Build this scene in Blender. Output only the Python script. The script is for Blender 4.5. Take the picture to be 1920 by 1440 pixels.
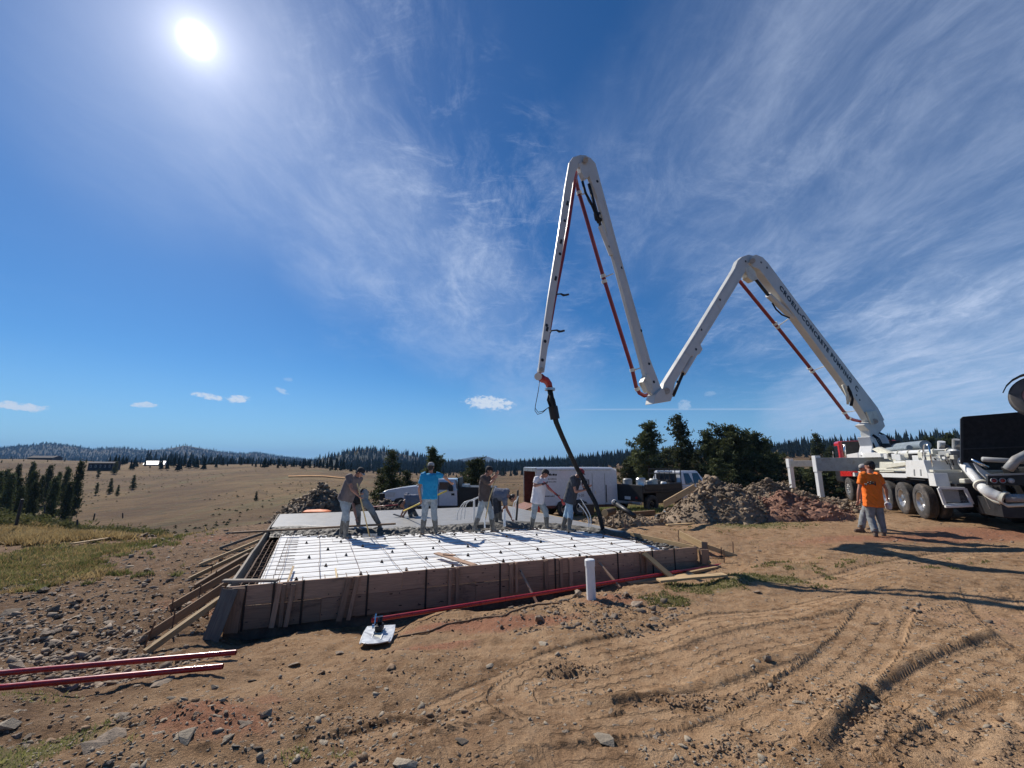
import bpy, bmesh, math, random
import numpy as np
from mathutils import Vector, Matrix, Euler, noise as mnoise

for o in list(bpy.data.objects): bpy.data.objects.remove(o)
random.seed(7); np.random.seed(7)
S = bpy.context.scene; COL = S.collection

# ------------------------------------------------------------------ camera
FPX = 780.0; PIT = math.atan(150 / FPX); CH = 1.75
CC, SS = math.cos(PIT), math.sin(PIT)
cam_d = bpy.data.cameras.new('camera'); cam = bpy.data.objects.new('camera', cam_d); COL.objects.link(cam)
cam.location = (0, 0, CH); cam.rotation_euler = (math.pi / 2 + PIT, 0, 0)
cam_d.sensor_width = 36; cam_d.lens = 36 * FPX / 1920; cam_d.clip_start = 0.05; cam_d.clip_end = 30000
S.camera = cam

def ray(px, py):
    b = 720 - py
    return (px - 960, FPX * CC - b * SS, FPX * SS + b * CC)
def at(px, py, Y):                       # the point seen at a photo pixel, at distance Y ahead
    a, y, z = ray(px, py); k = Y / y
    return Vector((a * k, Y, CH + z * k))
def gz(px, py, z=0.0):                   # the point seen at a photo pixel, at height z
    a, y, zz = ray(px, py); k = (z - CH) / zz
    return Vector((a * k, y * k, z))

# ------------------------------------------------------------------ sun and sky
SUNV = Vector(ray(368, 75)).normalized()
SUN_EL = math.asin(SUNV.z); SUN_AZ = math.atan2(SUNV.x, SUNV.y)
sl = bpy.data.lights.new('sun', 'SUN'); sl.energy = 5.0; sl.angle = math.radians(0.55); sl.color = (1.0, 0.93, 0.83)
sun = bpy.data.objects.new('sun', sl); COL.objects.link(sun); sun.location = (-30, 30, 40)
sun.rotation_euler = SUNV.to_track_quat('Z', 'Y').to_euler()

W = bpy.data.worlds.new('World'); S.world = W; W.use_nodes = True
class NT:
    """small helper to write node trees"""
    def __init__(s, nt): s.t = nt; s.n = nt.nodes; s.l = nt.links
    def new(s, kind, **kw):
        n = s.n.new(kind)
        for k, v in kw.items(): setattr(n, k, v)
        return n
    def setin(s, n, i, v):
        if v is None: return
        if hasattr(v, 'is_linked') or hasattr(v, 'links'): s.l.new(v, n.inputs[i])
        else:
            try: n.inputs[i].default_value = v
            except Exception: n.inputs[i].default_value = (v[0], v[1], v[2], 1)
    def math(s, op, a, b=None, c=None, clamp=False):
        n = s.new('ShaderNodeMath', operation=op, use_clamp=clamp)
        s.setin(n, 0, a); s.setin(n, 1, b); s.setin(n, 2, c); return n.outputs[0]
    def vmath(s, op, a, b=None, out=0, scale=None):
        n = s.new('ShaderNodeVectorMath', operation=op); s.setin(n, 0, a); s.setin(n, 1, b)
        if scale is not None: s.setin(n, 'Scale', scale)
        return n.outputs[out]
    def mix(s, f, a, b, blend='MIX'):
        n = s.new('ShaderNodeMix', data_type='RGBA', blend_type=blend); n.clamp_factor = True
        s.setin(n, 0, f); s.setin(n, 6, a); s.setin(n, 7, b); return n.outputs[2]
    def noise(s, vec, scale, detail=4, rough=0.55, dist=0.0, col=False):
        n = s.new('ShaderNodeTexNoise'); s.setin(n, 'Vector', vec); s.setin(n, 'Scale', scale)
        s.setin(n, 'Detail', detail); s.setin(n, 'Roughness', rough); s.setin(n, 'Distortion', dist)
        return n.outputs[1] if col else n.outputs[0]
    def ramp(s, f, a, b, c0=0.0, c1=1.0):
        n = s.new('ShaderNodeMapRange'); n.clamp = True; n.interpolation_type = 'SMOOTHSTEP'
        s.setin(n, 0, f); s.setin(n, 1, a); s.setin(n, 2, b); s.setin(n, 3, c0); s.setin(n, 4, c1)
        return n.outputs[0]
    def mapping(s, vec, scale=(1, 1, 1), rot=(0, 0, 0), loc=(0, 0, 0)):
        n = s.new('ShaderNodeMapping'); s.setin(n, 0, vec); n.inputs[1].default_value = loc
        n.inputs[2].default_value = rot; n.inputs[3].default_value = scale; return n.outputs[0]

def build_world():
    nt = NT(W.node_tree); nt.n.clear()
    out = nt.new('ShaderNodeOutputWorld'); bg = nt.new('ShaderNodeBackground')
    nt.l.new(bg.outputs[0], out.inputs[0])
    sky = nt.new('ShaderNodeTexSky', sky_type='NISHITA'); sky.sun_disc = False
    sky.sun_elevation = SUN_EL; sky.sun_rotation = SUN_AZ
    sky.altitude = 1500; sky.air_density = 1.0; sky.dust_density = 0.55; sky.ozone_density = 2.2
    bg.inputs[1].default_value = SKY_STRENGTH
    tc = nt.new('ShaderNodeTexCoord').outputs['Generated']
    d = nt.vmath('NORMALIZE', tc)
    sx = nt.new('ShaderNodeSeparateXYZ'); nt.l.new(d, sx.inputs[0]); x, y, z = sx.outputs
    k = 1.0 / SKY_STRENGTH
    hs = nt.new('ShaderNodeHueSaturation'); nt.l.new(sky.outputs[0], hs.inputs['Color'])
    hs.inputs['Saturation'].default_value = 1.32; hs.inputs['Value'].default_value = 0.92
    base = nt.mix(1.0, hs.outputs[0], SKY_TINT, 'MULTIPLY')
    base = nt.mix(nt.ramp(z, .22, .0, 0, .45), base, (.26 * k, .47 * k, .74 * k, 1))
    # cirrus: streaky noise on a high plane
    zz = nt.math('ADD', nt.math('MAXIMUM', z, 0.0), 0.12)
    cv = nt.new('ShaderNodeCombineXYZ'); nt.l.new(nt.math('DIVIDE', x, zz), cv.inputs[0]); nt.l.new(nt.math('DIVIDE', y, zz), cv.inputs[1])
    p = cv.outputs[0]
    warp = nt.noise(p, 1.1, 3, 0.5, col=True)
    pw = nt.vmath('ADD', p, nt.vmath('SCALE', nt.vmath('SUBTRACT', warp, (0.5, 0.5, 0.5)), scale=0.38))
    s1 = nt.noise(nt.mapping(pw, (2.1, 1.0, 1), (0, 0, math.radians(-38))), 2.2, 12, 0.72, 0.25)
    s2 = nt.noise(nt.mapping(pw, (1.2, 2.6, 1), (0, 0, math.radians(-25)), (3, 1, 0)), 4.6, 10, 0.72, 0.4)
    big = nt.noise(nt.mapping(p, (1.0, 1.0, 1), (0, 0, 0), (1.7, 0.4, 0)), 1.0, 3, 0.5, 0.4)
    wisp = nt.math('ADD', nt.ramp(s1, 0.42, 0.82, 0, 0.62), nt.math('MULTIPLY', nt.ramp(s2, 0.5, 0.8), 0.55))
    veil = nt.ramp(s1, 0.25, 0.8, 0.25, 0.75)
    def blob(px, py, rad, amp):
        c = Vector(ray(px, py)).normalized()
        dt = nt.vmath('DOT_PRODUCT', d, tuple(c), out=1)
        return nt.ramp(dt, math.cos(math.radians(rad)), math.cos(math.radians(rad * 0.15)), 0, amp)
    def summ(bl):
        a = None
        for q in bl:
            b = blob(*q); a = b if a is None else nt.math('MAXIMUM', a, b)
        return a
    m_w = summ([(740, 170, 15, 1.25), (900, 330, 14, 1.2), (960, 500, 14, .75), (1080, 620, 12, .65), (800, 60, 9, .45), (620, 330, 15, .4),
                (1300, 330, 20, .26), (1560, 160, 24, .24), (1430, 600, 13, .7), (700, 590, 8, .5), (1660, 560, 14, .5), (1780, 340, 18, .26)])
    m_v = summ([(1700, 770, 12, 1.3), (1860, 700, 15, 1.3), (1560, 805, 8, 1.2), (1880, 560, 16, .6), (1700, 220, 30, .60), (1250, 330, 16, .3),
                (500, 240, 16, .45), (700, 430, 14, .75), (560, 330, 12, .5), (860, 560, 13, .7), (1000, 700, 11, .5), (330, 230, 14, .28)])
    cl = nt.math('ADD', nt.math('MULTIPLY', wisp, nt.math('MULTIPLY', m_w, nt.ramp(big, .3, .65, .45, 1.0))), nt.math('MULTIPLY', veil, m_v))
    # thin cover elsewhere so that the sky goes on outside the frame
    cl = nt.math('ADD', cl, nt.math('MULTIPLY', nt.math('MULTIPLY', wisp, nt.ramp(big, .45, .7)), 0.10))
    cl = nt.math('MULTIPLY', cl, nt.ramp(z, -0.01, 0.10))
    cl = nt.math('MINIMUM', nt.math('MULTIPLY', cl, 0.80), 0.9)
    ccol = tuple(v * k for v in (0.53, 0.62, 0.80)) + (1,)
    c1 = nt.mix(cl, base, ccol)
    # small fair-weather clouds low over the hills
    az = nt.math('ARCTAN2', x, y); el = nt.math('ARCSINE', z)
    ae = nt.new('ShaderNodeCombineXYZ'); nt.l.new(az, ae.inputs[0]); nt.l.new(el, ae.inputs[1])
    fn = nt.noise(nt.mapping(ae.outputs[0], (1, 1.8, 1)), 75, 5, 0.65)
    fn2 = nt.math('SUBTRACT', fn, 0.5)
    tot = None
    for (px, py, wx, wy, amp, tilt) in [(36, 762, 58, 8, .95, .10), (270, 759, 24, 6, .8, 0), (390, 743, 30, 5.5, .95, .22), (445, 748, 24, 7, .95, -.12),
                                  (528, 732, 13, 5, .45, .7), (918, 756, 46, 13, 1.0, .12), (1283, 760, 13, 10, .4, 0), (540, 711, 9, 4, .2, 0), (1330, 738, 12, 5, .2, 0)]:
        v = Vector(ray(px, py)).normalized(); A = math.atan2(v.x, v.y); E = math.asin(v.z)
        v2 = Vector(ray(px + wx, py)).normalized(); wa = abs(math.atan2(v2.x, v2.y) - A)
        v3 = Vector(ray(px, py + wy)).normalized(); we = abs(math.asin(v3.z) - E)
        da = nt.math('DIVIDE', nt.math('SUBTRACT', az, A), wa)
        de = nt.math('ADD', nt.math('DIVIDE', nt.math('SUBTRACT', el, E), we), nt.math('MULTIPLY', da, tilt * wx / wy * .5))
        q = nt.math('ADD', nt.math('MULTIPLY', da, da), nt.math('MULTIPLY', de, de))
        q = nt.math('ADD', q, nt.math('MULTIPLY', fn2, 4.2))
        r = nt.ramp(q, 1.25, 0.15, 0, amp)
        tot = r if tot is None else nt.math('MAXIMUM', tot, r)
    tot = nt.math('MULTIPLY', tot, nt.ramp(y, 0.0, 0.1))
    c2 = nt.mix(tot, c1, tuple(v * k for v in (0.62, 0.70, 0.80)) + (1,))
    # vapour trail: a thin line between two directions
    a0 = Vector(ray(1050, 768)).normalized(); a1 = Vector(ray(1490, 767)).normalized(); nrm = a0.cross(a1).normalized()
    dd = nt.math('ABSOLUTE', nt.vmath('DOT_PRODUCT', d, tuple(nrm), out=1))
    line = nt.ramp(dd, 0.0028, 0.0004, 0, .38)
    line = nt.math('MULTIPLY', line, nt.math('MULTIPLY', nt.ramp(az, math.atan2(a0.x, a0.y) - .03, math.atan2(a0.x, a0.y) + .1), nt.ramp(az, math.atan2(a1.x, a1.y) + .02, math.atan2(a1.x, a1.y) - .05)))
    c3 = nt.mix(line, c2, tuple(v * k for v in (0.5, 0.6, 0.75)) + (1,))
    # the sun behind thin cirrus: disc and aureole
    dt = nt.math('MINIMUM', nt.vmath('DOT_PRODUCT', d, tuple(SUNV), out=1), 1.0)
    th = nt.math('MULTIPLY', nt.math('ARCCOSINE', dt), 180 / math.pi)
    def ex(w): return nt.math('EXPONENT', nt.math('DIVIDE', th, -w))
    core = nt.ramp(th, 1.7, .2, 0, 1.1 * k)
    g1 = nt.math('MULTIPLY', ex(1.2), 1.0 * k); g2 = nt.math('MULTIPLY', ex(4.2), 0.40 * k); g3 = nt.math('MULTIPLY', ex(13.0), 0.10 * k)
    def colmul(v, c):
        n = nt.new('ShaderNodeVectorMath', operation='SCALE'); n.inputs[0].default_value = c; nt.l.new(v, n.inputs['Scale']); return n.outputs[0]
    glow = nt.vmath('ADD', nt.vmath('ADD', colmul(core, (1, .98, .95)), colmul(g1, (1, .98, .95))), nt.vmath('ADD', colmul(g2, (1.0, .96, 1.0)), colmul(g3, (1.0, .72, .98))))
    fin = nt.vmath('ADD', c3, glow)
    nt.l.new(fin, bg.inputs[0])
HAZE = 0.00013
SKY_STRENGTH = 0.085; SKY_TINT = (0.60, 0.90, 1.05, 1)
build_world()
S.render.engine = 'CYCLES'
S.view_settings.view_transform = 'Standard'; S.view_settings.look = 'None'
S.view_settings.exposure = 0.16; S.view_settings.gamma = 1.0; S.view_settings.use_curve_mapping = False
S.cycles.max_bounces = 6; S.cycles.volume_bounces = 1; S.cycles.transparent_max_bounces = 8

# ------------------------------------------------------------------ object helpers
WM = {}
def wmat(o): return WM.get(o.name, Matrix.Identity(4))
def tag(o, label=None, cat=None, group=None, kind=None):
    if label: o['label'] = label
    if cat: o['category'] = cat
    if group: o['group'] = group
    if kind: o['kind'] = kind
    return o
def thing(name, label, cat, loc=(0, 0, 0), rz=0.0, group=None):
    o = bpy.data.objects.new(name, None); COL.objects.link(o); o.empty_display_size = .2
    o.location = loc; o.rotation_euler = (0, 0, rz)
    WM[o.name] = Matrix.Translation(loc) @ Matrix.Rotation(rz, 4, 'Z')
    return tag(o, label, cat, group)
def place(o, M, parent=None):
    COL.objects.link(o) if o.name not in COL.objects else None
    if parent is not None:
        o.parent = parent; o.matrix_basis = wmat(parent).inverted() @ M
    else: o.matrix_basis = M
    WM[o.name] = M.copy()
    return o
def copy_tree(o, loc, rz=0.0, scale=1.0, label=None, group=None):
    c = o.copy(); COL.objects.link(c); c.location = loc; c.rotation_euler = (0, 0, rz)
    c.scale = (scale,) * 3 if not hasattr(scale, '__len__') else scale
    if label: c['label'] = label
    if group: c['group'] = group
    for ch in list(o.children):
        k = ch.copy(); COL.objects.link(k); k.parent = c
        for g2 in list(ch.children):
            g = g2.copy(); COL.objects.link(g); g.parent = k
    return c

def frame(p0, p1, up=(0, 0, 1)):
    """matrix whose x axis runs p0->p1 and whose z axis is near up, origin at p0"""
    p0 = Vector(p0); p1 = Vector(p1); x = (p1 - p0).normalized(); u = Vector(up)
    y = u.cross(x)
    if y.length < 1e-4: y = Vector((0, 1, 0)).cross(x)
    y.normalize(); z = x.cross(y)
    M = Matrix((x, y, z)).transposed().to_4x4(); M.translation = p0
    return M

class MB:
    def __init__(s): s.v = []; s.f = []
    def add(s, vs, fs):
        n = len(s.v); s.v += [Vector(v) for v in vs]; s.f += [tuple(i + n for i in f) for f in fs]; return s
    def box(s, c, size, M=None):
        hx, hy, hz = size[0] / 2, size[1] / 2, size[2] / 2; c = Vector(c)
        vs = [c + Vector((x * hx, y * hy, z * hz)) for x in (-1, 1) for y in (-1, 1) for z in (-1, 1)]
        if M is not None: vs = [M @ v for v in vs]
        return s.add(vs, [(0, 1, 3, 2), (4, 6, 7, 5), (0, 4, 5, 1), (2, 3, 7, 6), (0, 2, 6, 4), (1, 5, 7, 3)])
    def bar(s, p0, p1, w, h, up=(0, 0, 1)):
        M = frame(p0, p1, up); L = (Vector(p1) - Vector(p0)).length
        return s.box((L / 2, 0, 0), (L, w, h), M)
    def hexa(s, pts):                  # 8 points: bottom 4 (ccw) then top 4
        return s.add(pts, [(3, 2, 1, 0), (4, 5, 6, 7), (0, 1, 5, 4), (1, 2, 6, 5), (2, 3, 7, 6), (3, 0, 4, 7)])
    def prism(s, poly, ext):           # poly: list of 3D points (planar), ext: vector
        n = len(poly); ext = Vector(ext); poly = [Vector(p) for p in poly]
        fs = [tuple(range(n))[::-1], tuple(range(n, 2 * n))] + [(i, (i + 1) % n, n + (i + 1) % n, n + i) for i in range(n)]
        return s.add(poly + [p + ext for p in poly], fs)
    def tube(s, pts, r, seg=10, caps=True, flat=None):
        pts = [Vector(p) for p in pts]; n = len(pts); rs = r if hasattr(r, '__len__') else [r] * n
        vs = []; prev = None
        for i, p in enumerate(pts):
            t = (pts[min(i + 1, n - 1)] - pts[max(i - 1, 0)]).normalized()
            if prev is None:
                a = Vector((0, 0, 1)) if abs(t.z) < .9 else Vector((1, 0, 0))
                if flat is not None: a = Vector(flat)
                u = (a - t * a.dot(t)).normalized()
            else: u = (prev - t * prev.dot(t)).normalized()
            prev = u; w = t.cross(u)
            for k in range(seg):
                an = 2 * math.pi * k / seg
                vs.append(p + (u * math.cos(an) + w * math.sin(an)) * rs[i])
        fs = []
        for i in range(n - 1):
            for k in range(seg):
                a = i * seg + k; b = i * seg + (k + 1) % seg
                fs.append((a, b, b + seg, a + seg))
        if caps: fs += [tuple(range(seg))[::-1], tuple(range((n - 1) * seg, n * seg))]
        return s.add(vs, fs)
    def ell(s, c, rad, M=None, nu=12, nv=8):
        c = Vector(c); vs = [Vector((0, 0, -1))]
        for j in range(1, nv):
            ph = -math.pi / 2 + math.pi * j / nv
            for i in range(nu):
                a = 2 * math.pi * i / nu; vs.append(Vector((math.cos(ph) * math.cos(a), math.cos(ph) * math.sin(a), math.sin(ph))))
        vs.append(Vector((0, 0, 1)))
        vs = [Vector((v.x * rad[0], v.y * rad[1], v.z * rad[2])) for v in vs]
        vs = [(c + (M @ v if M is not None else v)) for v in vs]
        fs = [(0, 1 + (i + 1) % nu, 1 + i) for i in range(nu)]
        for j in range(nv - 2):
            for i in range(nu):
                a = 1 + j * nu + i; b = 1 + j * nu + (i + 1) % nu; fs.append((a, b, b + nu, a + nu))
        L = 1 + (nv - 1) * nu
        fs += [(L, 1 + (nv - 2) * nu + i, 1 + (nv - 2) * nu + (i + 1) % nu) for i in range(nu)]
        return s.add(vs, fs)
    def lathe(s, prof, c, axis, seg=24):   # prof: list of (axial, radius)
        M = frame(Vector(c), Vector(c) + Vector(axis), (0, 0, 1) if abs(Vector(axis).normalized().z) < .9 else (1, 0, 0))
        vs = []
        for (a, r) in prof:
            for k in range(seg):
                an = 2 * math.pi * k / seg; vs.append(M @ Vector((a, math.cos(an) * r, math.sin(an) * r)))
        fs = []
        for i in range(len(prof) - 1):
            for k in range(seg):
                a = i * seg + k; b = i * seg + (k + 1) % seg; fs.append((a, b, b + seg, a + seg))
        return s.add(vs, fs)
    def build(s, name, mat, parent=None, smooth=False, bevel=0.0, local=False, auto=None):
        me = bpy.data.meshes.new(name)
        if parent is not None:
            vs = s.v if local else [wmat(parent).inverted() @ v for v in s.v]
            me.from_pydata([tuple(v) for v in vs], [], s.f)
        else:
            xs = [v.x for v in s.v]; ys = [v.y for v in s.v]; zs = [v.z for v in s.v]
            org = Vector(((min(xs) + max(xs)) / 2, (min(ys) + max(ys)) / 2, min(zs)))
            me.from_pydata([tuple(v - org) for v in s.v], [], s.f)
        bm = bmesh.new(); bm.from_mesh(me); bmesh.ops.recalc_face_normals(bm, faces=bm.faces)
        if smooth:
            for f in bm.faces: f.smooth = True
            if auto:
                for e in bm.edges:
                    if len(e.link_faces) == 2 and e.calc_face_angle(0) > auto: e.smooth = False
        bm.to_mesh(me); bm.free()
        me.materials.append(mat)
        o = bpy.data.objects.new(name, me); COL.objects.link(o)
        if parent is not None:
            o.parent = parent; WM[o.name] = wmat(parent).copy()
        else:
            o.location = org; WM[o.name] = Matrix.Translation(org)
        if bevel:
            m = o.modifiers.new('bevel', 'BEVEL'); m.width = bevel; m.segments = 2; m.limit_method = 'ANGLE'
        return o
def board(name, p0, p1, w, t, mat, parent=None, up=(0, 0, 1), bevel=.003, warp=0.0, end=None):
    """a plank from p0 to p1: local x along the grain, w across (y), t thick (z, near up)"""
    L = (Vector(p1) - Vector(p0)).length; mb = MB()
    nseg = max(2, int(L / .5)); vs = []
    ph = random.uniform(0, 6)
    for i in range(nseg + 1):
        x = L * i / nseg; off = warp * math.sin(ph + i / nseg * 3.0)
        for (y, z) in ((-w / 2, -t / 2), (w / 2, -t / 2), (w / 2, t / 2), (-w / 2, t / 2)):
            vs.append((x, y + off * .4, z + off))
    fs = [(0, 1, 2, 3), tuple(4 * nseg + i for i in (3, 2, 1, 0))]
    for i in range(nseg):
        for k in range(4):
            a = 4 * i + k; b = 4 * i + (k + 1) % 4; fs.append((a, a + 4, b + 4, b))
    me = bpy.data.meshes.new(name); me.from_pydata(vs, [], fs); me.materials.append(mat)
    bm = bmesh.new(); bm.from_mesh(me); bmesh.ops.recalc_face_normals(bm, faces=bm.faces); bm.to_mesh(me); bm.free()
    o = bpy.data.objects.new(name, me)
    place(o, frame(p0, p1, up), parent)
    if bevel:
        m = o.modifiers.new('bevel', 'BEVEL'); m.width = bevel; m.segments = 1; m.limit_method = 'ANGLE'
    return o

# ------------------------------------------------------------------ materials
def mat(name, col, rough=.6, metal=0.0, var=.15, nscale=6.0, bump=0.0, bscale=40.0, dirt=0.0, dirtcol=(.18, .13, .09), spec=.5, coat=0.0, rnd=0.0, trans=0.0, coords='Object', stretch=None, clamp=None):
    m = bpy.data.materials.new(name); m.use_nodes = True; nt = NT(m.node_tree); nt.n.clear()
    out = nt.new('ShaderNodeOutputMaterial'); b = nt.new('ShaderNodeBsdfPrincipled'); nt.l.new(b.outputs[0], out.inputs[0])
    tc = nt.new('ShaderNodeTexCoord').outputs[coords]
    if stretch: tc = nt.mapping(tc, stretch)
    n1 = nt.noise(tc, nscale, 5, .6)
    c = nt.mix(nt.ramp(n1, .25, .75), tuple(v * (1 - var) for v in col) + (1,), tuple(min(1, v * (1 + var)) for v in col) + (1,))
    if dirt > 0:
        d = nt.noise(tc, nscale * .45, 7, .7, .6)
        c = nt.mix(nt.ramp(d, .68 - dirt * .45, .95 - dirt * .35), c, dirtcol + (1,))
    if rnd > 0:
        oi = nt.new('ShaderNodeObjectInfo'); hs = nt.new('ShaderNodeHueSaturation'); nt.l.new(c, hs.inputs['Color'])
        nt.l.new(nt.ramp(oi.outputs['Random'], 0, 1, 1 - rnd, 1 + rnd), hs.inputs['Value']); c = hs.outputs[0]
    nt.l.new(c, b.inputs['Base Color'])
    r = nt.ramp(nt.noise(tc, nscale * 1.7, 4, .6), .2, .8, max(.03, rough - .12), min(1, rough + .12)); nt.l.new(r, b.inputs['Roughness'])
    b.inputs['Metallic'].default_value = metal; b.inputs['Specular IOR Level'].default_value = spec
    if coat: b.inputs['Coat Weight'].default_value = coat; b.inputs['Coat Roughness'].default_value = .08
    if bump:
        bn = nt.new('ShaderNodeBump'); bn.inputs['Strength'].default_value = 1.0; bn.inputs['Distance'].default_value = bump
        nt.l.new(nt.noise(tc, bscale, 6, .65), bn.inputs['Height']); nt.l.new(bn.outputs[0], b.inputs['Normal'])
    return m
def wood(name, col, col2, rough=.75, knots=True, stain=.4, staincol=(.06, .05, .045)):
    m = bpy.data.materials.new(name); m.use_nodes = True; nt = NT(m.node_tree); nt.n.clear()
    out = nt.new('ShaderNodeOutputMaterial'); b = nt.new('ShaderNodeBsdfPrincipled'); nt.l.new(b.outputs[0], out.inputs[0])
    tc = nt.new('ShaderNodeTexCoord').outputs['Object']; oi = nt.new('ShaderNodeObjectInfo').outputs['Random']
    off = nt.new('ShaderNodeCombineXYZ'); nt.l.new(nt.math('MULTIPLY', oi, 37.0), off.inputs[0]); nt.l.new(nt.math('MULTIPLY', oi, 11.0), off.inputs[1])
    p = nt.vmath('ADD', tc, off.outputs[0])
    g = nt.noise(nt.mapping(p, (1.2, 26, 26)), 1.6, 8, .65, 1.4)
    c = nt.mix(nt.ramp(g, .3, .72), col + (1,), col2 + (1,))
    st = nt.noise(nt.mapping(p, (1.3, 3, 3)), 1.3, 6, .7, .8)
    c = nt.mix(nt.ramp(st, .72 - stain * .5, .92 - stain * .25, 0, .85), c, staincol + (1,))
    if knots:
        v = nt.new('ShaderNodeTexVoronoi'); nt.setin(v, 'Vector', nt.mapping(p, (2.2, 7, 7))); v.inputs['Scale'].default_value = 1.4
        c = nt.mix(nt.ramp(v.outputs['Distance'], .11, .07), c, (.035, .022, .014, 1))
    hs = nt.new('ShaderNodeHueSaturation'); nt.l.new(c, hs.inputs['Color']); nt.l.new(nt.ramp(oi, 0, 1, .72, 1.22), hs.inputs['Value'])
    nt.l.new(hs.outputs[0], b.inputs['Base Color']); b.inputs['Roughness'].default_value = rough; b.inputs['Specular IOR Level'].default_value = .25
    bn = nt.new('ShaderNodeBump'); bn.inputs['Distance'].default_value = .0035; nt.l.new(g, bn.inputs['Height']); nt.l.new(bn.outputs[0], b.inputs['Normal'])
    return m
def glass(name, tint=(.02, .03, .04)):
    m = bpy.data.materials.new(name); m.use_nodes = True; nt = NT(m.node_tree)
    b = nt.n['Principled BSDF']; b.inputs['Base Color'].default_value = tint + (1,); b.inputs['Roughness'].default_value = .04
    b.inputs['Specular IOR Level'].default_value = .8
    n = nt.noise(nt.new('ShaderNodeTexCoord').outputs['Object'], 3, 3); nt.l.new(nt.ramp(n, .3, .8, .03, .16), b.inputs['Roughness'])
    return m
M = {}
M['form'] = wood('form_lumber', (.43, .275, .185), (.28, .185, .125), stain=.45)
M['lumber'] = wood('new_lumber', (.50, .36, .20), (.36, .24, .12), stain=.12)
M['oldwood'] = wood('grey_lumber', (.30, .26, .21), (.19, .16, .13), stain=.35)
M['brownwood'] = wood('brown_lumber', (.22, .14, .085), (.13, .085, .055), stain=.3)
M['whitepaint'] = mat('white_paint', (.70, .70, .68), .35, var=.05, dirt=.25, dirtcol=(.36, .31, .25), coat=.2)
M['boompaint'] = mat('boom_paint', (.56, .56, .53), .42, var=.06, nscale=2, dirt=.22, dirtcol=(.40, .37, .32), bump=.001)
M['creampaint'] = mat('cream_paint', (.62, .60, .50), .45, var=.08, dirt=.4, dirtcol=(.30, .25, .18))
M['greypaint'] = mat('grey_paint', (.30, .31, .31), .5, var=.12, dirt=.4)
M['redpipe'] = mat('red_paint', (.36, .018, .022), .32, var=.2, dirt=.2, dirtcol=(.2, .06, .05), coat=.3)
M['kick'] = wood('kicker_lumber', (.34, .22, .13), (.22, .14, .085), stain=.25)
M['boomred'] = mat('dark_red_pipe', (.19, .012, .018), .38, var=.2, coat=.2)
M['redtruck'] = mat('red_cab_paint', (.52, .02, .02), .3, var=.08, coat=.5)
M['black'] = mat('black_rubber', (.007, .007, .008), .8, var=.3, bump=.002, bscale=25)
M['blackpaint'] = mat('black_paint', (.008, .008, .009), .5, var=.2, dirt=.1)
M['tire'] = mat('tyre_rubber', (.045, .042, .04), .85, var=.25, dirt=.55, dirtcol=(.17, .14, .115), bump=.002)
M['steel'] = mat('bare_steel', (.50, .50, .50), .35, metal=.9, var=.2, dirt=.3, dirtcol=(.3, .28, .26))
M['mag'] = mat('magnesium_blade', (.46, .49, .53), .45, metal=.55, var=.12, nscale=9, dirt=.15, dirtcol=(.32, .30, .28))
M['chrome'] = mat('polished_metal', (.72, .72, .72), .18, metal=1, var=.1)
M['dark'] = mat('dark_steel', (.03, .03, .032), .5, metal=.4, var=.3)
M['rust'] = mat('rusty_rebar', (.15, .09, .06), .8, metal=.2, var=.4, nscale=30)
M['foam'] = mat('white_foam', (.74, .745, .74), .85, var=.05, nscale=5, dirt=.16, dirtcol=(.50, .47, .43), bump=.003, bscale=18)
M['wetmud'] = mat('fresh_concrete', (.085, .080, .072), .68, var=.35, nscale=9, bump=.02, bscale=14)
M['smoothcrete'] = mat('screeded_concrete', (.24, .235, .225), .5, var=.12, nscale=3, bump=.006, bscale=12)
M['pvc'] = mat('white_pvc', (.80, .80, .78), .35, var=.04, dirt=.12, dirtcol=(.5, .42, .34))
M['stone'] = mat('grey_brown_stone', (.215, .165, .12), .9, var=.4, nscale=5, bump=.012, bscale=16, rnd=.4)
M['palestone'] = mat('pale_stone', (.34, .28, .205), .9, var=.25, nscale=5, bump=.012, bscale=16, rnd=.2)
M['rubble'] = mat('rubble_stone', (.225, .165, .11), .92, var=.5, nscale=2.5, bump=.03, bscale=9)
M['darkrubble'] = mat('dark_rubble', (.12, .09, .065), .92, var=.6, nscale=2.5, bump=.03, bscale=9)
M['reddirt'] = mat('red_dirt', (.25, .13, .085), .95, var=.35, nscale=2.2, bump=.05, bscale=7)
M['skin'] = mat('skin', (.47, .25, .175), .5, var=.08)
M['tanskin'] = mat('sunburnt_skin', (.40, .19, .125), .5, var=.1)
M['glass'] = glass('window_glass')
M['amber'] = mat('lamp_lens_red', (.30, .02, .015), .2, var=.1, coat=.5)
M['clearlens'] = mat('lamp_lens_clear', (.55, .55, .55), .2, var=.1, coat=.5)
M['yellow'] = mat('yellow_fibreglass', (.72, .52, .06), .4, var=.1)
M['bamboo'] = mat('pale_wood_handle', (.62, .45, .20), .5, var=.15)
M['bluetub'] = mat('grey_blue_plastic', (.20, .245, .28), .5, var=.15)
M['orange'] = mat('orange_mesh', (.70, .16, .03), .6, var=.1)
M['needle'] = None
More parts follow.
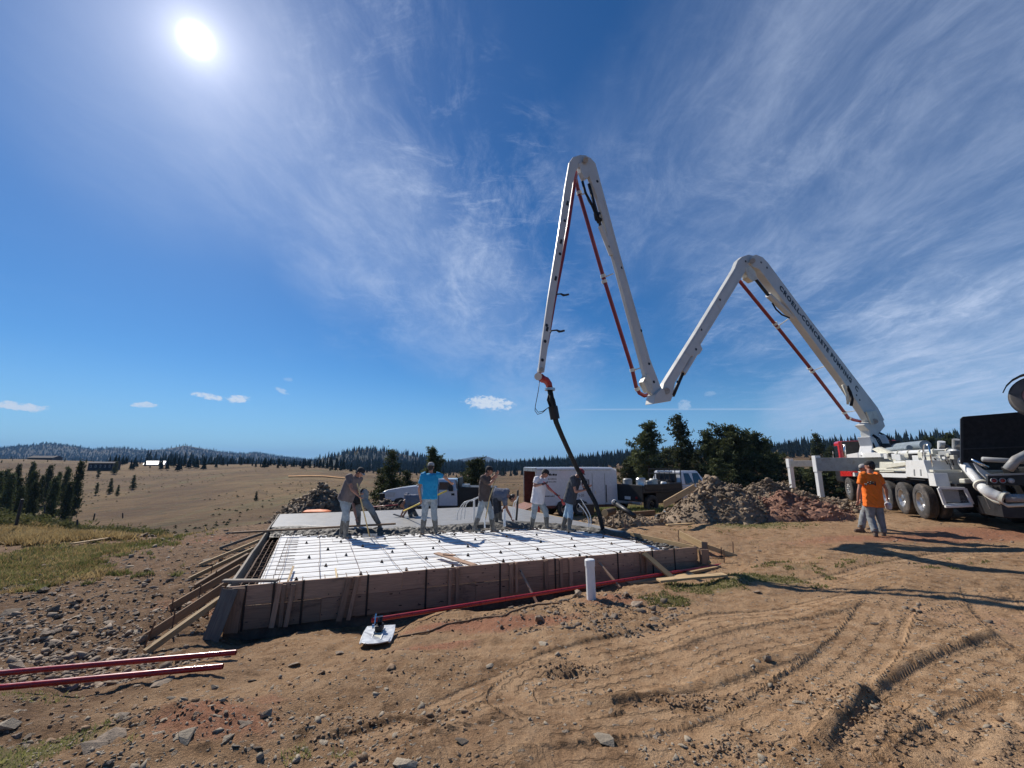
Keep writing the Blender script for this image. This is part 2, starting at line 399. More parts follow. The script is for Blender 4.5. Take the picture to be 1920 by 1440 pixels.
# ------------------------------------------------------------------ terrain
def _hash(ix, iy, s):
    h = (ix.astype(np.int64) * 374761393 + iy.astype(np.int64) * 668265263 + s * 974711) & 0x7fffffff
    h = ((h ^ (h >> 13)) * 1274126177) & 0x7fffffff
    return ((h ^ (h >> 16)) & 0xffff) / 65535.0
def vnoise(x, y, s=0):
    ix = np.floor(x); iy = np.floor(y); fx = x - ix; fy = y - iy
    fx = fx * fx * (3 - 2 * fx); fy = fy * fy * (3 - 2 * fy)
    a = _hash(ix, iy, s); b = _hash(ix + 1, iy, s); c = _hash(ix, iy + 1, s); d = _hash(ix + 1, iy + 1, s)
    return (a * (1 - fx) + b * fx) * (1 - fy) + (c * (1 - fx) + d * fx) * fy * 1.0
def fbm(x, y, sc, octv=4, s=0, g=.5):
    t = 0; a = 1; n = 0
    for i in range(octv):
        t = t + a * (vnoise(x * sc + 17.3 * i, y * sc - 9.1 * i, s + i) - .5); n += a; a *= g; sc *= 2.03
    return t / n * 2
def sstep(a, b, x): 
    t = np.clip((x - a) / (b - a), 0, 1); return t * t * (3 - 2 * t)

# slab frame of reference
NL = Vector((-4.11, 6.49, 0)); NR = Vector((3.95, 9.50, 0))
UD = (NR - NL).normalized(); UL = (NR - NL).length
VA = math.radians(115.0); VD = Vector((math.cos(VA), math.sin(VA), 0))
def sl(u, v, z=0.0): return NL + UD * u + VD * v + Vector((0, 0, z))
_D = UD.x * VD.y - UD.y * VD.x
def slab_uv(x, y):
    dx = x - NL.x; dy = y - NL.y
    return (dx * VD.y - dy * VD.x) / _D, (UD.x * dy - UD.y * dx) / _D

near_pts = [  # x, y, z
 (0, 0, .12), (-3, 0, .05), (3, 0, .12), (-4, -5, .1), (4, -5, .1), (0, -8, .1), (0, 2.6, .08), (-2.2, 2.8, .0), (2.5, 2.6, .1), (4, 3, .1), (-4.5, 3.2, -.12),
 (-1.2, 4.2, -.12), (.8, 4.4, -.03), (2.6, 4.6, .04), (4.5, 5, .08), (-3.1, 4.6, -.32), (-4.2, 5.4, -.52), (-3.7, 6.1, -.64), (-2.0, 6.6, -.66), (-2.2, 5.6, -.47), (-1.9, 5.95, -.5), (-1.0, 6.2, -.40), (-.3, 7.6, -.64),
 (0.3, 6.3, -.30), (1.2, 6.6, -.22), (1.2, 8.1, -.6), (2.6, 7.2, -.22), (2.8, 8.5, -.48), (4.0, 7.5, -.14), (4.3, 9.1, -.34), (3.6, 8.7, -.42), (5.0, 9.4, -.2), (5.0, 8.3, -.1), (6.5, 8.5, -.02), (6.5, 6, .06), (9, 4, .08), (8.5, 10, .0), (9.2, 10.8, 0),
 (5.2, 11, -.12), (4.6, 12.5, -.1), (6.5, 12.5, -.02), (9, 13, .05), (12, 11.5, .1), (12.5, 13, .12), (14, 16, .12), (16, 20, .1), (12, 17, .1), (14, 9, .12), (11, 7, .08), (16, 12, .12), (18, 18, .1), (18, 24, 0),
 (-5.2, 6.2, -.60), (-4.8, 6.0, -.62), (-5.3, 7.2, -.55), (-6.1, 8.6, -.48), (-7.3, 11, -.40), (-8.6, 13.5, -.32), (-9.6, 16, -.35), (-7, 6.5, -.5), (-8, 9, -.48), (-9.5, 12, -.45), (-6, 4.5, -.38), (-8, 5.0, -.48),
 (-11, 8, -.6), (-12, 11, -.65), (-13, 14, -.75), (-10, 5, -.6), (-12, 17, -.75), (-16, 10, -.72), (-18, 15, -.85), (-14, 4, -.8), (-20, 8, -.9), (-9.5, 18.5, -.5),
 (-6, 19.5, -.7), (-2, 19.5, -.8), (2, 18, -.6), (4, 15.5, -.4), (6, 17, -.3), (10, 20, -.2), (0, 23, -1.0), (8, 24, -.5)]
NP = np.array(near_pts)
def h_near(x, y):
    sh = x.shape; x = x.ravel(); y = y.ravel(); num = np.zeros_like(x); den = np.zeros_like(x)
    for (a, b, c) in NP:
        w = 1.0 / (((x - a) ** 2 + (y - b) ** 2) + .12) ** 1.9
        num += w * c; den += w
    return (num / den).reshape(sh)

# far ground: elevation of the ground seen in the photo, per column and distance
RR = [14, 22, 36, 55, 80, 120, 180, 250, 380, 600, 1000, 1700, 2600, 4000, 9000]
#        14     22     36     55     80     120    180    250   380    600    1000   1700  2600  4000  9000  (heights, m, above slab)
COLS = {
 -1600: [-.8,  -1.2,  -3.0,  -4.5,  -5.0,  -4.5,  -3,    -1,    1,     4,     6,     50,   95,   60,   60],
 -300: [-.9,   -1.0,  -1.4,  -5.2,  -5.6,  -5.2,  -3.2,  -.5,   1.5,   4,     8,     50,   105,  60,   60],
 0:    [-.80,  -.9,  -1.3,  -5.6,  -6.0,  -5.4,  -3.0,  1.8,   4.6,   6,     12,    60,   108,  60,   60],
 85:   [-.8,   -.85,  -1.4,  -5.6,  -6.0,  -5.0,  -2.6,  1.9,   4.4,   6,     12,    60,   118,  60,   60],
 200:  [-.7,   -.8,  -2.4,  -5.0,  -5.4,  -4.2,  -2.2,  1.2,   3.0,   4,     10,    50,   88,   60,   60],
 350:  [-.5,   -1.2,  -3.4,  -4.4,  -4.4,  -3.2,  -1.2,  0.9,   1.0,   0,     6,     50,   108,  60,   60],
 480:  [-.4,   -.9,   -3.0,  -3.8,  -3.2,  -1.6,  0.8,   1.8,   -1,    -4,    2,     30,   66,   60,   60],
 600:  [-.4,   -.8,   -2.6,  -3.4,  -2.8,  -1.4,  0.4,   0.6,   -4,    -8,    0,     22,   40,   50,   60],
 690:  [-.4,   -.8,   -2.4,  -3.4,  -3.2,  -2.6,  -2.4,  -3,    -6,    -5,    32,    40,   40,   30,   60],
 780:  [-.4,   -.8,   -2.2,  -3.2,  -3.2,  -3.4,  -3.8,  -4,    -7,    -8,    21,    20,   20,   30,   60],
 860:  [-.4,   -.8,   -2.0,  -3.0,  -3.2,  -3.6,  -4.2,  -5,    -7,    -10,   0,     6,    20,   55,   60],
 950:  [-.4,   -.8,   -1.8,  -2.6,  -3.0,  -3.4,  -4.0,  -5,    -6,    -8,    -4,    8,    16,   34,   60],
 1060: [-.3,   -.7,   -1.6,  -2.2,  -2.8,  -3.2,  -4.0,  -4,    -3,    0,     4,     12,   18,   34,   60],
 1150: [-.2,   -.6,   -1.4,  -2.0,  -2.6,  -3.0,  -3.0,  -2,    1,     6,     18,    20,   22,   34,   60],
 1300: [0,     -.3,   -1.2,  -1.8,  -2.0,  -2.2,  -2,    0,     5,     13,    22,    22,   22,   34,   60],
 1480: [.1,    0,     -1.0,  -1.6,  -2.2,  -2.2,  -1,    2,     9,     22,    26,    26,   30,   34,   60],
 1600: [.1,    .05,   -.6,   -1.2,  -1.5,  -1.5,  -1,    2,     9,     20,    24,    26,   30,   34,   60],
 1900: [.1,    .1,    -.2,   -.6,   -1,    -1,    0,     3,     10,    22,    26,    30,   34,   34,   60],
 3400: [.1,    .1,    0,     0,     0,     0,     2,     4,     10,    20,    26,    30,   34,   34,   60]}
NA, NRR = 361, 260
AZG = np.linspace(-math.pi, math.pi, NA); LRG = np.linspace(math.log(8), math.log(12000), NRR)
def _mk():
    ks = sorted(COLS); az = [math.atan2(k - 960, 790) for k in ks]
    T = np.zeros((NA, NRR)); rows = []
    for k in ks: rows.append(np.interp(LRG, np.log(RR), COLS[k]))
    rows = np.array(rows)
    for j in range(NRR): T[:, j] = np.interp(AZG, az, rows[:, j])
    # soften
    for it in range(3):
        T[:, 1:-1] = .25 * T[:, :-2] + .5 * T[:, 1:-1] + .25 * T[:, 2:]
    for it in range(2):
        T = .25 * np.roll(T, 1, 0) + .5 * T + .25 * np.roll(T, -1, 0)
    return T
HT = _mk()
def h_far(x, y):
    r = np.maximum(np.hypot(x, y), 8.01); a = np.arctan2(x, y)
    i = (a + math.pi) / (2 * math.pi) * (NA - 1); j = (np.log(r) - LRG[0]) / (LRG[-1] - LRG[0]) * (NRR - 1)
    i0 = np.clip(np.floor(i).astype(int), 0, NA - 2); j0 = np.clip(np.floor(j).astype(int), 0, NRR - 2)
    fi = np.clip(i - i0, 0, 1); fj = np.clip(j - j0, 0, 1)
    return (HT[i0, j0] * (1 - fi) + HT[i0 + 1, j0] * fi) * (1 - fj) + (HT[i0, j0 + 1] * (1 - fi) + HT[i0 + 1, j0 + 1] * fi) * fj

RIDGES = [  # distance, width, [(column, skyline row)]
 (2300, .34, [(-700, 838), (-100, 842), (0, 839), (40, 836), (85, 830), (120, 833), (170, 841), (220, 838), (270, 842), (310, 840), (345, 833), (375, 838), (420, 846), (460, 849), (480, 847), (520, 854), (600, 862), (660, 872)]),
 (950, .26, [(560, 872), (600, 859), (640, 851), (675, 845), (700, 844), (740, 848), (780, 855), (830, 870), (880, 880)]),
 (4200, .30, [(780, 872), (830, 868), (860, 860), (890, 855), (915, 855), (940, 863), (960, 865), (985, 862), (1010, 866), (1060, 864), (1120, 864), (1200, 862), (1500, 860)]),
 (560, .26, [(1040, 884), (1090, 872), (1130, 861), (1180, 859), (1260, 858), (1350, 852), (1440, 842), (1480, 843), (1530, 849), (1600, 852), (1700, 846), (1800, 844), (1950, 842), (3000, 838)])]
def ridge_height(x, y, r):
    px = 960 + 790 * np.where(y > 1, x / np.maximum(y, 1), np.sign(x) * 9.0); z = np.full(x.shape, -99.0)
    lr = np.log(np.maximum(r, 1))
    for R0, wd, prof in RIDGES:
        P = np.array(prof, float); row = np.interp(px, P[:, 0], P[:, 1], left=P[0, 1] if P[0, 0] < -500 else 905, right=P[-1, 1] if P[-1, 0] > 2000 else 905)
        ca = 1 / np.sqrt(1 + ((px - 960) / 790) ** 2); top = CH + (868 - row) / 795 * R0 * ca
        d = (lr - math.log(R0)) / wd; fold = fbm(x, y, 2.6 / R0, 4, int(R0)) 
        sh = np.exp(-(d + .45 * fold * (d < 0)) ** 2 * 1.3)
        zz = -12 + (top + 12) * sh; z = np.maximum(z, zz)
    return z
def base_height(x, y):
    x = np.asarray(x, float); y = np.asarray(y, float); r = np.hypot(x, y)
    w = sstep(15, 24, r)
    z = h_near(x, y) * (1 - w) + h_far(x, y) * w
    z = z + sstep(20, 200, r) * fbm(x, y, .012, 4, 3) * 1.2 
    m = r > 250
    if m.any():
        rz = np.full(x.shape, -99.0); rz[m] = ridge_height(x[m], y[m], r[m]); w2 = sstep(260, 420, r)
        z = np.where(m, np.maximum(z * (1 - sstep(450, 800, r)) + sstep(450, 800, r) * np.minimum(z, 0), rz * w2 + z * (1 - w2)), z)
    z = z + sstep(6, 12, r) * fbm(x, y, .35, 3, 5) * .07
    return z
# tyre tracks: centre lines traced on the ground, with width and depth
TRK = [([(560, 1425), (700, 1375), (960, 1300), (1200, 1245), (1450, 1190), (1700, 1150), (1960, 1110)], .30, .012),
       ([(760, 1450), (1000, 1385), (1250, 1330), (1480, 1285), (1640, 1230), (1800, 1165), (1960, 1120)], .30, .014),
       ([(960, 1470), (1200, 1440), (1400, 1370), (1500, 1310), (1580, 1250), (1640, 1180), (1680, 1110)], .28, .012),
       ([(1660, 1500), (1705, 1400), (1745, 1330), (1800, 1280), (1870, 1245), (1990, 1210)], .32, .055),
       ([(1780, 1500), (1900, 1400), (2000, 1340)], .34, .02),
       ([(760, 1330), (860, 1290), (960, 1250), (1100, 1210), (1300, 1165), (1480, 1140), (1640, 1100)], .25, .009),
       ([(1150, 1300), (1010, 1330), (955, 1290), (985, 1245), (1080, 1225)], .2, .015),
       ([(1840, 1100), (1880, 1160), (1940, 1210), (2020, 1250)], .26, .012),
       ([(1500, 1075), (1660, 1055), (1800, 1035), (1960, 1040)], .28, .008)]
def _paths():
    out = []
    for pts, w, d in TRK:
        P = []
        for p in pts:
            q = gz(p[0], p[1], .05); P.append((q.x, q.y))
        P = np.array(P)
        # catmull-rom
        Q = [];  n = len(P)
        for i in range(n - 1):
            a, b, c, e = P[max(i - 1, 0)], P[i], P[i + 1], P[min(i + 2, n - 1)]
            m = max(4, int(np.linalg.norm(c - b) / .04))
            for t in np.linspace(0, 1, m, endpoint=False):
                Q.append(.5 * ((2 * b) + (-a + c) * t + (2 * a - 5 * b + 4 * c - e) * t * t + (-a + 3 * b - 3 * c + e) * t ** 3))
        Q = np.array(Q); seg = np.linalg.norm(np.diff(Q, axis=0), axis=1); s = np.concatenate([[0], np.cumsum(seg)])
        tg = np.gradient(Q, axis=0); tg /= np.linalg.norm(tg, axis=1)[:, None] + 1e-9
        out.append((Q, tg, s, w, d))
    return out
PATHS = _paths()
def tracks(x, y):
    """depth, and across/along coordinates of the uppermost track at each point"""
    U = np.full(x.shape, 9.0); V = np.zeros(x.shape); D = np.zeros(x.shape); Mk = np.zeros(x.shape)
    for Q, tg, s, w, d in PATHS:
        lo = Q.min(0) - .6; hi = Q.max(0) + .6
        idx = np.nonzero((x > lo[0]) & (x < hi[0]) & (y > lo[1]) & (y < hi[1]))[0]
        for c in range(0, len(idx), 20000):
            ii = idx[c:c + 20000]; dx = x[ii][:, None] - Q[:, 0]; dy = y[ii][:, None] - Q[:, 1]
            k = np.argmin(dx * dx + dy * dy, 1); ar = np.arange(len(ii))
            ddx = dx[ar, k]; ddy = dy[ar, k]; u = ddx * tg[k, 1] - ddy * tg[k, 0]; v = s[k] + ddx * tg[k, 0] + ddy * tg[k, 1]
            a = np.abs(u); inside = (a < w * 1.5) & (k > 0) & (k < len(Q) - 1)
            fade = sstep(0, .4, np.minimum(s[k], s[-1] - s[k]))
            prof = -d * .6 * (1 - sstep(w * .8, w, a)) + d * .45 * np.exp(-((a - w * 1.12) / (w * .14)) ** 2)
            jj = ii[inside]; D[jj] = D[jj] * .4 + (prof * fade)[inside]
            m = (1 - sstep(w * .82, w * .95, a)) * fade
            take = inside & (m > .02); kk = ii[take]
            U[kk] = u[take]; V[kk] = v[take]; Mk[kk] = m[take]
    return D, U, V, Mk
RUT = [gz(1655, 1440, .1), gz(1668, 1390, .1), gz(1690, 1330, .1), gz(1715, 1285, .1), gz(1750, 1262, .1)]
def micro(x, y, r):
    near = 1 - sstep(14, 30, r)
    z = (fbm(x, y, 1.3, 4, 21) * .05 + fbm(x, y, 7.0, 4, 31, .6) * .022 + np.maximum(fbm(x, y, 14.0, 3, 41, .65), .15) * .035) * near
    # stony left side is rougher
    rough = sstep(-2.5, -6, x) * (1 - sstep(11, 18, r)) + np.exp(-((x - 1.4) ** 2 + (y - 6.2) ** 2) / .9) * 1.3 + np.exp(-((x + 1.0) ** 2 + (y - 3.2) ** 2) / 2.5) * .5
    z = z + rough * (np.abs(fbm(x, y, 2.6, 4, 51, .6)) * .07 + np.abs(fbm(x, y, 9, 3, 61, .6)) * .035) * near
    for (px, py, rx, ry, amp) in [(1332, 1325, .20, .07, -.09), (1290, 1312, .26, .08, .07), (1060, 1258, .28, .05, -.06), (1060, 1245, .28, .05, .03), (1640, 1335, .22, .34, .06), (1692, 1345, .06, .36, -.13), (1475, 1290, .15, .06, .03), (1190, 1310, .4, .07, .03),
                                  (620, 1350, .5, .2, .05), (1380, 1405, .3, .12, .06), (1120, 1150, .45, .28, .08), (1190, 1140, .25, .12, -.10), (900, 1160, .8, .12, .06), (300, 1330, .5, .2, .07), (120, 1320, .6, .12, -.09)]:
        c = gz(px, py, 0); z = z + amp * np.exp(-((x - c.x) / rx) ** 2 - ((y - c.y) / ry) ** 2) * (1 + .5 * fbm(x, y, 6, 2, 71))
    return z
def height(x, y, full=False):
    x = np.atleast_1d(np.asarray(x, float)); y = np.atleast_1d(np.asarray(y, float)); r = np.hypot(x, y)
    z = base_height(x, y) + micro(x, y, r)
    D, U, V, Mk = tracks(x, y)
    z = z * 1.0 - Mk * (micro(x, y, r) * .6) + D
    u, v = slab_uv(x, y)
    z = z - .17 * sstep(-.62, -.25, v + .08 * fbm(x, y, 1.5, 2, 77)) * (1 - sstep(0, .1, v)) * sstep(-.2, .4, u) * (1 - sstep(4.5, 7.0, u))
    ins = sstep(-.12, .1, u) * sstep(-.12, .1, v) * (1 - sstep(UL - .1, UL + .12, u)) * (1 - sstep(9.6, 9.9, v))
    z = z * (1 - ins) + np.minimum(z, -.72) * ins
    if full: return z, U, V, Mk
    return z
_GX0, _GY0, _GS = -34.0, -4.0, .07
_gx = np.arange(_GX0, 32, _GS); _gy = np.arange(_GY0, 34, _GS); _GXX, _GYY = np.meshgrid(_gx, _gy)
_GH = height(_GXX.ravel(), _GYY.ravel()).reshape(_GXX.shape)
def gh(x, y):
    i = (x - _GX0) / _GS; j = (y - _GY0) / _GS
    if 0 <= i < len(_gx) - 1 and 0 <= j < len(_gy) - 1:
        a = int(i); b = int(j); u = i - a; v = j - b
        return float((_GH[b, a] * (1 - u) + _GH[b, a + 1] * u) * (1 - v) + (_GH[b + 1, a] * (1 - u) + _GH[b + 1, a + 1] * u) * v)
    return float(base_height(np.array([x]), np.array([y]))[0])
def on(px, py, z0=0.0):               # ground point seen at a photo pixel
    z = z0
    for i in range(12):
        p = gz(px, py, z); z = .5 * z + .5 * gh(p.x, p.y)
    p.z = gh(p.x, p.y); return p

def ground_material():
    m = bpy.data.materials.new('ground'); m.use_nodes = True; nt = NT(m.node_tree); nt.n.clear()
    out = nt.new('ShaderNodeOutputMaterial'); b = nt.new('ShaderNodeBsdfPrincipled'); nt.l.new(b.outputs[0], out.inputs[0])
    P = nt.new('ShaderNodeTexCoord').outputs['Object']
    A = nt.new('ShaderNodeAttribute', attribute_name='cover'); sp = nt.new('ShaderNodeSeparateColor'); nt.l.new(A.outputs['Color'], sp.inputs[0]); green, straw, red = sp.outputs
    A2 = nt.new('ShaderNodeAttribute', attribute_name='cover2'); sp2 = nt.new('ShaderNodeSeparateColor'); nt.l.new(A2.outputs['Color'], sp2.inputs[0]); far, hill, wet = sp2.outputs  # third channel: darker brown dirt over the left side
    n0 = nt.noise(P, .7, 5, .6); n1 = nt.noise(P, 5.5, 6, .65); n2 = nt.noise(P, 38, 5, .7); n3 = nt.noise(P, 160, 3, .6)
    c = nt.mix(nt.ramp(n0, .3, .7), (.275, .160, .082, 1), (.410, .255, .140, 1))
    c = nt.mix(nt.ramp(n1, .35, .7, 0, .7), c, (.500, .340, .205, 1))
    c = nt.mix(nt.math('MULTIPLY', wet, nt.ramp(n1, .2, .62, 1, .55)), c, (.118, .070, .043, 1)); c = nt.mix(nt.ramp(n0, .50, .70, 0, .5), c, (.190, .115, .066, 1)); c = nt.mix(nt.ramp(n1, .45, .28, 0, .75), c, (.125, .078, .045, 1)); c = nt.mix(nt.ramp(n2, .43, .28, 0, .8), c, (.095, .060, .038, 1))
    rn = nt.math('ADD', red, nt.math('MULTIPLY', nt.math('SUBTRACT', n1, .5), .9))
    c = nt.mix(nt.ramp(rn, .35, .8, 0, .75), c, nt.mix(nt.ramp(n2, .3, .7), (.30, .115, .065, 1), (.40, .19, .12, 1)))
    gv = nt.math('ADD', green, nt.math('MULTIPLY', nt.math('SUBTRACT', nt.noise(P, 3.2, 6, .7), .5), 1.1))
    c = nt.mix(nt.ramp(gv, .35, .75, 0, .8), c, nt.mix(nt.ramp(n2, .3, .7), (.120, .120, .045, 1), (.230, .205, .095, 1)))
    sv = nt.math('ADD', straw, nt.math('MULTIPLY', nt.math('SUBTRACT', n1, .5), .8))
    c = nt.mix(nt.ramp(sv, .35, .8, 0, .85), c, nt.mix(nt.ramp(n2, .3, .7), (.27, .19, .085, 1), (.42, .31, .15, 1)))
    # small stone chips scattered in the dirt
    v = nt.new('ShaderNodeTexVoronoi', feature='F1'); nt.setin(v, 'Vector', nt.vmath('ADD', P, nt.vmath('SCALE', nt.noise(P, 9, 2, col=True), scale=.12))); v.inputs['Scale'].default_value = 17
    sc = nt.new('ShaderNodeSeparateColor'); nt.l.new(v.outputs['Color'], sc.inputs[0])
    chip = nt.math('MULTIPLY', nt.ramp(v.outputs['Distance'], .34, .26), nt.ramp(sc.outputs[0], .72, .74))
    chip = nt.math('MULTIPLY', chip, nt.ramp(far, .3, .0))
    c = nt.mix(nt.math('MULTIPLY', chip, .8), c, nt.mix(sc.outputs[1], (.20, .165, .13, 1), (.42, .36, .29, 1)))
    hs = nt.new('ShaderNodeHueSaturation'); nt.l.new(c, hs.inputs['Color']); nt.l.new(nt.ramp(n3, .25, .75, .6, 1.35), hs.inputs['Value']); c = hs.outputs[0]
    # far fields: autumn brown grass; hills: forest floor
    m1 = nt.noise(nt.mapping(P, (1, 1, .2)), .035, 6, .6); m2 = nt.noise(P, .35, 6, .7); m3 = nt.noise(nt.mapping(P, (.25, 2.2, .2)), .55, 5, .7)
    f = nt.mix(nt.ramp(m1, .35, .68), (.090, .050, .025, 1), (.205, .132, .062, 1))
    f = nt.mix(nt.ramp(m2, .50, .68, 0, .7), f, (.060, .056, .026, 1))
    f = nt.mix(nt.ramp(m3, .5, .72, 0, .5), f, (.26, .185, .095, 1)); f = nt.mix(nt.ramp(nt.noise(nt.mapping(P, (.5, .12, .2)), .12, 6, .75, 1.0), .54, .64, 0, .6), f, (.13, .12, .055, 1))
    f = nt.mix(nt.ramp(nt.noise(P, .09, 7, .8, 1.5), .50, .60, 0, .55), f, (.085, .050, .028, 1)); c = nt.mix(far, c, f)
    h = nt.mix(nt.ramp(nt.noise(P, .012, 6, .65), .42, .6), (.016, .022, .016, 1), (.050, .040, .024, 1))
    c = nt.mix(hill, c, h)
    nt.l.new(c, b.inputs['Base Color']); b.inputs['Roughness'].default_value = .95; b.inputs['Specular IOR Level'].default_value = .15
    # relief: crumbs, chips and zigzag tyre tread
    T = nt.new('ShaderNodeAttribute', attribute_name='track'); st = nt.new('ShaderNodeSeparateXYZ'); nt.l.new(T.outputs['Vector'], st.inputs[0]); tu, tv, tm = st.outputs
    zig = nt.math('MULTIPLY', nt.math('ABSOLUTE', nt.math('SUBTRACT', nt.math('FRACT', nt.math('DIVIDE', tv, .115)), .5)), .058)
    jit = nt.math('ADD', nt.math('MULTIPLY', nt.math('SUBTRACT', n2, .5), .07), nt.math('MULTIPLY', nt.math('SUBTRACT', n1, .5), .07))
    uu = nt.math('ADD', nt.math('ADD', tu, zig), jit)
    gr = nt.math('ABSOLUTE', nt.math('SUBTRACT', nt.math('FRACT', nt.math('DIVIDE', uu, .135)), .5))
    brk = nt.noise(nt.vmath('ADD', P, (3.1, 7.7, 0)), 2.3, 4, .65)
    groove = nt.math('MULTIPLY', nt.math('MULTIPLY', nt.ramp(gr, nt.ramp(brk, .3, .7, .09, .19), .02), tm), nt.ramp(brk, .40, .56, .0, 1))
    hgt = nt.math('ADD', nt.math('MULTIPLY', n2, .034), nt.math('MULTIPLY', n3, .011))
    hgt = nt.math('ADD', hgt, nt.math('MULTIPLY', n1, .05))
    hgt = nt.math('MULTIPLY', hgt, nt.ramp(tm, 0, 1, 1.15, .6))
    hgt = nt.math('ADD', hgt, nt.math('MULTIPLY', chip, .012))
    hgt = nt.math('SUBTRACT', hgt, nt.math('MULTIPLY', groove, .028))
    bn = nt.new('ShaderNodeBump'); bn.inputs['Distance'].default_value = 1.0; bn.inputs['Strength'].default_value = 1.0
    nt.l.new(hgt, bn.inputs['Height'])
    bn2 = nt.new('ShaderNodeBump'); bn2.inputs['Distance'].default_value = .5; nt.l.new(nt.math('MULTIPLY', m2, far), bn2.inputs['Height']); nt.l.new(bn.outputs[0], bn2.inputs['Normal'])
    nt.l.new(bn2.outputs[0], b.inputs['Normal'])
    return m
M['ground'] = ground_material()

CV = {}
class _CV(dict):
    def __missing__(s, k): s[k] = on(*k); return s[k]
CV = _CV()
def cover(x, y):
    """masks for green grass, straw grass, red dirt"""
    r = np.hypot(x, y); g = np.zeros(x.shape); s = np.zeros(x.shape); rd = np.zeros(x.shape)
    def blob(px, py, rx, ry, amp, arr, z=0):
        c = CV[(px, py)]; return np.maximum(arr, amp * np.exp(-((x - c.x) / rx) ** 2 - ((y - c.y) / ry) ** 2))
    for q in [(60, 1060, 2.2, 1.6, 1.0, -.6), (0, 1090, 2.4, 1.2, .9, -.6), (180, 1030, 2.4, 1.6, .9, -.6), (240, 1000, 3.2, 1.8, .9, -.6), (60, 1410, .6, .35, .8, 0), (130, 1270, .5, .3, .45, 0), (20, 1300, .6, .3, .6, 0),
              (1330, 1100, 1.0, .5, .8, -.1), (1260, 1125, .5, .3, .8, -.1), (1430, 1085, 1.0, .5, .8, 0), (1500, 1060, 1.2, .5, .45, 0), (1420, 985, 2.2, .9, .75, 0), (1300, 995, 1.2, .5, .4, 0), (600, 1420, .4, .2, .35, 0), (1700, 1060, 1.5, .4, .3, 0),
              (1200, 958, 3, 1.6, 1.0, -.4), (1150, 952, 3, 2.2, 1.0, -.5), (1010, 950, 2, 2.2, .8, -.7), (620, 1195, .3, .15, .3, -.3)]:
        g = blob(q[0], q[1], q[2], q[3], q[4], g, q[5])
    for q in [(40, 1000, 4.0, 2.0, 1.2, -.8), (150, 990, 5.0, 2.0, 1.1, -.8), (0, 982, 6, 4, 1.2, -1.2), (100, 1012, 3, 1.2, .9, 0), (260, 978, 3, 2.0, .7, -.7), (1600, 1050, 2.0, .8, .35, 0), (1450, 1010, 2.5, .7, .4, 0)]:
        s = blob(q[0], q[1], q[2], q[3], q[4], s, q[5])
    for q in [(800, 1210, .8, .4, .8, -.4), (980, 1165, 1.0, .3, 1.0, -.3), (860, 1175, .9, .25, 1.0, -.4), (1150, 1120, .7, .4, .8, -.2), (400, 1340, .6, .35, .9, 0), (480, 1310, .5, .25, .6, 0), (1750, 1010, 4.5, .8, .9, .1), (1880, 1000, 3.5, 1.2, .9, .1), (1560, 1020, 1.5, .5, .5, 0),
              (340, 1130, .8, .5, .6, -.5), (420, 1150, .6, .4, .7, -.5), (400, 1010, 2.0, 1.0, .6, -.4), (300, 1060, 1.5, .8, .4, -.5), (1850, 1160, 2, 1.2, .45, .1), (1400, 1010, 1.5, .5, .5, 0), (1350, 1040, .8, .5, .6, 0), (1600, 1200, 2.5, 1.2, .3, 0)]:
        rd = blob(q[0], q[1], q[2], q[3], q[4], rd, q[5])
    return g, s, rd
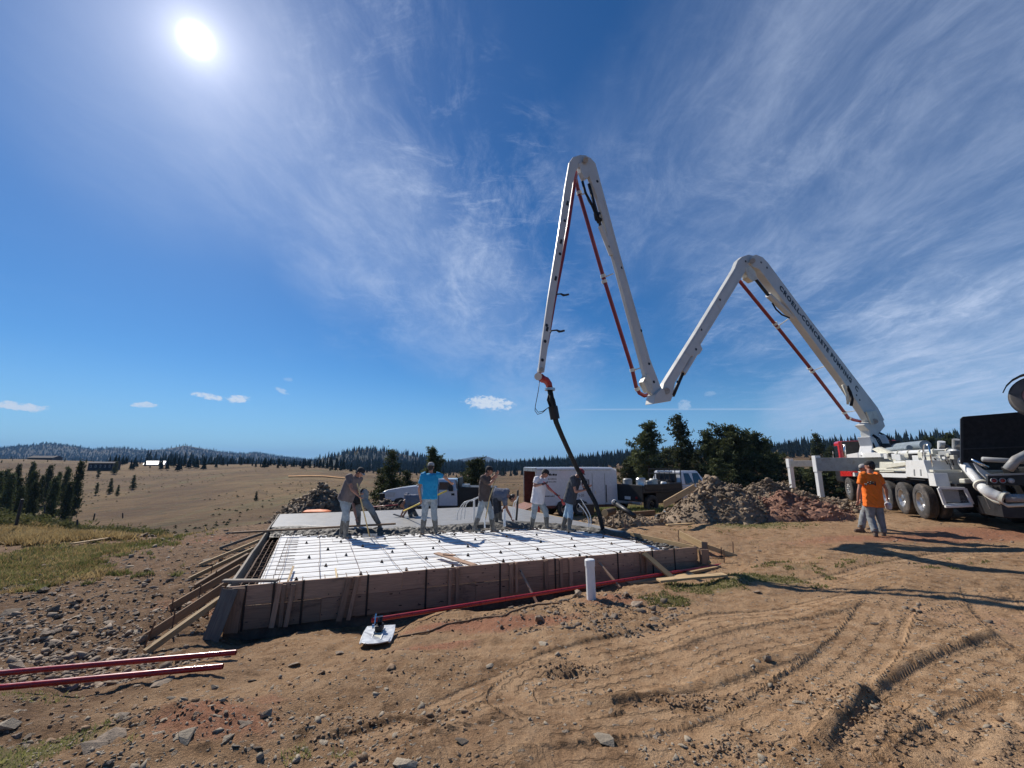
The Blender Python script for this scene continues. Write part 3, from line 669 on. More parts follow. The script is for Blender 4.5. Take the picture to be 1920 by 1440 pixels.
def build_ground():
    # rings grow with distance; a dense fan ahead of the camera and a coarse one behind
    r = [0.9]
    while r[-1] < 9000: r.append(r[-1] * (1.0095 if r[-1] < 12 else 1.013 if r[-1] < 60 else 1.022))
    r = np.array([0.0001, .3, .6] + r)
    a = np.concatenate([np.linspace(-math.pi, -1.40, 50, endpoint=False), np.linspace(-1.40, 1.30, 880, endpoint=False), np.linspace(1.30, math.pi, 50, endpoint=False)])
    na, nr = len(a), len(r)
    X = np.outer(r, np.sin(a)).ravel(); Y = np.outer(r, np.cos(a)).ravel()
    Z, U, V, Mk = height(X, Y, True)
    rr = np.hypot(X, Y)
    vs = np.stack([X, Y, Z], 1)
    i = np.arange(nr - 1)[:, None] * na; j = np.arange(na)[None, :]; j2 = (j + 1) % na
    q = np.stack([i + j, i + na + j, i + na + j2, i + j2], -1).reshape(-1, 4)
    me = bpy.data.meshes.new('ground'); me.vertices.add(len(vs)); me.vertices.foreach_set('co', vs.ravel().astype(np.float32))
    me.loops.add(q.size); me.loops.foreach_set('vertex_index', q.ravel().astype(np.int32)[::-1].copy())
    me.polygons.add(len(q)); me.polygons.foreach_set('loop_start', np.arange(0, q.size, 4, dtype=np.int32)); me.polygons.foreach_set('loop_total', np.full(len(q), 4, np.int32))
    me.update(calc_edges=True)
    me.polygons.foreach_set('use_smooth', np.ones(len(q), bool))
    g, s, rd = cover(X, Y)
    cpx = 960 + 790 * np.where(Y > 1, X / np.maximum(Y, 1), np.sign(X) * 9); r_in = np.interp(cpx, [150, 420], [33, 19]); far = sstep(0, 7, rr - r_in + fbm(X, Y, .3, 3, 90) * 3)
    hill = sstep(380, 700, rr)
    def attr(name, arr):
        at_ = me.color_attributes.new(name, 'FLOAT_COLOR', 'POINT'); at_.data.foreach_set('color', arr.ravel().astype(np.float32))
    attr('cover', np.stack([g, s, rd, np.ones_like(g)], 1)); left = np.clip(sstep(-1.6, -4.2, X + .12 * Y + fbm(X, Y, .8, 3, 333) * 1.5) + np.exp(-((X + .5) / 1.6) ** 2 - ((Y - 3.2) / .9) ** 2) * .5, 0, 1)
    attr('cover2', np.stack([far, hill, left, np.ones_like(g)], 1))
    t = me.attributes.new('track', 'FLOAT_VECTOR', 'POINT'); t.data.foreach_set('vector', np.stack([U, V, Mk], 1).ravel().astype(np.float32))
    me.materials.append(M['ground'])
    o = bpy.data.objects.new('ground', me); COL.objects.link(o); tag(o, kind='structure')
build_ground()
# ------------------------------------------------------------------ foundation form, insulation, steel and concrete
def fu(px, z=-.1, v=-.02):            # distance along the front edge seen at photo column px
    q = (px - 960) / FPX; b = sl(0, v)
    # X = b.x+U.x u ; depth = (b.y+U.y u)*CC + (z-CH)*SS
    return (q * (b.y * CC + (z - CH) * SS) - b.x) / (UD.x - q * UD.y * CC)
form = thing('foundation_form', 'long low timber form of reddish weathered planks around the new slab', 'concrete form', tuple(sl(UL / 2, 0, -.65)), math.atan2(UD.y, UD.x))
NV = Vector((UD.y, -UD.x, 0))         # outwards from the front edge
LV = Vector((-VD.y, VD.x, 0))         # outwards from the left edge
UP = Vector((0, 0, 1))
def fb(u0, u1, ztop, zbot, off=.02, th=.038):   # plank on edge along the front
    zc = (ztop + zbot) / 2
    return board('plank', sl(u0, 0, zc) + NV * off, sl(u1, 0, zc) + NV * off, th, abs(ztop - zbot), M['form'], form, (0, 0, 1), .004, warp=.004)
cuts = [0.0, 2.45, 5.05, 7.0, UL + .03]
for a, b in zip(cuts, cuts[1:]): fb(a + .002, b - .002, random.uniform(-.006, .006), -.275)
cuts = [-.02, 1.25, 3.7, 6.1, UL + .03]
for a, b in zip(cuts, cuts[1:]): fb(a + .002, b - .002, -.281, -.585 + random.uniform(-.01, .01), .022)
# left, right and back planks
for (u, sgn) in ((0, 1), (UL, -1)):
    vv = [0.02, 2.9, 5.1, 7.7, 9.8]
    for a, b in zip(vv, vv[1:]):
        off = (LV * .02 if sgn > 0 else LV * -.02)
        board('plank', sl(u, a, -.135) + off, sl(u, b - .004, -.135) + off, .04, .27, M['oldwood'] if sgn > 0 else M['lumber'], form, (0, 0, 1), .004, warp=.01)
        board('plank', sl(u, a, -.43) + off, sl(u, b - .004, -.43) + off, .04, .31, M['oldwood'], form, (0, 0, 1), .004)
for a, b in ((0, 4.2), (4.2, UL)):
    board('plank', sl(a, 9.82, -.14), sl(b - .004, 9.82, -.14), .04, .27, M['oldwood'], form)
# steel straps over the planks
for px in (461, 514, 569, 690, 799, 937, 1100, 1157, 1222, 1263, 1040):
    u = fu(px); mb = MB(); w = .030
    mb.box((0, 0, -.30), (w, .003, .62), Matrix.Translation(sl(u, 0) + NV * .047) @ Matrix.Rotation(math.atan2(UD.y, UD.x), 4, 'Z'))
    mb.box((0, 0, 0.006), (w, .05, .004), Matrix.Translation(sl(u, 0) + NV * .022) @ Matrix.Rotation(math.atan2(UD.y, UD.x), 4, 'Z'))
    mb.build('strap', M['blackpaint'], form)
# nail heads
mb = MB()
for i in range(70):
    u = random.uniform(.3, UL - .2); z = random.choice((-.05, -.22, -.33, -.52)) + random.uniform(-.02, .02)
    mb.ell(sl(u, 0, z) + NV * .043, (.009, .006, .009), nu=6, nv=4)
mb.build('nail_heads', M['dark'], form)['kind'] = 'stuff'
# upright cleats
for (px, wd, z0, z1, tl) in [(521, .07, 0, -.6, .03), (533, .055, -.02, -.6, 0), (547, .06, -.03, -.61, .03), (648, .09, .0, -.62, .06), (664, .06, .0, -.62, .05), (843, .05, -.02, -.6, 0), (857, .06, 0, -.6, 0), (957, .07, -.01, -.5, 0),
                             (967, .05, 0, -.5, 0), (1022, .08, -.01, -.52, 0), (1050, .06, 0, -.5, 0), (1068, .07, 0, -.52, 0), (1200, .07, 0, -.4, 0), (1210, .06, 0, -.42, 0), (1311, .08, -.02, -.36, 0)]:
    u = fu(px)
    board('cleat', sl(u - tl, 0, z1) + NV * .068, sl(u + tl, 0, z0) + NV * .064, wd, .036, M['form'], form, tuple(NV), .004)
# raking planks at the front right
for (a, b, w, m_) in [((1203, 1037), (1260, 1082), .12, 'lumber'), ((972, 1075), (988, 1118), .04, 'form'), ((1119, 1062), (1134, 1090), .04, 'form')]:
    u = fu(a[0]); p = sl(u, 0, -.02 if w > .1 else -.12) + NV * .10; q = sl(u + (.28 if w > .1 else .1), 0, 0) + NV * .62; q.z = gh(q.x, q.y) + .02
    board('brace', p, q, w, .036, M[m_], form, tuple(NV + UP), .003)
# corner planks
c0 = sl(.06, 0, -.02) + NV * .075; board('corner_plank', sl(-.10, -.05, -.66) + NV * .26, c0 - UD * .02, .20, .04, M['oldwood'], form, tuple(NV), .004)
board('corner_plank', sl(.10, 0, -.61) + NV * .064, sl(.14, 0, -.015) + NV * .064, .17, .034, M['form'], form, tuple(NV), .004)
board('corner_tie', sl(-.12, .30, .022), sl(.62, .02, .024), .09, .034, M['oldwood'], form, (0, 0, 1), .003)
board('corner_plank', sl(-.10, -.02, -.60) - VD * .0 + LV * .06, sl(-.03, .1, -.01) + LV * .055, .10, .036, M['form'], form, tuple(LV), .003)
# kickers down the left side: (v on the form, outward run, back offset)
for (v, run, dv, w, mt, ztop) in [(.02, .72, -.62, .075, 'lumber', -.14), (.42, .90, -.35, .12, 'kick', -.05), (1.55, .90, -.45, .115, 'kick', -.05), (2.6, .80, -.45, .09, 'kick', -.04),
                                  (3.3, 1.05, -.45, .07, 'lumber', -.04), (4.3, 1.1, -.4, .06, 'lumber', -.03), (5.6, 1.0, -.2, .06, 'oldwood', -.03)]:
    p = sl(0, v, ztop) + LV * .06; q = sl(0, v + dv) + LV * run; q.z = gh(q.x, q.y) + .03
    side = (q - p).cross(UP).normalized()
    board('kicker', p, q, .036 if w > .1 else w * .9, w, M[mt], form, (0, 0, 1), .003, warp=.006)
    board('kicker_block', sl(0, v, ztop - .30) + LV * .062, sl(0, v, ztop + .02) + LV * .062, .08, .034, M['brownwood'], form, tuple(LV), .003)
for (v, run, dz) in [(.30, .62, .34), (1.40, .55, .34), (2.3, .5, .3), (1.2, .85, .22), (3.1, .7, .25)]:
    q = sl(0, v - .25) + LV * run; g = gh(q.x, q.y)
    tag(MB().tube([(q.x, q.y, g - .1), (q.x + .01, q.y, g + dz)], .010, 6).build('form_stake', M['rust']), 'rusty steel stake driven beside the kicker planks left of the slab', 'stake', 'steel stakes holding the kickers')
q = on(268, 1212); tag(MB().tube([q + Vector((0, 0, -.08)), q + Vector((.10, .02, .30))], .012, 6).build('form_stake', M['rust']), 'leaning rusty steel stake at the foot of the nearest pale kicker plank', 'stake')
# footing strip on the left and edge: dark trench bottom, hidden soil
xs = []
mb = MB(); mb.hexa([sl(.0, .0, -.75), sl(UL, .0, -.75), sl(UL, 9.8, -.75), sl(.0, 9.8, -.75), sl(.0, .0, -.58), sl(UL, .0, -.58), sl(UL, 9.8, -.58), sl(.0, 9.8, -.58)])
tag(mb.build('footing_bed', M['darkrubble']), kind='structure')
# boundary between the foam and the fresh concrete
def bnd(u):
    P = [(470, 1003), (560, 1001), (640, 1006), (720, 1004), (790, 1001), (880, 996), (960, 992), (1010, 990), (1080, 994), (1140, 1002), (1190, 1012)]
    us = []; vs_ = []
    for p in P:
        g = gz(p[0], p[1], -.1); a, b = slab_uv(g.x, g.y); us.append(a); vs_.append(b)
    return np.interp(u, us, vs_)
def conc_grid(name, u0, u1, vfun0, v1, step, zf, matl, label):
    nu = int((u1 - u0) / step); nv = int((v1 - 2.0) / step)
    U_, T_ = np.meshgrid(np.linspace(u0, u1, nu), np.linspace(0, 1, nv)); V0 = vfun0(U_); V_ = V0 + (v1 - V0) * T_
    x = NL.x + UD.x * U_ + VD.x * V_; y = NL.y + UD.y * U_ + VD.y * V_; z = zf(U_, V_, x, y)
    vs = np.stack([x, y, z], -1).reshape(-1, 3)
    i = np.arange(nv - 1)[:, None] * nu; j = np.arange(nu - 1)[None, :]
    q = np.stack([i + j, i + j + 1, i + nu + j + 1, i + nu + j], -1).reshape(-1, 4)
    me = bpy.data.meshes.new(name); me.from_pydata([tuple(v) for v in vs], [], [tuple(int(k) for k in f) for f in q]); me.materials.append(matl)
    for p in me.polygons: p.use_smooth = True
    o = bpy.data.objects.new(name, me); COL.objects.link(o); return o
def zmud(U_, V_, x, y):
    b = bnd(U_); d = V_ - b + fbm(x, y, 3.0, 3, 105) * .22
    t = sstep(-.05, .55, d); z = -.155 + t * .145
    lump = np.abs(fbm(x, y, 5, 4, 100, .6)) * .10 + fbm(x, y, 16, 3, 102) * .035
    amp = np.exp(-((d - .35) / .42) ** 2)
    z = z + lump * amp - .02 * amp
    return np.where(V_ > b + 1.5, -.004, z)
cs = conc_grid('fresh_concrete', .03, UL - .03, lambda u: bnd(u) - .12, 7.4, .035, zmud, M['wetmud'], '')
tag(cs, 'rough grey wave of freshly pumped wet concrete behind the workers boots', 'wet concrete', kind='structure')
def zflat(U_, V_, x, y): return .002 + fbm(x, y, 1.2, 3, 110) * .004 - .012 * (1 - sstep(0, .15, V_ - (bnd(U_) + .75 + .25 * np.sin(U_ * 1.3))))
cf = conc_grid('concrete_slab', .02, UL - .02, lambda u: bnd(u) + .78 + .25 * np.sin(u * 1.3), 9.78, .12, zflat, M['smoothcrete'], '')
tag(cf, 'smooth grey screeded concrete at the back of the slab', 'concrete slab', kind='structure')
# mud spill along the right hand form plank
mb = MB()
for i in range(160):
    v = random.uniform(.05, 2.9); u = UL - .05 - abs(random.gauss(0, .12)); s = random.uniform(.02, .06)
    mb.ell(sl(u, v, -.13 + random.uniform(0, .05)), (s * 1.3, s, s * .5), Matrix.Rotation(random.uniform(0, 3), 3, 'Z'), 6, 4)
tag(mb.build('concrete_spill', M['wetmud'], smooth=True), 'lumpy dark concrete spilled along the inside of the right form plank', 'concrete spill', kind='stuff')
mb = MB()
for i in range(220):
    u = random.uniform(.1, UL - .2); v = float(bnd(u)) + random.gauss(.0, .14); s = random.uniform(.012, .045)
    mb.ell(sl(u, v, -.13 + random.uniform(0, .03)), (s * 1.5, s, s * .6), Matrix.Rotation(random.uniform(0, 3), 3, 'Z'), 6, 4)
tag(mb.build('concrete_crumbs', M['wetmud'], smooth=True), 'scattered lumps of wet concrete along the edge of the foam boards', 'wet concrete', kind='stuff')

# foam boards
foam = thing('foam_insulation', 'white foam insulation boards laid inside the form under the rebar', 'insulation', tuple(sl(UL / 2, 2.4, -.22)), math.atan2(UD.y, UD.x))
v = .38; row = 0
while v < 5.6:
    u = .32 - (1.2 if row % 2 else 0); v1 = v + 1.21
    while u < UL - .15:
        a = max(u, .32); b = min(u + 2.43, UL - .12)
        if b - a > .15:
            n0 = 5; mb = MB(); vm = float(max(bnd(a), bnd(b))) + .6
            if v < vm:
                dz = random.uniform(-.006, .004); ve = min(v1, vm)
                g_ = .004; tp = [sl(a + g_, v + g_, -.12 + dz), sl(b - g_, v + g_, -.12 + dz + random.uniform(-.004, .004)), sl(b - g_, ve - g_, -.12 + dz), sl(a + g_, ve - g_, -.12 + dz + random.uniform(-.004, .004))]
                mb.hexa([p - UP * .10 for p in tp] + tp); mb.build('foam_board', M['foam'], foam, bevel=.003)
        u += 2.43
    v = v1; row += 1
# supports under the foam edge so that the trench has a bank
mb = MB(); mb.hexa([sl(.40, .46, -.6), sl(UL - .2, .46, -.6), sl(UL - .2, 5.5, -.6), sl(.40, 5.5, -.6), sl(.40, .46, -.226), sl(UL - .2, .46, -.226), sl(UL - .2, 5.5, -.226), sl(.40, 5.5, -.226)])
tag(mb.build('gravel_base', M['darkrubble']), kind='structure')
# steel mat
steel = thing('rebar_mat', 'crossed rusty reinforcing bars tied over the white foam boards', 'rebar', tuple(sl(UL / 2, 2.4, -.08)), math.atan2(UD.y, UD.x))
def barline(a, b, z, r=.0048, name='rebar', wob=.012):
    n = 9; pts = []
    for i in range(n):
        t = i / (n - 1); p = a.lerp(b, t); p = p + Vector((random.gauss(0, wob * .5), random.gauss(0, wob * .5), random.gauss(0, .003))); p.z += z; pts.append(p)
    MB().tube(pts, r, 5).build(name, M['rust'], steel, smooth=True)
v = .12
while v < 4.9:
    vv = v + random.uniform(-.03, .03); ue = UL - .15
    u0 = .12
    if vv > float(min(bnd(1.0), bnd(4))) + .1: break
    barline(sl(u0, vv), sl(ue, vv + random.uniform(-.03, .03)), -.075)
    v += .37
u = .14
while u < UL - .1:
    uu = u + random.uniform(-.03, .03)
    barline(sl(uu, .08), sl(uu + random.uniform(-.05, .05), float(bnd(uu)) + .15), -.058)
    u += .24 if u < .55 else .62
# stirrups and extra bars in the edge footing
for i in range(15):
    v = .15 + i * .32
    for dz in (-.14, -.36): pass
    mb = MB(); mb.tube([sl(.08, v, -.08), sl(.10, v, -.42), sl(.50, v + .02, -.42), sl(.52, v + .02, -.06), sl(.78, v, -.07)], .007, 5); mb.build('stirrup', M['rust'], steel)
for k, (du, z) in enumerate([(.10, -.10), (.2, -.11), (.3, -.10), (.12, -.40)]): barline(sl(du, .1), sl(du, 4.7), z, .0085)
for i in range(26):
    u = .3 + i * .33
    mb = MB(); mb.tube([sl(u, .07, -.08), sl(u, .09, -.42), sl(u, .30, -.42), sl(u, .32, -.07), sl(u, .55, -.07)], .007, 5); mb.build('stirrup', M['rust'], steel)
# bar chairs standing on the foam
chair = MB().lathe([(0, .032), (.008, .032), (.045, .012), (.055, .015), (.055, 0)], (0, 0, 0), (0, 0, 1), 8).build('rebar_chair', M['black'])
tag(chair, 'small black cone shaped chair propping the rebar above the foam', 'rebar chair', 'rebar chairs on the foam boards')
first = True
for i in range(9):
    for j in range(5):
        u = .95 + i * .87 + random.uniform(-.1, .1) + (.4 if j % 2 else 0); v = .55 + j * .86 + random.uniform(-.08, .08)
        if u > UL - .3 or v > float(bnd(u)) - .1: continue
        c = chair if first else copy_tree(chair, (0, 0, 0)); first = False
        c.location = sl(u, v, -.122)
# screed board and offcuts
sb = board('screed_board', at(436, 999, 11.25), at(742, 982, 12.05), .09, .045, M['brownwood'], None, (0, 0, 1))
tag(sb, 'long dark straight screed board lying across the slab edge by the bent worker', 'screed board')
ob = board('wood_offcut', gz(818, 1037, -.03), gz(890, 1060, -.03), .13, .025, M['form'], None); tag(ob, 'reddish plank offcut lying aslant on the rebar near the front edge', 'plank')
ob = board('wood_offcut', gz(832, 1039, -.005), gz(853, 1041, -.005), .09, .02, M['form'], None); tag(ob, 'short reddish wood scrap on top of the slanting plank offcut', 'plank')
ob = board('wood_offcut', gz(540, 1090, -.05), gz(550, 1062, -.05), .03, .02, M['lumber'], None); tag(ob, 'narrow pale stick lying on the foam at the left front corner', 'stick')
ob = board('wood_offcut', gz(632, 1085, -.05), gz(629, 1066, -.05), .025, .02, M['bamboo'], None); tag(ob, 'thin yellowish stick standing against the front plank on the foam', 'stick')
# planks outside the front right corner
fc = thing('corner_bracing', 'pale planks and braces nailed outside the right corner of the form', 'bracing', tuple(NR + Vector((.5, .1, -.35))))
board('plank', at(1274, 1001, 10.9), at(1323, 1026, 9.9), .036, .16, M['lumber'], fc); board('plank', at(1321, 1016, 9.85), at(1322, 1044, 9.8), .12, .036, M['form'], fc)
board('brace', at(1326, 1025, 9.85), at(1382, 1044, 9.6), .036, .10, M['lumber'], fc); board('brace', at(1306, 1030, 9.6), at(1332, 1056, 9.3), .05, .05, M['lumber'], fc)
board('plank', sl(UL + .06, -.2, -.33), sl(UL + .06, -.2, -.03), .16, .034, M['form'], fc, (0, 1, 0))
board('plank', at(1372, 1036, 9.7), at(1380, 1052, 9.6), .1, .03, M['brownwood'], fc)
for (px, y0, y1, Y) in [(1273, 994, 1018, 11.0), (1353, 1026, 1056, 9.7), (1375, 1016, 1040, 9.9), (1240, 1044, 1066, 9.6), (1358, 1030, 1055, 9.4)]:
    tag(MB().tube([at(px, y1, Y), at(px - 1, y0, Y)], .012, 6).build('form_stake', M['rust']), 'rusty steel stake standing near the right corner of the form', 'stake', 'steel stakes at the right corner')
# floor heating tubes and pipe stubs in the slab
def pipe(name, pts, Y, r, m_, label, cat, group=None, seg=8):
    P = [at(p[0], p[1], Y if len(p) < 3 else p[2]) for p in pts]
    # smooth the bends
    Q = []
    n = len(P)
    for i in range(n - 1):
        a, b, c, d = P[max(i - 1, 0)], P[i], P[i + 1], P[min(i + 2, n - 1)]
        for k in range(6):
            t = k / 6; Q.append(.5 * ((2 * b) + (c - a) * t + (2 * a - 5 * b + 4 * c - d) * t * t + (3 * b - a - 3 * c + d) * t ** 3))
    Q.append(P[-1])
    return tag(MB().tube(Q, r, seg).build(name, m_, smooth=True), label, cat, group)
for k, (x0, y0, x1, y1) in enumerate([(857, 975, 869, 944), (864, 974, 873.5, 943), (870.5, 973, 878, 942)]):
    pipe('heating_tube', [(x0, y0), (x0 + 1.5, y0 - 14), (x1 - 4, y1 + 4), (x1 + 3, y1 - 3), (885, 937 + k), (898, 931 + k)], 12.9, .012, M['pvc'], ['leftmost', 'middle', 'rightmost'][k] + ' of three bent white tubes rising beside the man with the rake', 'tube', 'bent white tubes by the rake man')
pipe('pipe_stub', [(889, 976), (889, 957), (889, 938)], 12.6, .03, M['pvc'], 'upright pale pipe stub beside the three bent tubes', 'pipe')
pipe('pipe_stub', [(909, 990), (909, 981), (909, 971)], 11.6, .02, M['pvc'], 'thin pale pipe stub between the legs of the brown shirted man', 'pipe')
pipe('pipe_stub', [(946, 987), (946, 970), (946, 955)], 12.0, .035, M['pvc'], 'thick white pipe stub beside the hand of the man bending down', 'pipe')
pipe('heating_tube', [(961, 974), (961, 960), (964, 942), (970, 938)], 12.6, .012, M['pvc'], 'left thin white tube of the pair tied to the black pole', 'tube')
pipe('heating_tube', [(965.5, 974), (965, 955), (968, 941), (972, 930)], 12.6, .012, M['pvc'], 'right thin white tube of the pair tied to the black pole', 'tube')
pipe('black_pole', [(968, 976), (970, 950), (971, 919)], 12.7, .03, M['dark'], 'short dark pole standing behind the bending man', 'pole')
pipe('heating_tube', [(1084, 944), (1090, 950), (1099, 963), (1104, 976), (1104, 988)], 12.2, .014, M['pvc'], 'lower of two long white tubes arching beside the hose', 'tube')
pipe('heating_tube', [(1088, 934), (1093, 942), (1105.5, 964), (1108, 976), (1107.5, 987)], 12.3, .014, M['pvc'], 'upper of two long white tubes arching beside the hose', 'tube')
# white capped pipe in front
pp = thing('white_pipe', 'white capped plastic pipe standing upright in the dirt before the form', 'pipe', tuple(at(1110, 1135, 6.6)))
b0 = at(1110, 1140, 6.6); t0 = at(1108.5, 1050, 6.6)
t0.x = b0.x - .01; t0.y = b0.y
MB().tube([b0 - UP * .1, t0], .068, 24).build('pipe_body', M['pvc'], pp, smooth=True, auto=.7)
MB().lathe([(-.085, 0), (-.085, .076), (0, .076), (.012, .066), (.016, 0)], t0, (0, 0, 1), 24).build('pipe_cap', M['pvc'], pp, smooth=True, auto=.5)
# red bull float: blade, bracket, long handle
fl = thing('bull_float', 'grey bull float blade on a very long red handle lying before the form', 'bull float', tuple(on(708, 1205)))
L0 = at(697, 1163, 6.35); R0 = at(1372, 1056, 9.55)
for i in range(5):
    a = L0.lerp(R0, i / 5); b = L0.lerp(R0, (i + 1) / 5)
    MB().tube([a, b.lerp(a, -.0)], .030, 14, True).build('handle_section', M['redpipe'], fl, smooth=True, auto=.8)
MB().tube([R0, R0 + (R0 - L0).normalized() * .25], .018, 10).build('handle_end', M['dark'], fl, smooth=True)
bc = on(708, 1206); X_ = (at(740, 1190, bc.y) - at(676, 1196, bc.y)).normalized(); X_.z = 0.0; X_.normalize()
bA = on(683, 1160); bB = on(722, 1232)
# blade: a long rounded plate seen end on, running away from the camera
Lg = Vector((-.16, 1.0, 0)).normalized(); Sd = Vector((Lg.y, -Lg.x, 0))
ctr = on(707, 1203); zc = ctr.z + .055
poly = []
for (a, b) in [(-.22, .36), (-.235, .18), (-.235, 0), (-.225, -.16)] + [(-.225 * math.cos(t), -.17 - .12 * math.sin(t)) for t in [math.pi * k / 10 for k in range(1, 10)]] + [(.225, -.16), (.235, 0), (.235, .18), (.22, .36)]:
    p = Vector((ctr.x, ctr.y, zc)) + Sd * a * .85 + Lg * b * 1.0; p.z += (.03 if b < -.22 else 0) + .02 * max(0, b); poly.append(p)
MB().prism(poly, (0, 0, .012)).build('blade', M['mag'], fl, bevel=.003)
o3 = Vector((ctr.x, ctr.y, zc + .014))
for s in (-1, 1): MB().bar(o3 + Sd * .06 * s + Lg * -.15, o3 + Sd * .055 * s + Lg * .26, .012, .035).build('rib', M['pvc'], fl)
MB().bar(o3 + Lg * -.15, o3 + Lg * .22, .11, .008).build('mount_plate', M['creampaint'], fl)
MB().box(o3 + Lg * .16 + UP * .05, (.09, .14, .075), None).build('pivot_block', M['blackpaint'], fl, bevel=.015)
MB().tube([o3 + Lg * .16 + UP * .10, o3 + Lg * .20 + UP * .15], .035, 10).build('pivot_shaft', M['blackpaint'], fl)
MB().tube([o3 + Lg * .14 - Sd * .09 + UP * .07, o3 + Lg * .14 - Sd * .06 + UP * .07], .03, 12).build('pivot_bolt', M['chrome'], fl)
MB().tube([o3 + Lg * .16 - Sd * .06 + UP * .10, o3 + Lg * .2 - Sd * .06 + UP * .2, L0 + UP * .03, L0.lerp(R0, .02) + UP * .03], .01, 8).build('bracket', M['chrome'], fl)
# two red handle tubes on the left
for k, (p0, p1, z0, z1, lab) in enumerate([((-60, 1278), (441, 1236), .02, .03, 'upper of two red metal tubes lying on the ground at lower left'), ((-60, 1297), (416, 1264), .02, .03, 'lower of two red metal tubes lying on the ground at lower left')]):
    a = on(*p0); b = on(*p1); a.z += .05; b.z += .07
    n = 24; 
    for i in range(n):   # keep the tube clear of the ground
        t = i / (n - 1); q = a.lerp(b, t); g = gh(q.x, q.y)
        if q.z < g + .022: d = g + .022 - q.z; a.z += d; b.z += d
    d = (b - a).normalized(); t = thing('red_tube', lab, 'tube', tuple((a + b) / 2 - UP * .022), math.atan2(d.y, d.x))
    MB().tube([a, b - d * .02], .027, 16, False).build('tube_body', M['redpipe'], t, smooth=True)
    MB().lathe([(0, .027), (.02, .027), (.02, .022), (-.03, .022), (-.03, 0)], b - d * .02, d, 16).build('tube_end', M['redpipe'], t, smooth=True, auto=.6)
# loose planks on the ground
def loose(p0, p1, w, t, m_, label, z=.03, name='loose_plank', cat='plank', dz1=0, group=None):
    a = on(*p0); b = on(*p1); a.z += z; b.z += z + dz1
    return tag(board(name, a, b, w, t, m_, None, (0, 0, 1), .003, warp=.01), label, cat, group)
loose((133, 1025), (233, 1009), .12, .03, M['lumber'], 'pale plank lying on the grass far left of the slab', .10)
loose((1178, 1093), (1300, 1080), .14, .035, M['lumber'], 'left pale plank of the pair in front of the right end of the form', .02)
loose((1235, 1096), (1360, 1083), .16, .035, M['lumber'], 'right pale plank of the pair in front of the right end of the form', .055)
loose((1290, 1078), (1350, 1064), .07, .05, M['lumber'], 'short thin batten under the red handle near the right corner', .02)
loose((1170, 988), (1330, 973), .18, .04, M['lumber'], 'longest pale plank of the stack on the ground behind the form', .04)
loose((1185, 982), (1300, 970), .16, .04, M['lumber'], 'pale plank beside the longest one behind the form', .05)
loose((1290, 976), (1392, 962), .16, .04, M['lumber'], 'pale plank reaching towards the red dirt pile', .08)
loose((1250, 986), (1360, 979), .12, .04, M['lumber'], 'narrow pale plank at the front of the stack behind the form', .03)
loose((1340, 975), (1368, 972), .1, .06, M['lumber'], 'short pale block next to the plank stack', .03)
loose((1150, 971), (1228, 966), .16, .18, M['brownwood'], 'thick dark timber beam lying right of the hose', .10, 'timber_beam', 'beam')
loose((1012, 962), (1062, 966), .1, .04, M['lumber'], 'pale plank on the dirt behind the white shirted man', .12)
tag(board('leaning_plank', at(1245, 946, 13.0), at(1302, 913, 14.6), .04, .2, M['lumber'], None, (0, 0, 1)), 'pale plank leaning up the side of the grey rubble pile', 'plank')
tag(MB().tube([at(1153, 943, 13.6), at(1190, 968, 12.6)], .07, 12, True).build('steel_tube', M['dark'], smooth=True), 'dark steel tube with a pale open end leaning beside the beam', 'pipe')
tag(MB().lathe([(0, .085), (.03, .09), (.03, .045), (-.02, .045)], at(1152, 942, 13.55), at(1152, 942, 13.55) - at(1190, 968, 12.6), 16).build('tube_collar', M['pvc'], smooth=True, auto=.5), 'pale ring on the end of the dark steel tube', 'ring')
lg = thing('log', 'short cut log with pale end grain beside the hose', 'log', tuple(on(1136, 972)))
pA = at(1134, 962, 12.9); pB = at(1150, 958, 13.5)
MB().tube([pA, pB], .11, 14).build('bark', M['brownwood'], lg, smooth=True, auto=.6); MB().lathe([(0, .105), (.012, .10), (.012, 0)], pA, pA - pB, 14).build('cut_end', M['lumber'], lg)
# grey tub
tb = MB(); q = on(1258, 976); 
tb.hexa([q + Vector(v) for v in [(-.26, -.2, -.02), (.26, -.2, -.02), (.26, .2, -.02), (-.26, .2, -.02), (-.2, -.16, .36), (.24, -.2, .32), (.22, .18, .36), (-.2, .18, .38)]])
tag(tb.build('plastic_tub', M['bluetub'], bevel=.03), 'grey blue plastic tub upside down before the grey rubble pile', 'tub')
tag(MB().hexa([on(1236, 976) + Vector(v) for v in [(-.2, -.12, 0), (.15, -.16, 0), (.16, .14, 0), (-.18, .14, 0), (-.1, -.1, .22), (.1, -.12, .3), (.12, .1, .26), (-.12, .1, .2)]]).build('dark_bag', M['dark'], bevel=.04), 'small dark crumpled bag left of the grey tub', 'bag')
for (px, y0, y1, Y) in [(1172, 974, 992, 12.0), (1150, 968, 985, 12.2)]:
    tag(MB().tube([at(px, y1, Y), at(px, y0, Y)], .014, 6).build('form_stake', M['rust']), 'short rusty stake standing by the planks right of the hose', 'stake', 'stakes right of the hose')
tag(MB().tube([on(393, 985) - UP * .05, on(393, 985) + UP * .42], .012, 6).build('survey_stake', M['yellow']), 'thin yellow survey stake in the dirt left of the slab', 'stake')
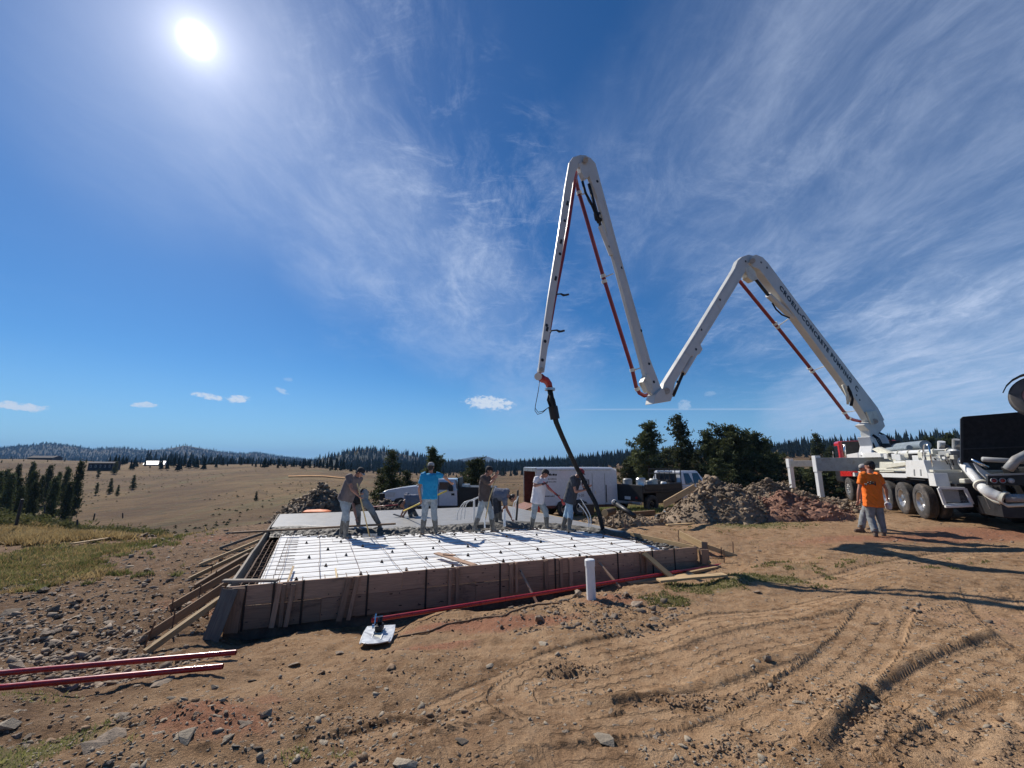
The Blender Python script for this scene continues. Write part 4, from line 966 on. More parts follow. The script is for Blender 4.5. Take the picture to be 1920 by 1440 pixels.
q = at(590, 959, 16.2); tag(MB().add([q + Vector(v) for v in [(-.4, -.1, 0), (.4, -.12, .01), (.42, .2, .04), (.1, .25, .06), (-.4, .22, .04), (-.45, -.1, -.06), (.5, -.12, -.05), (.55, .2, 0), (.1, .25, 0), (-.5, .22, 0)]], [(0, 1, 2, 3, 4), (5, 9, 8, 7, 6), (0, 5, 6, 1), (1, 6, 7, 2), (2, 7, 8, 3), (3, 8, 9, 4), (4, 9, 5, 0)]).build('orange_sheet', M['orange']), 'flattened orange sheet lying before the dark rubble pile on the left', 'sheet')
# black cable from the float
cb = [(745, 1196), (800, 1187), (850, 1170), (900, 1160), (945, 1156), (975, 1143), (1010, 1134), (1060, 1128)]
P_ = [on(*p) + UP * .015 for p in cb]; Q_ = []
for i in range(len(P_) - 1):
    for k in range(8):
        q = P_[i].lerp(P_[i + 1], k / 8); q.z = gh(q.x, q.y) + .012; Q_.append(q)
tag(MB().tube(Q_, .012, 6).build('ground_strap', M['brownwood'], smooth=True), 'thin dark strap snaking over the red dirt right of the float blade', 'strap')
# ------------------------------------------------------------------ vegetation
def leaf_mat(name, c1, c2, rough=.8):
    m = bpy.data.materials.new(name); m.use_nodes = True; nt = NT(m.node_tree); nt.n.clear()
    out = nt.new('ShaderNodeOutputMaterial'); b = nt.new('ShaderNodeBsdfPrincipled')
    tc = nt.new('ShaderNodeTexCoord').outputs['Object']; oi = nt.new('ShaderNodeObjectInfo').outputs['Random']
    n = nt.noise(tc, 1.3, 3, .6); n2 = nt.noise(tc, 9, 2, .6)
    c = nt.mix(nt.ramp(nt.math('ADD', nt.math('MULTIPLY', n, .6), nt.math('MULTIPLY', n2, .4)), .35, .65), c1 + (1,), c2 + (1,))
    hs = nt.new('ShaderNodeHueSaturation'); nt.l.new(c, hs.inputs['Color']); nt.l.new(nt.ramp(oi, 0, 1, .75, 1.3), hs.inputs['Value'])
    nt.l.new(hs.outputs[0], b.inputs['Base Color']); b.inputs['Roughness'].default_value = rough; b.inputs['Specular IOR Level'].default_value = .2
    tr = nt.new('ShaderNodeBsdfTranslucent'); nt.l.new(hs.outputs[0], tr.inputs[0])
    mx = nt.new('ShaderNodeMixShader'); mx.inputs[0].default_value = .38 if 'grass' in name else .28; nt.l.new(b.outputs[0], mx.inputs[1]); nt.l.new(tr.outputs[0], mx.inputs[2]); nt.l.new(mx.outputs[0], out.inputs[0])
    return m
M['needle'] = leaf_mat('pine_needles', (.030, .042, .018), (.105, .120, .048))
M['fir'] = leaf_mat('dark_fir_needles', (.014, .024, .016), (.036, .052, .030))
M['aspen'] = leaf_mat('yellow_aspen_leaves', (.34, .20, .03), (.50, .33, .06))
M['bark'] = mat('pine_bark', (.115, .075, .05), .9, var=.4, bump=.02, bscale=12, stretch=(1, 1, .25))
M['grass'] = leaf_mat('green_grass', (.130, .145, .045), (.300, .280, .110), .7)
M['straw'] = leaf_mat('dry_grass', (.30, .21, .09), (.52, .39, .19), .8)
M['bush'] = leaf_mat('scrub_leaves', (.07, .08, .03), (.16, .15, .06), .8)

def numpy_mesh(name, verts, faces3, matl):
    me = bpy.data.meshes.new(name); me.vertices.add(len(verts)); me.vertices.foreach_set('co', np.asarray(verts, np.float32).ravel())
    f = np.asarray(faces3, np.int32); me.loops.add(f.size); me.loops.foreach_set('vertex_index', f.ravel()); me.polygons.add(len(f))
    me.polygons.foreach_set('loop_start', np.arange(0, f.size, 3, dtype=np.int32)); me.polygons.foreach_set('loop_total', np.full(len(f), 3, np.int32))
    me.update(calc_edges=True); me.materials.append(matl); return me
def needle_tris(centres, rad, n, rng, length=.42, width=.07):
    """tufts of needle sprays about each centre"""
    c = np.repeat(centres, n, 0); k = len(c)
    d = rng.normal(size=(k, 3)); d[:, 2] += .25; d /= np.linalg.norm(d, axis=1)[:, None]
    base = c + rng.normal(size=(k, 3)) * np.repeat(rad, n)[:, None] * .38
    s = rng.normal(size=(k, 3)); s = np.cross(d, s); s /= np.linalg.norm(s, axis=1)[:, None] + 1e-9
    L = (length * rng.uniform(.6, 1.3, k))[:, None]; w = (width * rng.uniform(.7, 1.5, k))[:, None]
    v = np.stack([base - s * w, base + s * w, base + d * L], 1).reshape(-1, 3)
    return v, np.arange(3 * k).reshape(-1, 3)
def make_pine(seed, H=8.0, spread=2.1, clear=.18, n_limb=64, tuft=17, shape='ponderosa', loc=(0, 0, -400)):
    rng = np.random.default_rng(seed); rs = random.Random(seed)
    root = thing('pine_tree', None, None, loc)
    lean = Vector((rs.uniform(-.03, .03), rs.uniform(-.03, .03), 1))
    tp = [lean * (H * t) + Vector((math.sin(t * 5 + seed) * .07, math.cos(t * 4) * .07, 0)) for t in np.linspace(-.04, .99, 9)]
    tb = MB(); tb.tube(tp, [H * .022 * (1 - .93 * max(0, t)) + .012 for t in np.linspace(0, 1, 9)], 8); cen = []; rad = []
    for i in range(n_limb):
        t = clear + (1 - clear) * ((i + rs.random()) / n_limb); a = i * 2.4 + rs.uniform(-.5, .5)
        if shape == 'ponderosa': R = spread * (math.sin(min(1, (1 - t) * 1.9 + .12) * 1.45)) * rs.uniform(.5, 1.12) * (.72 + .28 * math.sin(a * 1.0 + seed + t * 9))
        elif shape == 'bushy': R = spread * math.sqrt(max(0.02, 1 - (t * 1.0) ** 2.2)) * rs.uniform(.6, 1.1)
        else: R = spread * (1 - t) ** .8 * rs.uniform(.7, 1.1) + .15
        if rs.random() < .12: continue
        p0 = lean * (H * t); rise = rs.uniform(-.05, .45) + (t - .4) * .6
        d = Vector((math.cos(a), math.sin(a), rise)); p1 = p0 + d * R * .6 + Vector((0, 0, -.04)); p2 = p0 + d * R + Vector((0, 0, .12 * R))
        tb.tube([p0, p1, p2], [H * .0055 * (1.15 - t), H * .0035 * (1.15 - t), .008], 4, False)
        m = 2 + int(R * 3.0)
        for k in range(m):
            q = .3 + .75 * (k + rs.random()) / m; c = p0 + d * R * q + Vector((rs.gauss(0, .16), rs.gauss(0, .16), rs.gauss(.05, .10))) * (H / 8)
            cen.append(tuple(c)); rad.append((.36 + .12 * rs.random()) * (H / 8) ** .5)
    cen.append(tuple(lean * H * .98)); rad.append(.25)
    tb.build('trunk', M['bark'], root, local=True, smooth=True)
    v, f = needle_tris(np.array(cen), np.array(rad), tuft, rng, .36 * (H / 8) ** .4, .075)
    me = numpy_mesh('crown', v, f, M['needle']); c = bpy.data.objects.new('crown', me); COL.objects.link(c); c.parent = root
    return root
PINES = [make_pine(3, 8, 2.0, .20, 70, 16), make_pine(11, 8, 1.7, .30, 56, 13), make_pine(5, 8, 2.7, .08, 90, 17, 'bushy'), make_pine(8, 8, 1.6, .06, 70, 12, 'cone'), make_pine(21, 8, 2.0, .10, 60, 13), make_pine(33, 8, 1.25, .12, 84, 11, 'cone')]
USED = set()
def put_tree(px, Y, top, var, label, group=None, rz=None, wid=1.0, dip=0.05, base=None):
    a, y, z = ray(px, 870); X = a * Y / y
    g = gh(X, Y) if base is None else base; zt = at(px, top, Y).z; h = max(1.0, zt - g)
    s = h / 8.0; rz = random.uniform(0, 6.28) if rz is None else rz
    if var not in USED: o = PINES[var]; USED.add(var); o.location = (X, Y, g - dip); o.rotation_euler = (0, 0, rz); o.scale = (s * wid, s * wid, s); tag(o, label, 'pine tree', group)
    else: o = copy_tree(PINES[var], (X, Y, g - dip), rz, (s * wid, s * wid, s), label, group); o['category'] = 'pine tree'; 
    if group is None and 'group' in o.keys(): del o['group']
    return o
# the clump right of centre
RG = 'pines behind the trailer and dirt piles'
for q in [(1214, 40, 797, 0, 'tall full pine with flat crown just right of the white trailer', 1.15), (1279, 41, 783, 1, 'tallest airy pine with open branches left of the broad pine clump', 1.0), (1372, 38, 802, 2, 'broad dark pine with twin rounded tops behind the grey rubble pile', 1.25),
          (1335, 39, 812, 0, 'dark pine on the left flank of the broad clump behind the rubble', 1.1), (1418, 40, 815, 2, 'dark pine on the right flank of the broad clump behind the rubble', 1.1), (1448, 42, 850, 2, 'low dark pine at the right end of the broad clump', 1.3), (1250, 44, 843, 4, 'low dark pine between the full pine and the airy pine', 1.6),
          (1305, 43, 848, 4, 'low dark pine at the foot of the airy pine', 1.7), (1175, 44, 862, 4, 'low dark pine rising just behind the trailer roof', 1.6), (1395, 46, 825, 0, 'dark pine filling the middle of the broad clump', 1.4), (1200, 46, 850, 2, 'dense low pine behind the black flatbed truck', 1.3),
          (1345, 35, 862, 4, 'low bushy pine right behind the top of the grey rubble pile', 1.7), (1540, 52, 815, 3, 'narrow lone pine top rising above the truck outrigger', 1.0), (1558, 54, 840, 4, 'shorter pine beside the narrow lone pine above the outrigger', 1.1),
          (1525, 34, 872, 4, 'leafy young pine seen under the truck outrigger beam', 2.2), (1500, 36, 876, 4, 'leafy bush like pine seen between the two outrigger legs', 2.2), (1570, 33, 868, 2, 'bushy pine beside the front wheel of the pump truck', 1.6), (1750, 60, 822, 0, 'grey green pine top above the pump truck deck', 1.1), (1785, 58, 815, 1, 'pine top above the deck next to the black hopper guard', 1.2)]:
    put_tree(q[0], q[1], q[2], q[3], q[4], None, None, q[5])
for q in [(738, 30, 846, 3, 'dark green pine between the bent worker and the white pickup', 1.25), (812, 46, 843, 0, 'pine top rising behind the head of the blue shirted man', 1.0), (895, 40, 862, 2, 'rounded dark pine behind the black truck bed', 1.0), (722, 31, 880, 4, 'low bushy pine left of the white pickup', 1.5), (765, 33, 885, 4, 'low pine just behind the white pickup hood', 1.4), (880, 42, 878, 4, 'low shrubby pine at the left foot of the rounded pine', 1.5)]:
    put_tree(q[0], q[1], q[2], q[3], q[4], None, None, q[5])
# pines on the left: in the hollow and over the brown hill
for q in [(153, 56, 868, 3, 'tall dark pine standing at the right edge of the hollow on the left', 1.1), (130, 66, 878, 0, 'dark pine just left of the tall one at the hollow edge', 1.0), (112, 50, 896, 3, 'ragged dark pine with its foot by the dry grass edge', 1.3),
          (70, 52, 886, 3, 'dark pine in the middle of the left hollow', 1.2), (46, 54, 898, 4, 'dark pine leaning over the left hollow', 1.2), (28, 50, 890, 3, 'dark pine near the left border beside the leaning post', 1.3), (5, 52, 886, 0, 'dark pine at the very left edge of the picture', 1.2), (86, 66, 893, 3, 'slim dark pine behind the middle of the hollow', 1.1), (116, 78, 886, 3, 'slim pine between the hollow and the dark house', 1.0),
          (-18, 56, 885, 4, 'pine outside the left border of the view', 1.4), (97, 72, 874, 3, 'slender pine behind the ragged one on the left', 1.0), (18, 64, 882, 3, 'slender hazy pine far back near the left border', 1.0), (63, 78, 868, 3, 'tallest slender pine at the back of the hollow', .9), (140, 50, 905, 3, 'low slender pine at the feet of the tall hollow pine', 1.0), (38, 80, 872, 3, 'slender pine far back above the leaning post', .9), (76, 46, 905, 3, 'nearest slender pine at the front of the hollow', 1.0), (52, 44, 915, 3, 'short pine by the leaning post at the hollow front', 1.1)]:
    put_tree(q[0], q[1], q[2], 5, q[4], None, random.uniform(0, 6.28), q[5] * (.62 if q[5] > 1 else .8))
for q in [(190, 84, 905, 4, 'small pine on the slope nearest right of the tall hollow pine', .8), (215, 86, 897, 3, 'small upright pine on the brown slope left of the pair', 1.0), (230, 82, 909, 3, 'small pine lowest on the brown slope', 1.0), (256, 92, 891, 3, 'larger lone pine on the brown slope under the white roof', 1.15), (217, 140, 865, 3, 'dark pine right next to the dark house', 1.1), (188, 125, 879, 4, 'little pine in front of the dark house', 1.0),
          (487, 62, 921, 3, 'tiny lone pine on the open brown hill left of the dark rubble pile', 1.2), (551, 190, 876, 3, 'small pine on the hill crest left of the orange strip', 1.0), (577, 185, 877, 3, 'small pine on the hill crest above the orange strip', 1.0), (620, 160, 873, 3, 'small pine at the right end of the hill crest', 1.0), (282, 170, 872, 4, 'bushy pine in front of the white roofed barn', 1.6), (259, 180, 871, 4, 'bushy pine left of the white roofed barn', 1.3),
          (43, 190, 866, 3, 'small pine on the high field at far left', 1.1), (22, 200, 862, 3, 'small pine at the end of the high field on the far left', 1.0), (2, 170, 862, 3, 'pine cut by the left border on the high field', 1.1), (120, 210, 860, 3, 'small pine right of the long dark farm building', 1.1), (88, 190, 864, 3, 'small pine below the long dark farm building', 1.2)]:
    put_tree(q[0], q[1], q[2], q[3], q[4], None, None, q[5])

# low detail conifers for the tree lines and the wooded hills
def fir_mesh(name, seed, matl, layers=6, pts=7, H=10, R=1.7):
    rs = random.Random(seed); mb = MB(); mb.tube([(0, 0, -.3), (0, 0, H * .25)], [.16, .14], 4, False)
    for i in range(layers):
        t = i / layers; z0 = H * (.10 + .80 * t); r = R * (1 - t) ** .85 + .12; ring = []
        for k in range(pts * 2):
            a = math.pi * k / pts + rs.uniform(-.2, .2); rr = r * (rs.uniform(.75, 1.15) if k % 2 else rs.uniform(.35, .55)); ring.append((math.cos(a) * rr, math.sin(a) * rr, z0 - (.35 if k % 2 else .0) + rs.uniform(-.2, .2)))
        top = (rs.uniform(-.1, .1), rs.uniform(-.1, .1), z0 + H * .24)
        mb.add([top] + ring, [(0, 1 + k, 1 + (k + 1) % (2 * pts)) for k in range(2 * pts)])
    me = bpy.data.meshes.new(name); me.from_pydata([tuple(v) for v in mb.v], [], mb.f); me.materials.append(matl); return me
FM = [fir_mesh('fir_tree', k, M['fir'], R=r) for k, r in ((1, 1.7), (2, 1.3), (3, 2.1))]
nf = 0
def put_fir(px, Y, top, label, group):
    global nf
    a, y, z = ray(px, 870); X = a * Y / y; g = gh(X, Y); h = max(1.5, at(px, top, Y).z - g)
    o = bpy.data.objects.new('fir_tree', FM[nf % 3]); nf += 1; COL.objects.link(o); o.location = (X, Y, g - .1); s = h / 10; w = s * random.uniform(.85, 1.5); o.scale = (w, w, s); o.rotation_euler = (0, 0, random.uniform(0, 6))
    tag(o, label, 'fir tree', group)
rs = random.Random(5)
for i in range(96):
    px = 150 + i * 5.2 + rs.uniform(-3, 3)
    if px > 645: break
    Y = rs.uniform(150, 225) * (1.0 if px > 300 else 1.05)
    cr = np.interp(px, [150, 210, 260, 330, 450, 560, 645], [858, 853, 856, 853, 857, 860, 856]) 
    if px < 205 and rs.random() < .5: continue
    put_fir(px, Y, cr + rs.uniform(-3, 7), 'one of the dark firs lining the crest of the brown hill on the left', 'firs lining the brown hill crest')
for i in range(44):
    px = 642 + i * 5.4 + rs.uniform(-3, 3); Y = rs.uniform(190, 260)
    cr = np.interp(px, [640, 700, 780, 880], [862, 872, 876, 882])
    put_fir(px, Y, cr + rs.uniform(-3, 7), 'one of the dark firs at the edge of the field behind the pickup', 'firs along the field behind the pickup')
for i in range(50):
    px = 925 + i * 5.2 + rs.uniform(-3, 3); Y = rs.uniform(230, 330)
    put_fir(px, Y, 876 + rs.uniform(-5, 6), 'one of the dark firs along the valley field behind the trailer', 'firs along the valley behind the trailer')
# wooded hills: one mass of trees
def scatter_forest(name, n, pxr, rr, meshes, smin, smax, seed, accept, label):
    rng = np.random.default_rng(seed); px = rng.uniform(*pxr, n); r = np.exp(rng.uniform(math.log(rr[0]), math.log(rr[1]), n))
    az = np.arctan2(px - 960, 790); x = np.sin(az) * r; y = np.cos(az) * r
    k = accept(px, r, x, y); x, y = x[k], y[k]; z = height(x, y)
    me = bpy.data.meshes.new(name); me.vertices.add(len(x)); me.vertices.foreach_set('co', np.stack([x, y, z - .2], 1).astype(np.float32).ravel()); me.update()
    o = bpy.data.objects.new(name, me); COL.objects.link(o)
    src = bpy.data.objects.new(name + '_source', meshes)
    ng = bpy.data.node_groups.new(name, 'GeometryNodeTree'); ng.interface.new_socket('Geometry', in_out='INPUT', socket_type='NodeSocketGeometry'); ng.interface.new_socket('Geometry', in_out='OUTPUT', socket_type='NodeSocketGeometry')
    N = ng.nodes; L = ng.links; gi = N.new('NodeGroupInput'); go = N.new('NodeGroupOutput'); ip = N.new('GeometryNodeInstanceOnPoints'); oi = N.new('GeometryNodeObjectInfo'); oi.inputs[0].default_value = src
    rv = N.new('FunctionNodeRandomValue'); rv.data_type = 'FLOAT'; rv.inputs[2].default_value = smin; rv.inputs[3].default_value = smax
    rr_ = N.new('FunctionNodeRandomValue'); rr_.data_type = 'FLOAT_VECTOR'; rr_.inputs[0].default_value = (0, 0, 0); rr_.inputs[1].default_value = (.06, .06, 6.28)
    L.new(gi.outputs[0], ip.inputs['Points']); L.new(oi.outputs['Geometry'], ip.inputs['Instance']); L.new(rv.outputs[1], ip.inputs['Scale']); L.new(rr_.outputs[0], ip.inputs['Rotation'])
    L.new(ip.outputs[0], go.inputs[0]); m = o.modifiers.new('scatter', 'NODES'); m.node_group = ng
    return tag(o, label, 'woodland', None, 'stuff')
def acc(px, r, x, y):
    n = fbm(x, y, .004, 3, 200) + fbm(x, y, .02, 2, 210) * .5
    open_ = (px < 640) & (r < 520)
    thin = np.where(px < 640, .04 + (r > 1200) * -.45, -.45)
    return (~open_) & (n > thin)
scatter_forest('forest', 20000, (-500, 2500), (420, 3000), FM[0], .75, 1.5, 1, acc, 'dark pine forest covering the far hills along the horizon')
def acc2(px, r, x, y): return (px > 1080) | ((px > 640) & (px < 900) & (r > 700))
scatter_forest('far_forest', 17000, (-600, 720), (1500, 3300), FM[2], .55, 1.15, 7, lambda px, r, x, y: fbm(x, y, .004, 3, 220) > -.35, 'bluish pine forest on the far hills at the left')
scatter_forest('ridge_forest', 7000, (640, 2600), (300, 1100), FM[1], .55, 1.1, 2, acc2, 'dense fir woods on the nearer ridges behind the trailer and truck')
def acc3(px, r, x, y): return (fbm(x, y, .006, 2, 300) > .16) & (px < 900)
scatter_forest('aspen_grove', 3200, (200, 900), (700, 2600), fir_mesh('aspen_tree', 9, M['aspen'], 3, 5, 8, 2.6), .7, 1.2, 3, acc3, 'patches of yellow autumn aspens on the far hillsides')

scatter_forest('field_tufts', 5000, (-200, 1500), (42, 330), fir_mesh('weed_tuft', 12, M['bush'], 2, 5, 8, 5.0), .03, .085, 5, lambda px, r, x, y: fbm(x, y, .05, 3, 520) > -.05, 'scattered weeds and sagebrush over the brown fields')
# ------------------------------------------------------------------ stones
def hull(seed, fl=.4, n=13):
    rs = random.Random(seed); bm = bmesh.new()
    for i in range(n): bm.verts.new((rs.uniform(-.5, .5) * (1.0 if i % 2 else .8), rs.uniform(-.36, .36), rs.uniform(-.5, .5) * fl))
    r = bmesh.ops.convex_hull(bm, input=bm.verts)
    bmesh.ops.delete(bm, geom=[g for g in r['geom_interior'] if isinstance(g, bmesh.types.BMVert)], context='VERTS')
    bmesh.ops.triangulate(bm, faces=bm.faces); me = bpy.data.meshes.new('stone'); bm.to_mesh(me); bm.free()
    return me
HULLS = [hull(k, f) for k, f in ((1, .22), (2, .35), (3, .16), (4, .5), (5, .26), (6, .7), (7, .2), (8, .4))]
for h in HULLS: h.materials.append(M['stone'])
PALE = [h.copy() for h in HULLS[:4]]
for h in PALE: h.materials.clear(); h.materials.append(M['palestone'])
HV = []
for h in HULLS:
    v = np.zeros(len(h.vertices) * 3); h.vertices.foreach_get('co', v); f = np.array([tuple(p.vertices) for p in h.polygons]); HV.append((v.reshape(-1, 3), f))
def put_stone(px, py, size, var, label, group=None, pale=False, rz=None, tilt=.25, sink=.3):
    size *= .72 if size > .13 else .85; sink += .12
    p = on(px, py); o = bpy.data.objects.new('stone', (PALE if pale else HULLS)[var % (4 if pale else 8)]); COL.objects.link(o)
    o.scale = (size, size * random.uniform(.8, 1.15), size); o.rotation_euler = (random.uniform(-tilt, tilt), random.uniform(-tilt, tilt), random.uniform(0, 6.28) if rz is None else rz)
    fl = (.22, .35, .16, .5, .26, .7, .2, .4)[var % 8]; o.location = p + Vector((0, 0, size * fl * (.5 - sink)))
    return tag(o, label, 'stone', group)
for q in [(100, 1150, .30, 5, 'dark blocky stone lying in the dirt at far left'), (98, 1186, .34, 0, 'flat tan stone below the dark blocky stone at left'), (275, 1090, .38, 0, 'broad flat stone below the upright slab at left'), (278, 1072, .30, 3, 'dark upright slab stone among the flat stones at left'),
          (385, 1052, .34, 1, 'rounded flat stone just left of the kicker planks'), (305, 1013, .26, 3, 'grey boulder at the edge of the green grass'), (352, 1022, .2, 5, 'round dark stone right of the grey boulder'), (20, 1150, .45, 2, 'long thin dark slab at the left border'), (205, 1168, .34, 2, 'long dark slab left of the planks'),
          (1085, 1118, .26, 5, 'dark square stone leaning by the white capped pipe'), (1014, 1166, .30, 3, 'large tilted stone in the mound left of the white pipe'), (1020, 1208, .22, 0, 'pale flat stone below the large tilted stone'), (1178, 1118, .24, 3, 'dark stone right of the white pipe'), (1190, 1135, .34, 1, 'broad dark stone by the hole right of the white pipe'),
          (638, 1224, .22, 2, 'thin dark slab left of the float blade'), (552, 1246, .26, 2, 'thin dark slab in the dirt below the left corner'), (756, 1436, .20, 1, 'pale rounded stone at the bottom border'), (868, 1392, .16, 2, 'small flat stone near the bottom centre'), (918, 1249, .17, 0, 'flat pale stone left of the looping tyre mark'),
          (1135, 1388, .24, 2, 'flat buff stone near the bottom right of centre'), (1500, 1318, .15, 0, 'pale flat stone in the tyre marks at right'), (1640, 1170, .16, 0, 'flat stone among the tyre marks at right'), (345, 1382, .20, 1, 'pale angular stone on the red dirt at lower left'), (240, 1340, .30, 3, 'big dark stone with deep shadow under the red tubes'),
          (170, 1405, .24, 4, 'tilted slab at lower left'), (208, 1385, .30, 2, 'long slab pointing up right at lower left'), (300, 1283, .36, 2, 'long narrow stone under the lower red tube'), (10, 1370, .26, 3, 'pale boulder at the lower left border'), (425, 1385, .15, 1, 'small pale stone in red dirt at lower left'), (1440, 1240, .14, 5, 'small upright stone in the smooth dirt'), (1420, 1110, .13, 1, 'small dark stone at the edge of the green patch')]:
    put_stone(*q[:5], None, pale=('pale' in q[4] or 'buff' in q[4]), sink=.15)
rs = random.Random(3); cnt = 0
while cnt < 205:
    px = rs.uniform(-10, 470); py = 955 + (rs.random() ** .8) * 300
    if py < 1000 and px < 230: continue
    if py < 975 + (330 - px) * .30 and px < 330: continue
    p = gz(px, py, -.5)
    if slab_uv(p.x, p.y)[0] > -.25: continue
    sz = rs.uniform(.10, .30) * (1.2 if rs.random() < .15 else .8)
    put_stone(px, py, sz, rs.randrange(8), 'flat grey brown stone in the rubble strewn dirt left of the form', 'flat stones strewn left of the form', pale=rs.random() < .3); cnt += 1
for i in range(34):
    px = rs.uniform(0, 620); py = rs.uniform(1270, 1435)
    put_stone(px, py, rs.uniform(.06, .16), rs.randrange(8), 'small flat stone in the dirt at the lower left of the picture', 'small stones at lower left', pale=rs.random() < .35)
def merged_stones(name, pos, size, matl, label, kind='stuff', parent=None, tilt=.5, seed=0):
    rng = np.random.default_rng(seed); V = []; F = []; off = 0
    for (p, s) in zip(pos, size):
        v, f = HV[rng.integers(8)]; e = Euler((rng.uniform(-tilt, tilt), rng.uniform(-tilt, tilt), rng.uniform(0, 6.28))).to_matrix()
        vv = (v * s * np.array([1, rng.uniform(.8, 1.2), rng.uniform(.8, 1.4)])) @ np.array(e).T + np.array(p); V.append(vv); F.append(f + off); off += len(v)
    V = np.concatenate(V); F = np.concatenate(F)
    if parent is not None: V = V - np.array(parent.location)
    me = numpy_mesh(name, V, F, matl); o = bpy.data.objects.new(name, me); COL.objects.link(o)
    if parent is not None: o.parent = parent; o['kind'] = kind
    else: tag(o, label, 'gravel', None, kind)
    return o
def scatter(n, pxr, pyr, z, sz, seed, pw=1.0, acc=None):
    rng = np.random.default_rng(seed); px = rng.uniform(*pxr, n); py = pyr[0] + (pyr[1] - pyr[0]) * rng.random(n) ** pw
    b = 720 - py; zz = FPX * SS + b * CC; k = (z - CH) / zz; x = (px - 960) * k; y = (FPX * CC - b * SS) * k
    u, v = slab_uv(x, y); ok = ~((u > -.1) & (u < UL + .1) & (v > -.1) & (v < 9.9)) & (y > 1.0) & (y < 24)
    if acc is not None: ok &= acc(px, py, x, y)
    x, y = x[ok], y[ok]; s = rng.uniform(sz[0], sz[1], len(x)) ** 1.0 * (1 + 1.4 * (rng.random(len(x)) < .06)); zt = height(x, y)
    return np.stack([x, y, zt + s * .05], 1), s
P1, S1 = scatter(5200, (-60, 520), (955, 1300), -.5, (.02, .09), 1, .8, lambda px, py, x, y: (fbm(x, y, 1.0, 3, 400) > -.25) & (py > 975 + (330 - px) * .28) & ((py < 1150) | (px < 430 - (py - 1150) * 1.0 + 120 * fbm(x, y, .9, 3, 402))))
merged_stones('stone_chips', P1, S1, M['stone'], 'stone chips and small slabs littering the dirt left of the form', seed=1)
P2, S2 = scatter(3200, (-60, 1980), (1180, 1480), 0, (.008, .035), 2, .7, lambda px, py, x, y: fbm(x, y, .8, 3, 410) > .0)
merged_stones('pebbles', P2, S2, M['palestone'], 'small pebbles scattered over the bare dirt in front', seed=2)
P3, S3 = scatter(1500, (780, 1300), (1110, 1260), -.2, (.012, .07), 3, 1, lambda px, py, x, y: np.exp(-((x - 1.1) ** 2 + (y - 6.1) ** 2) / 1.2) > .25)
merged_stones('mound_stones', P3, S3, M['stone'], 'broken stones in the mound around the white pipe', seed=3)
P4, S4 = scatter(2500, (1000, 1980), (975, 1200), 0, (.012, .045), 4, 1, lambda px, py, x, y: fbm(x, y, .8, 3, 420) > .1)
merged_stones('track_stones', P4, S4, M['stone'], 'small stones scattered over the ground right of the form', seed=4)

M['soil'] = mat('soil_clod', (.225, .145, .085), .95, var=.45, nscale=9, bump=.01, bscale=30)
P5, S5 = scatter(5000, (-60, 1980), (1010, 1480), 0, (.012, .05), 5, .8, lambda px, py, x, y: fbm(x, y, 1.1, 4, 430, .6) > .16 + .22 * (px > 900))
merged_stones('soil_clods', P5, S5, M['soil'], 'loose crumbs of dry soil over the bare ground', seed=5)
cl_ = []; sz_ = []; rs = random.Random(31)
for (px, py, rx, ry, n) in [(1310, 1318, .35, .12, 160), (1645, 1340, .30, .34, 330), (1375, 1405, .35, .14, 120), (1475, 1290, .2, .08, 60), (1060, 1250, .3, .1, 90), (1150, 1150, .5, .25, 240), (640, 1350, .5, .2, 120), (300, 1330, .5, .2, 120), (900, 1160, .8, .1, 160), (1600, 1400, .3, .15, 100)]:
    c = on(px, py)
    for i in range(n): x = c.x + rs.gauss(0, rx * .6); y = c.y + rs.gauss(0, ry * .6); s = rs.uniform(.010, .042); cl_.append((x, y, gh(x, y) + s * .1)); sz_.append(s)
merged_stones('rut_clods', cl_, sz_, M['soil'], 'broken clods of earth beside the deeper wheel ruts', seed=6, tilt=.9)
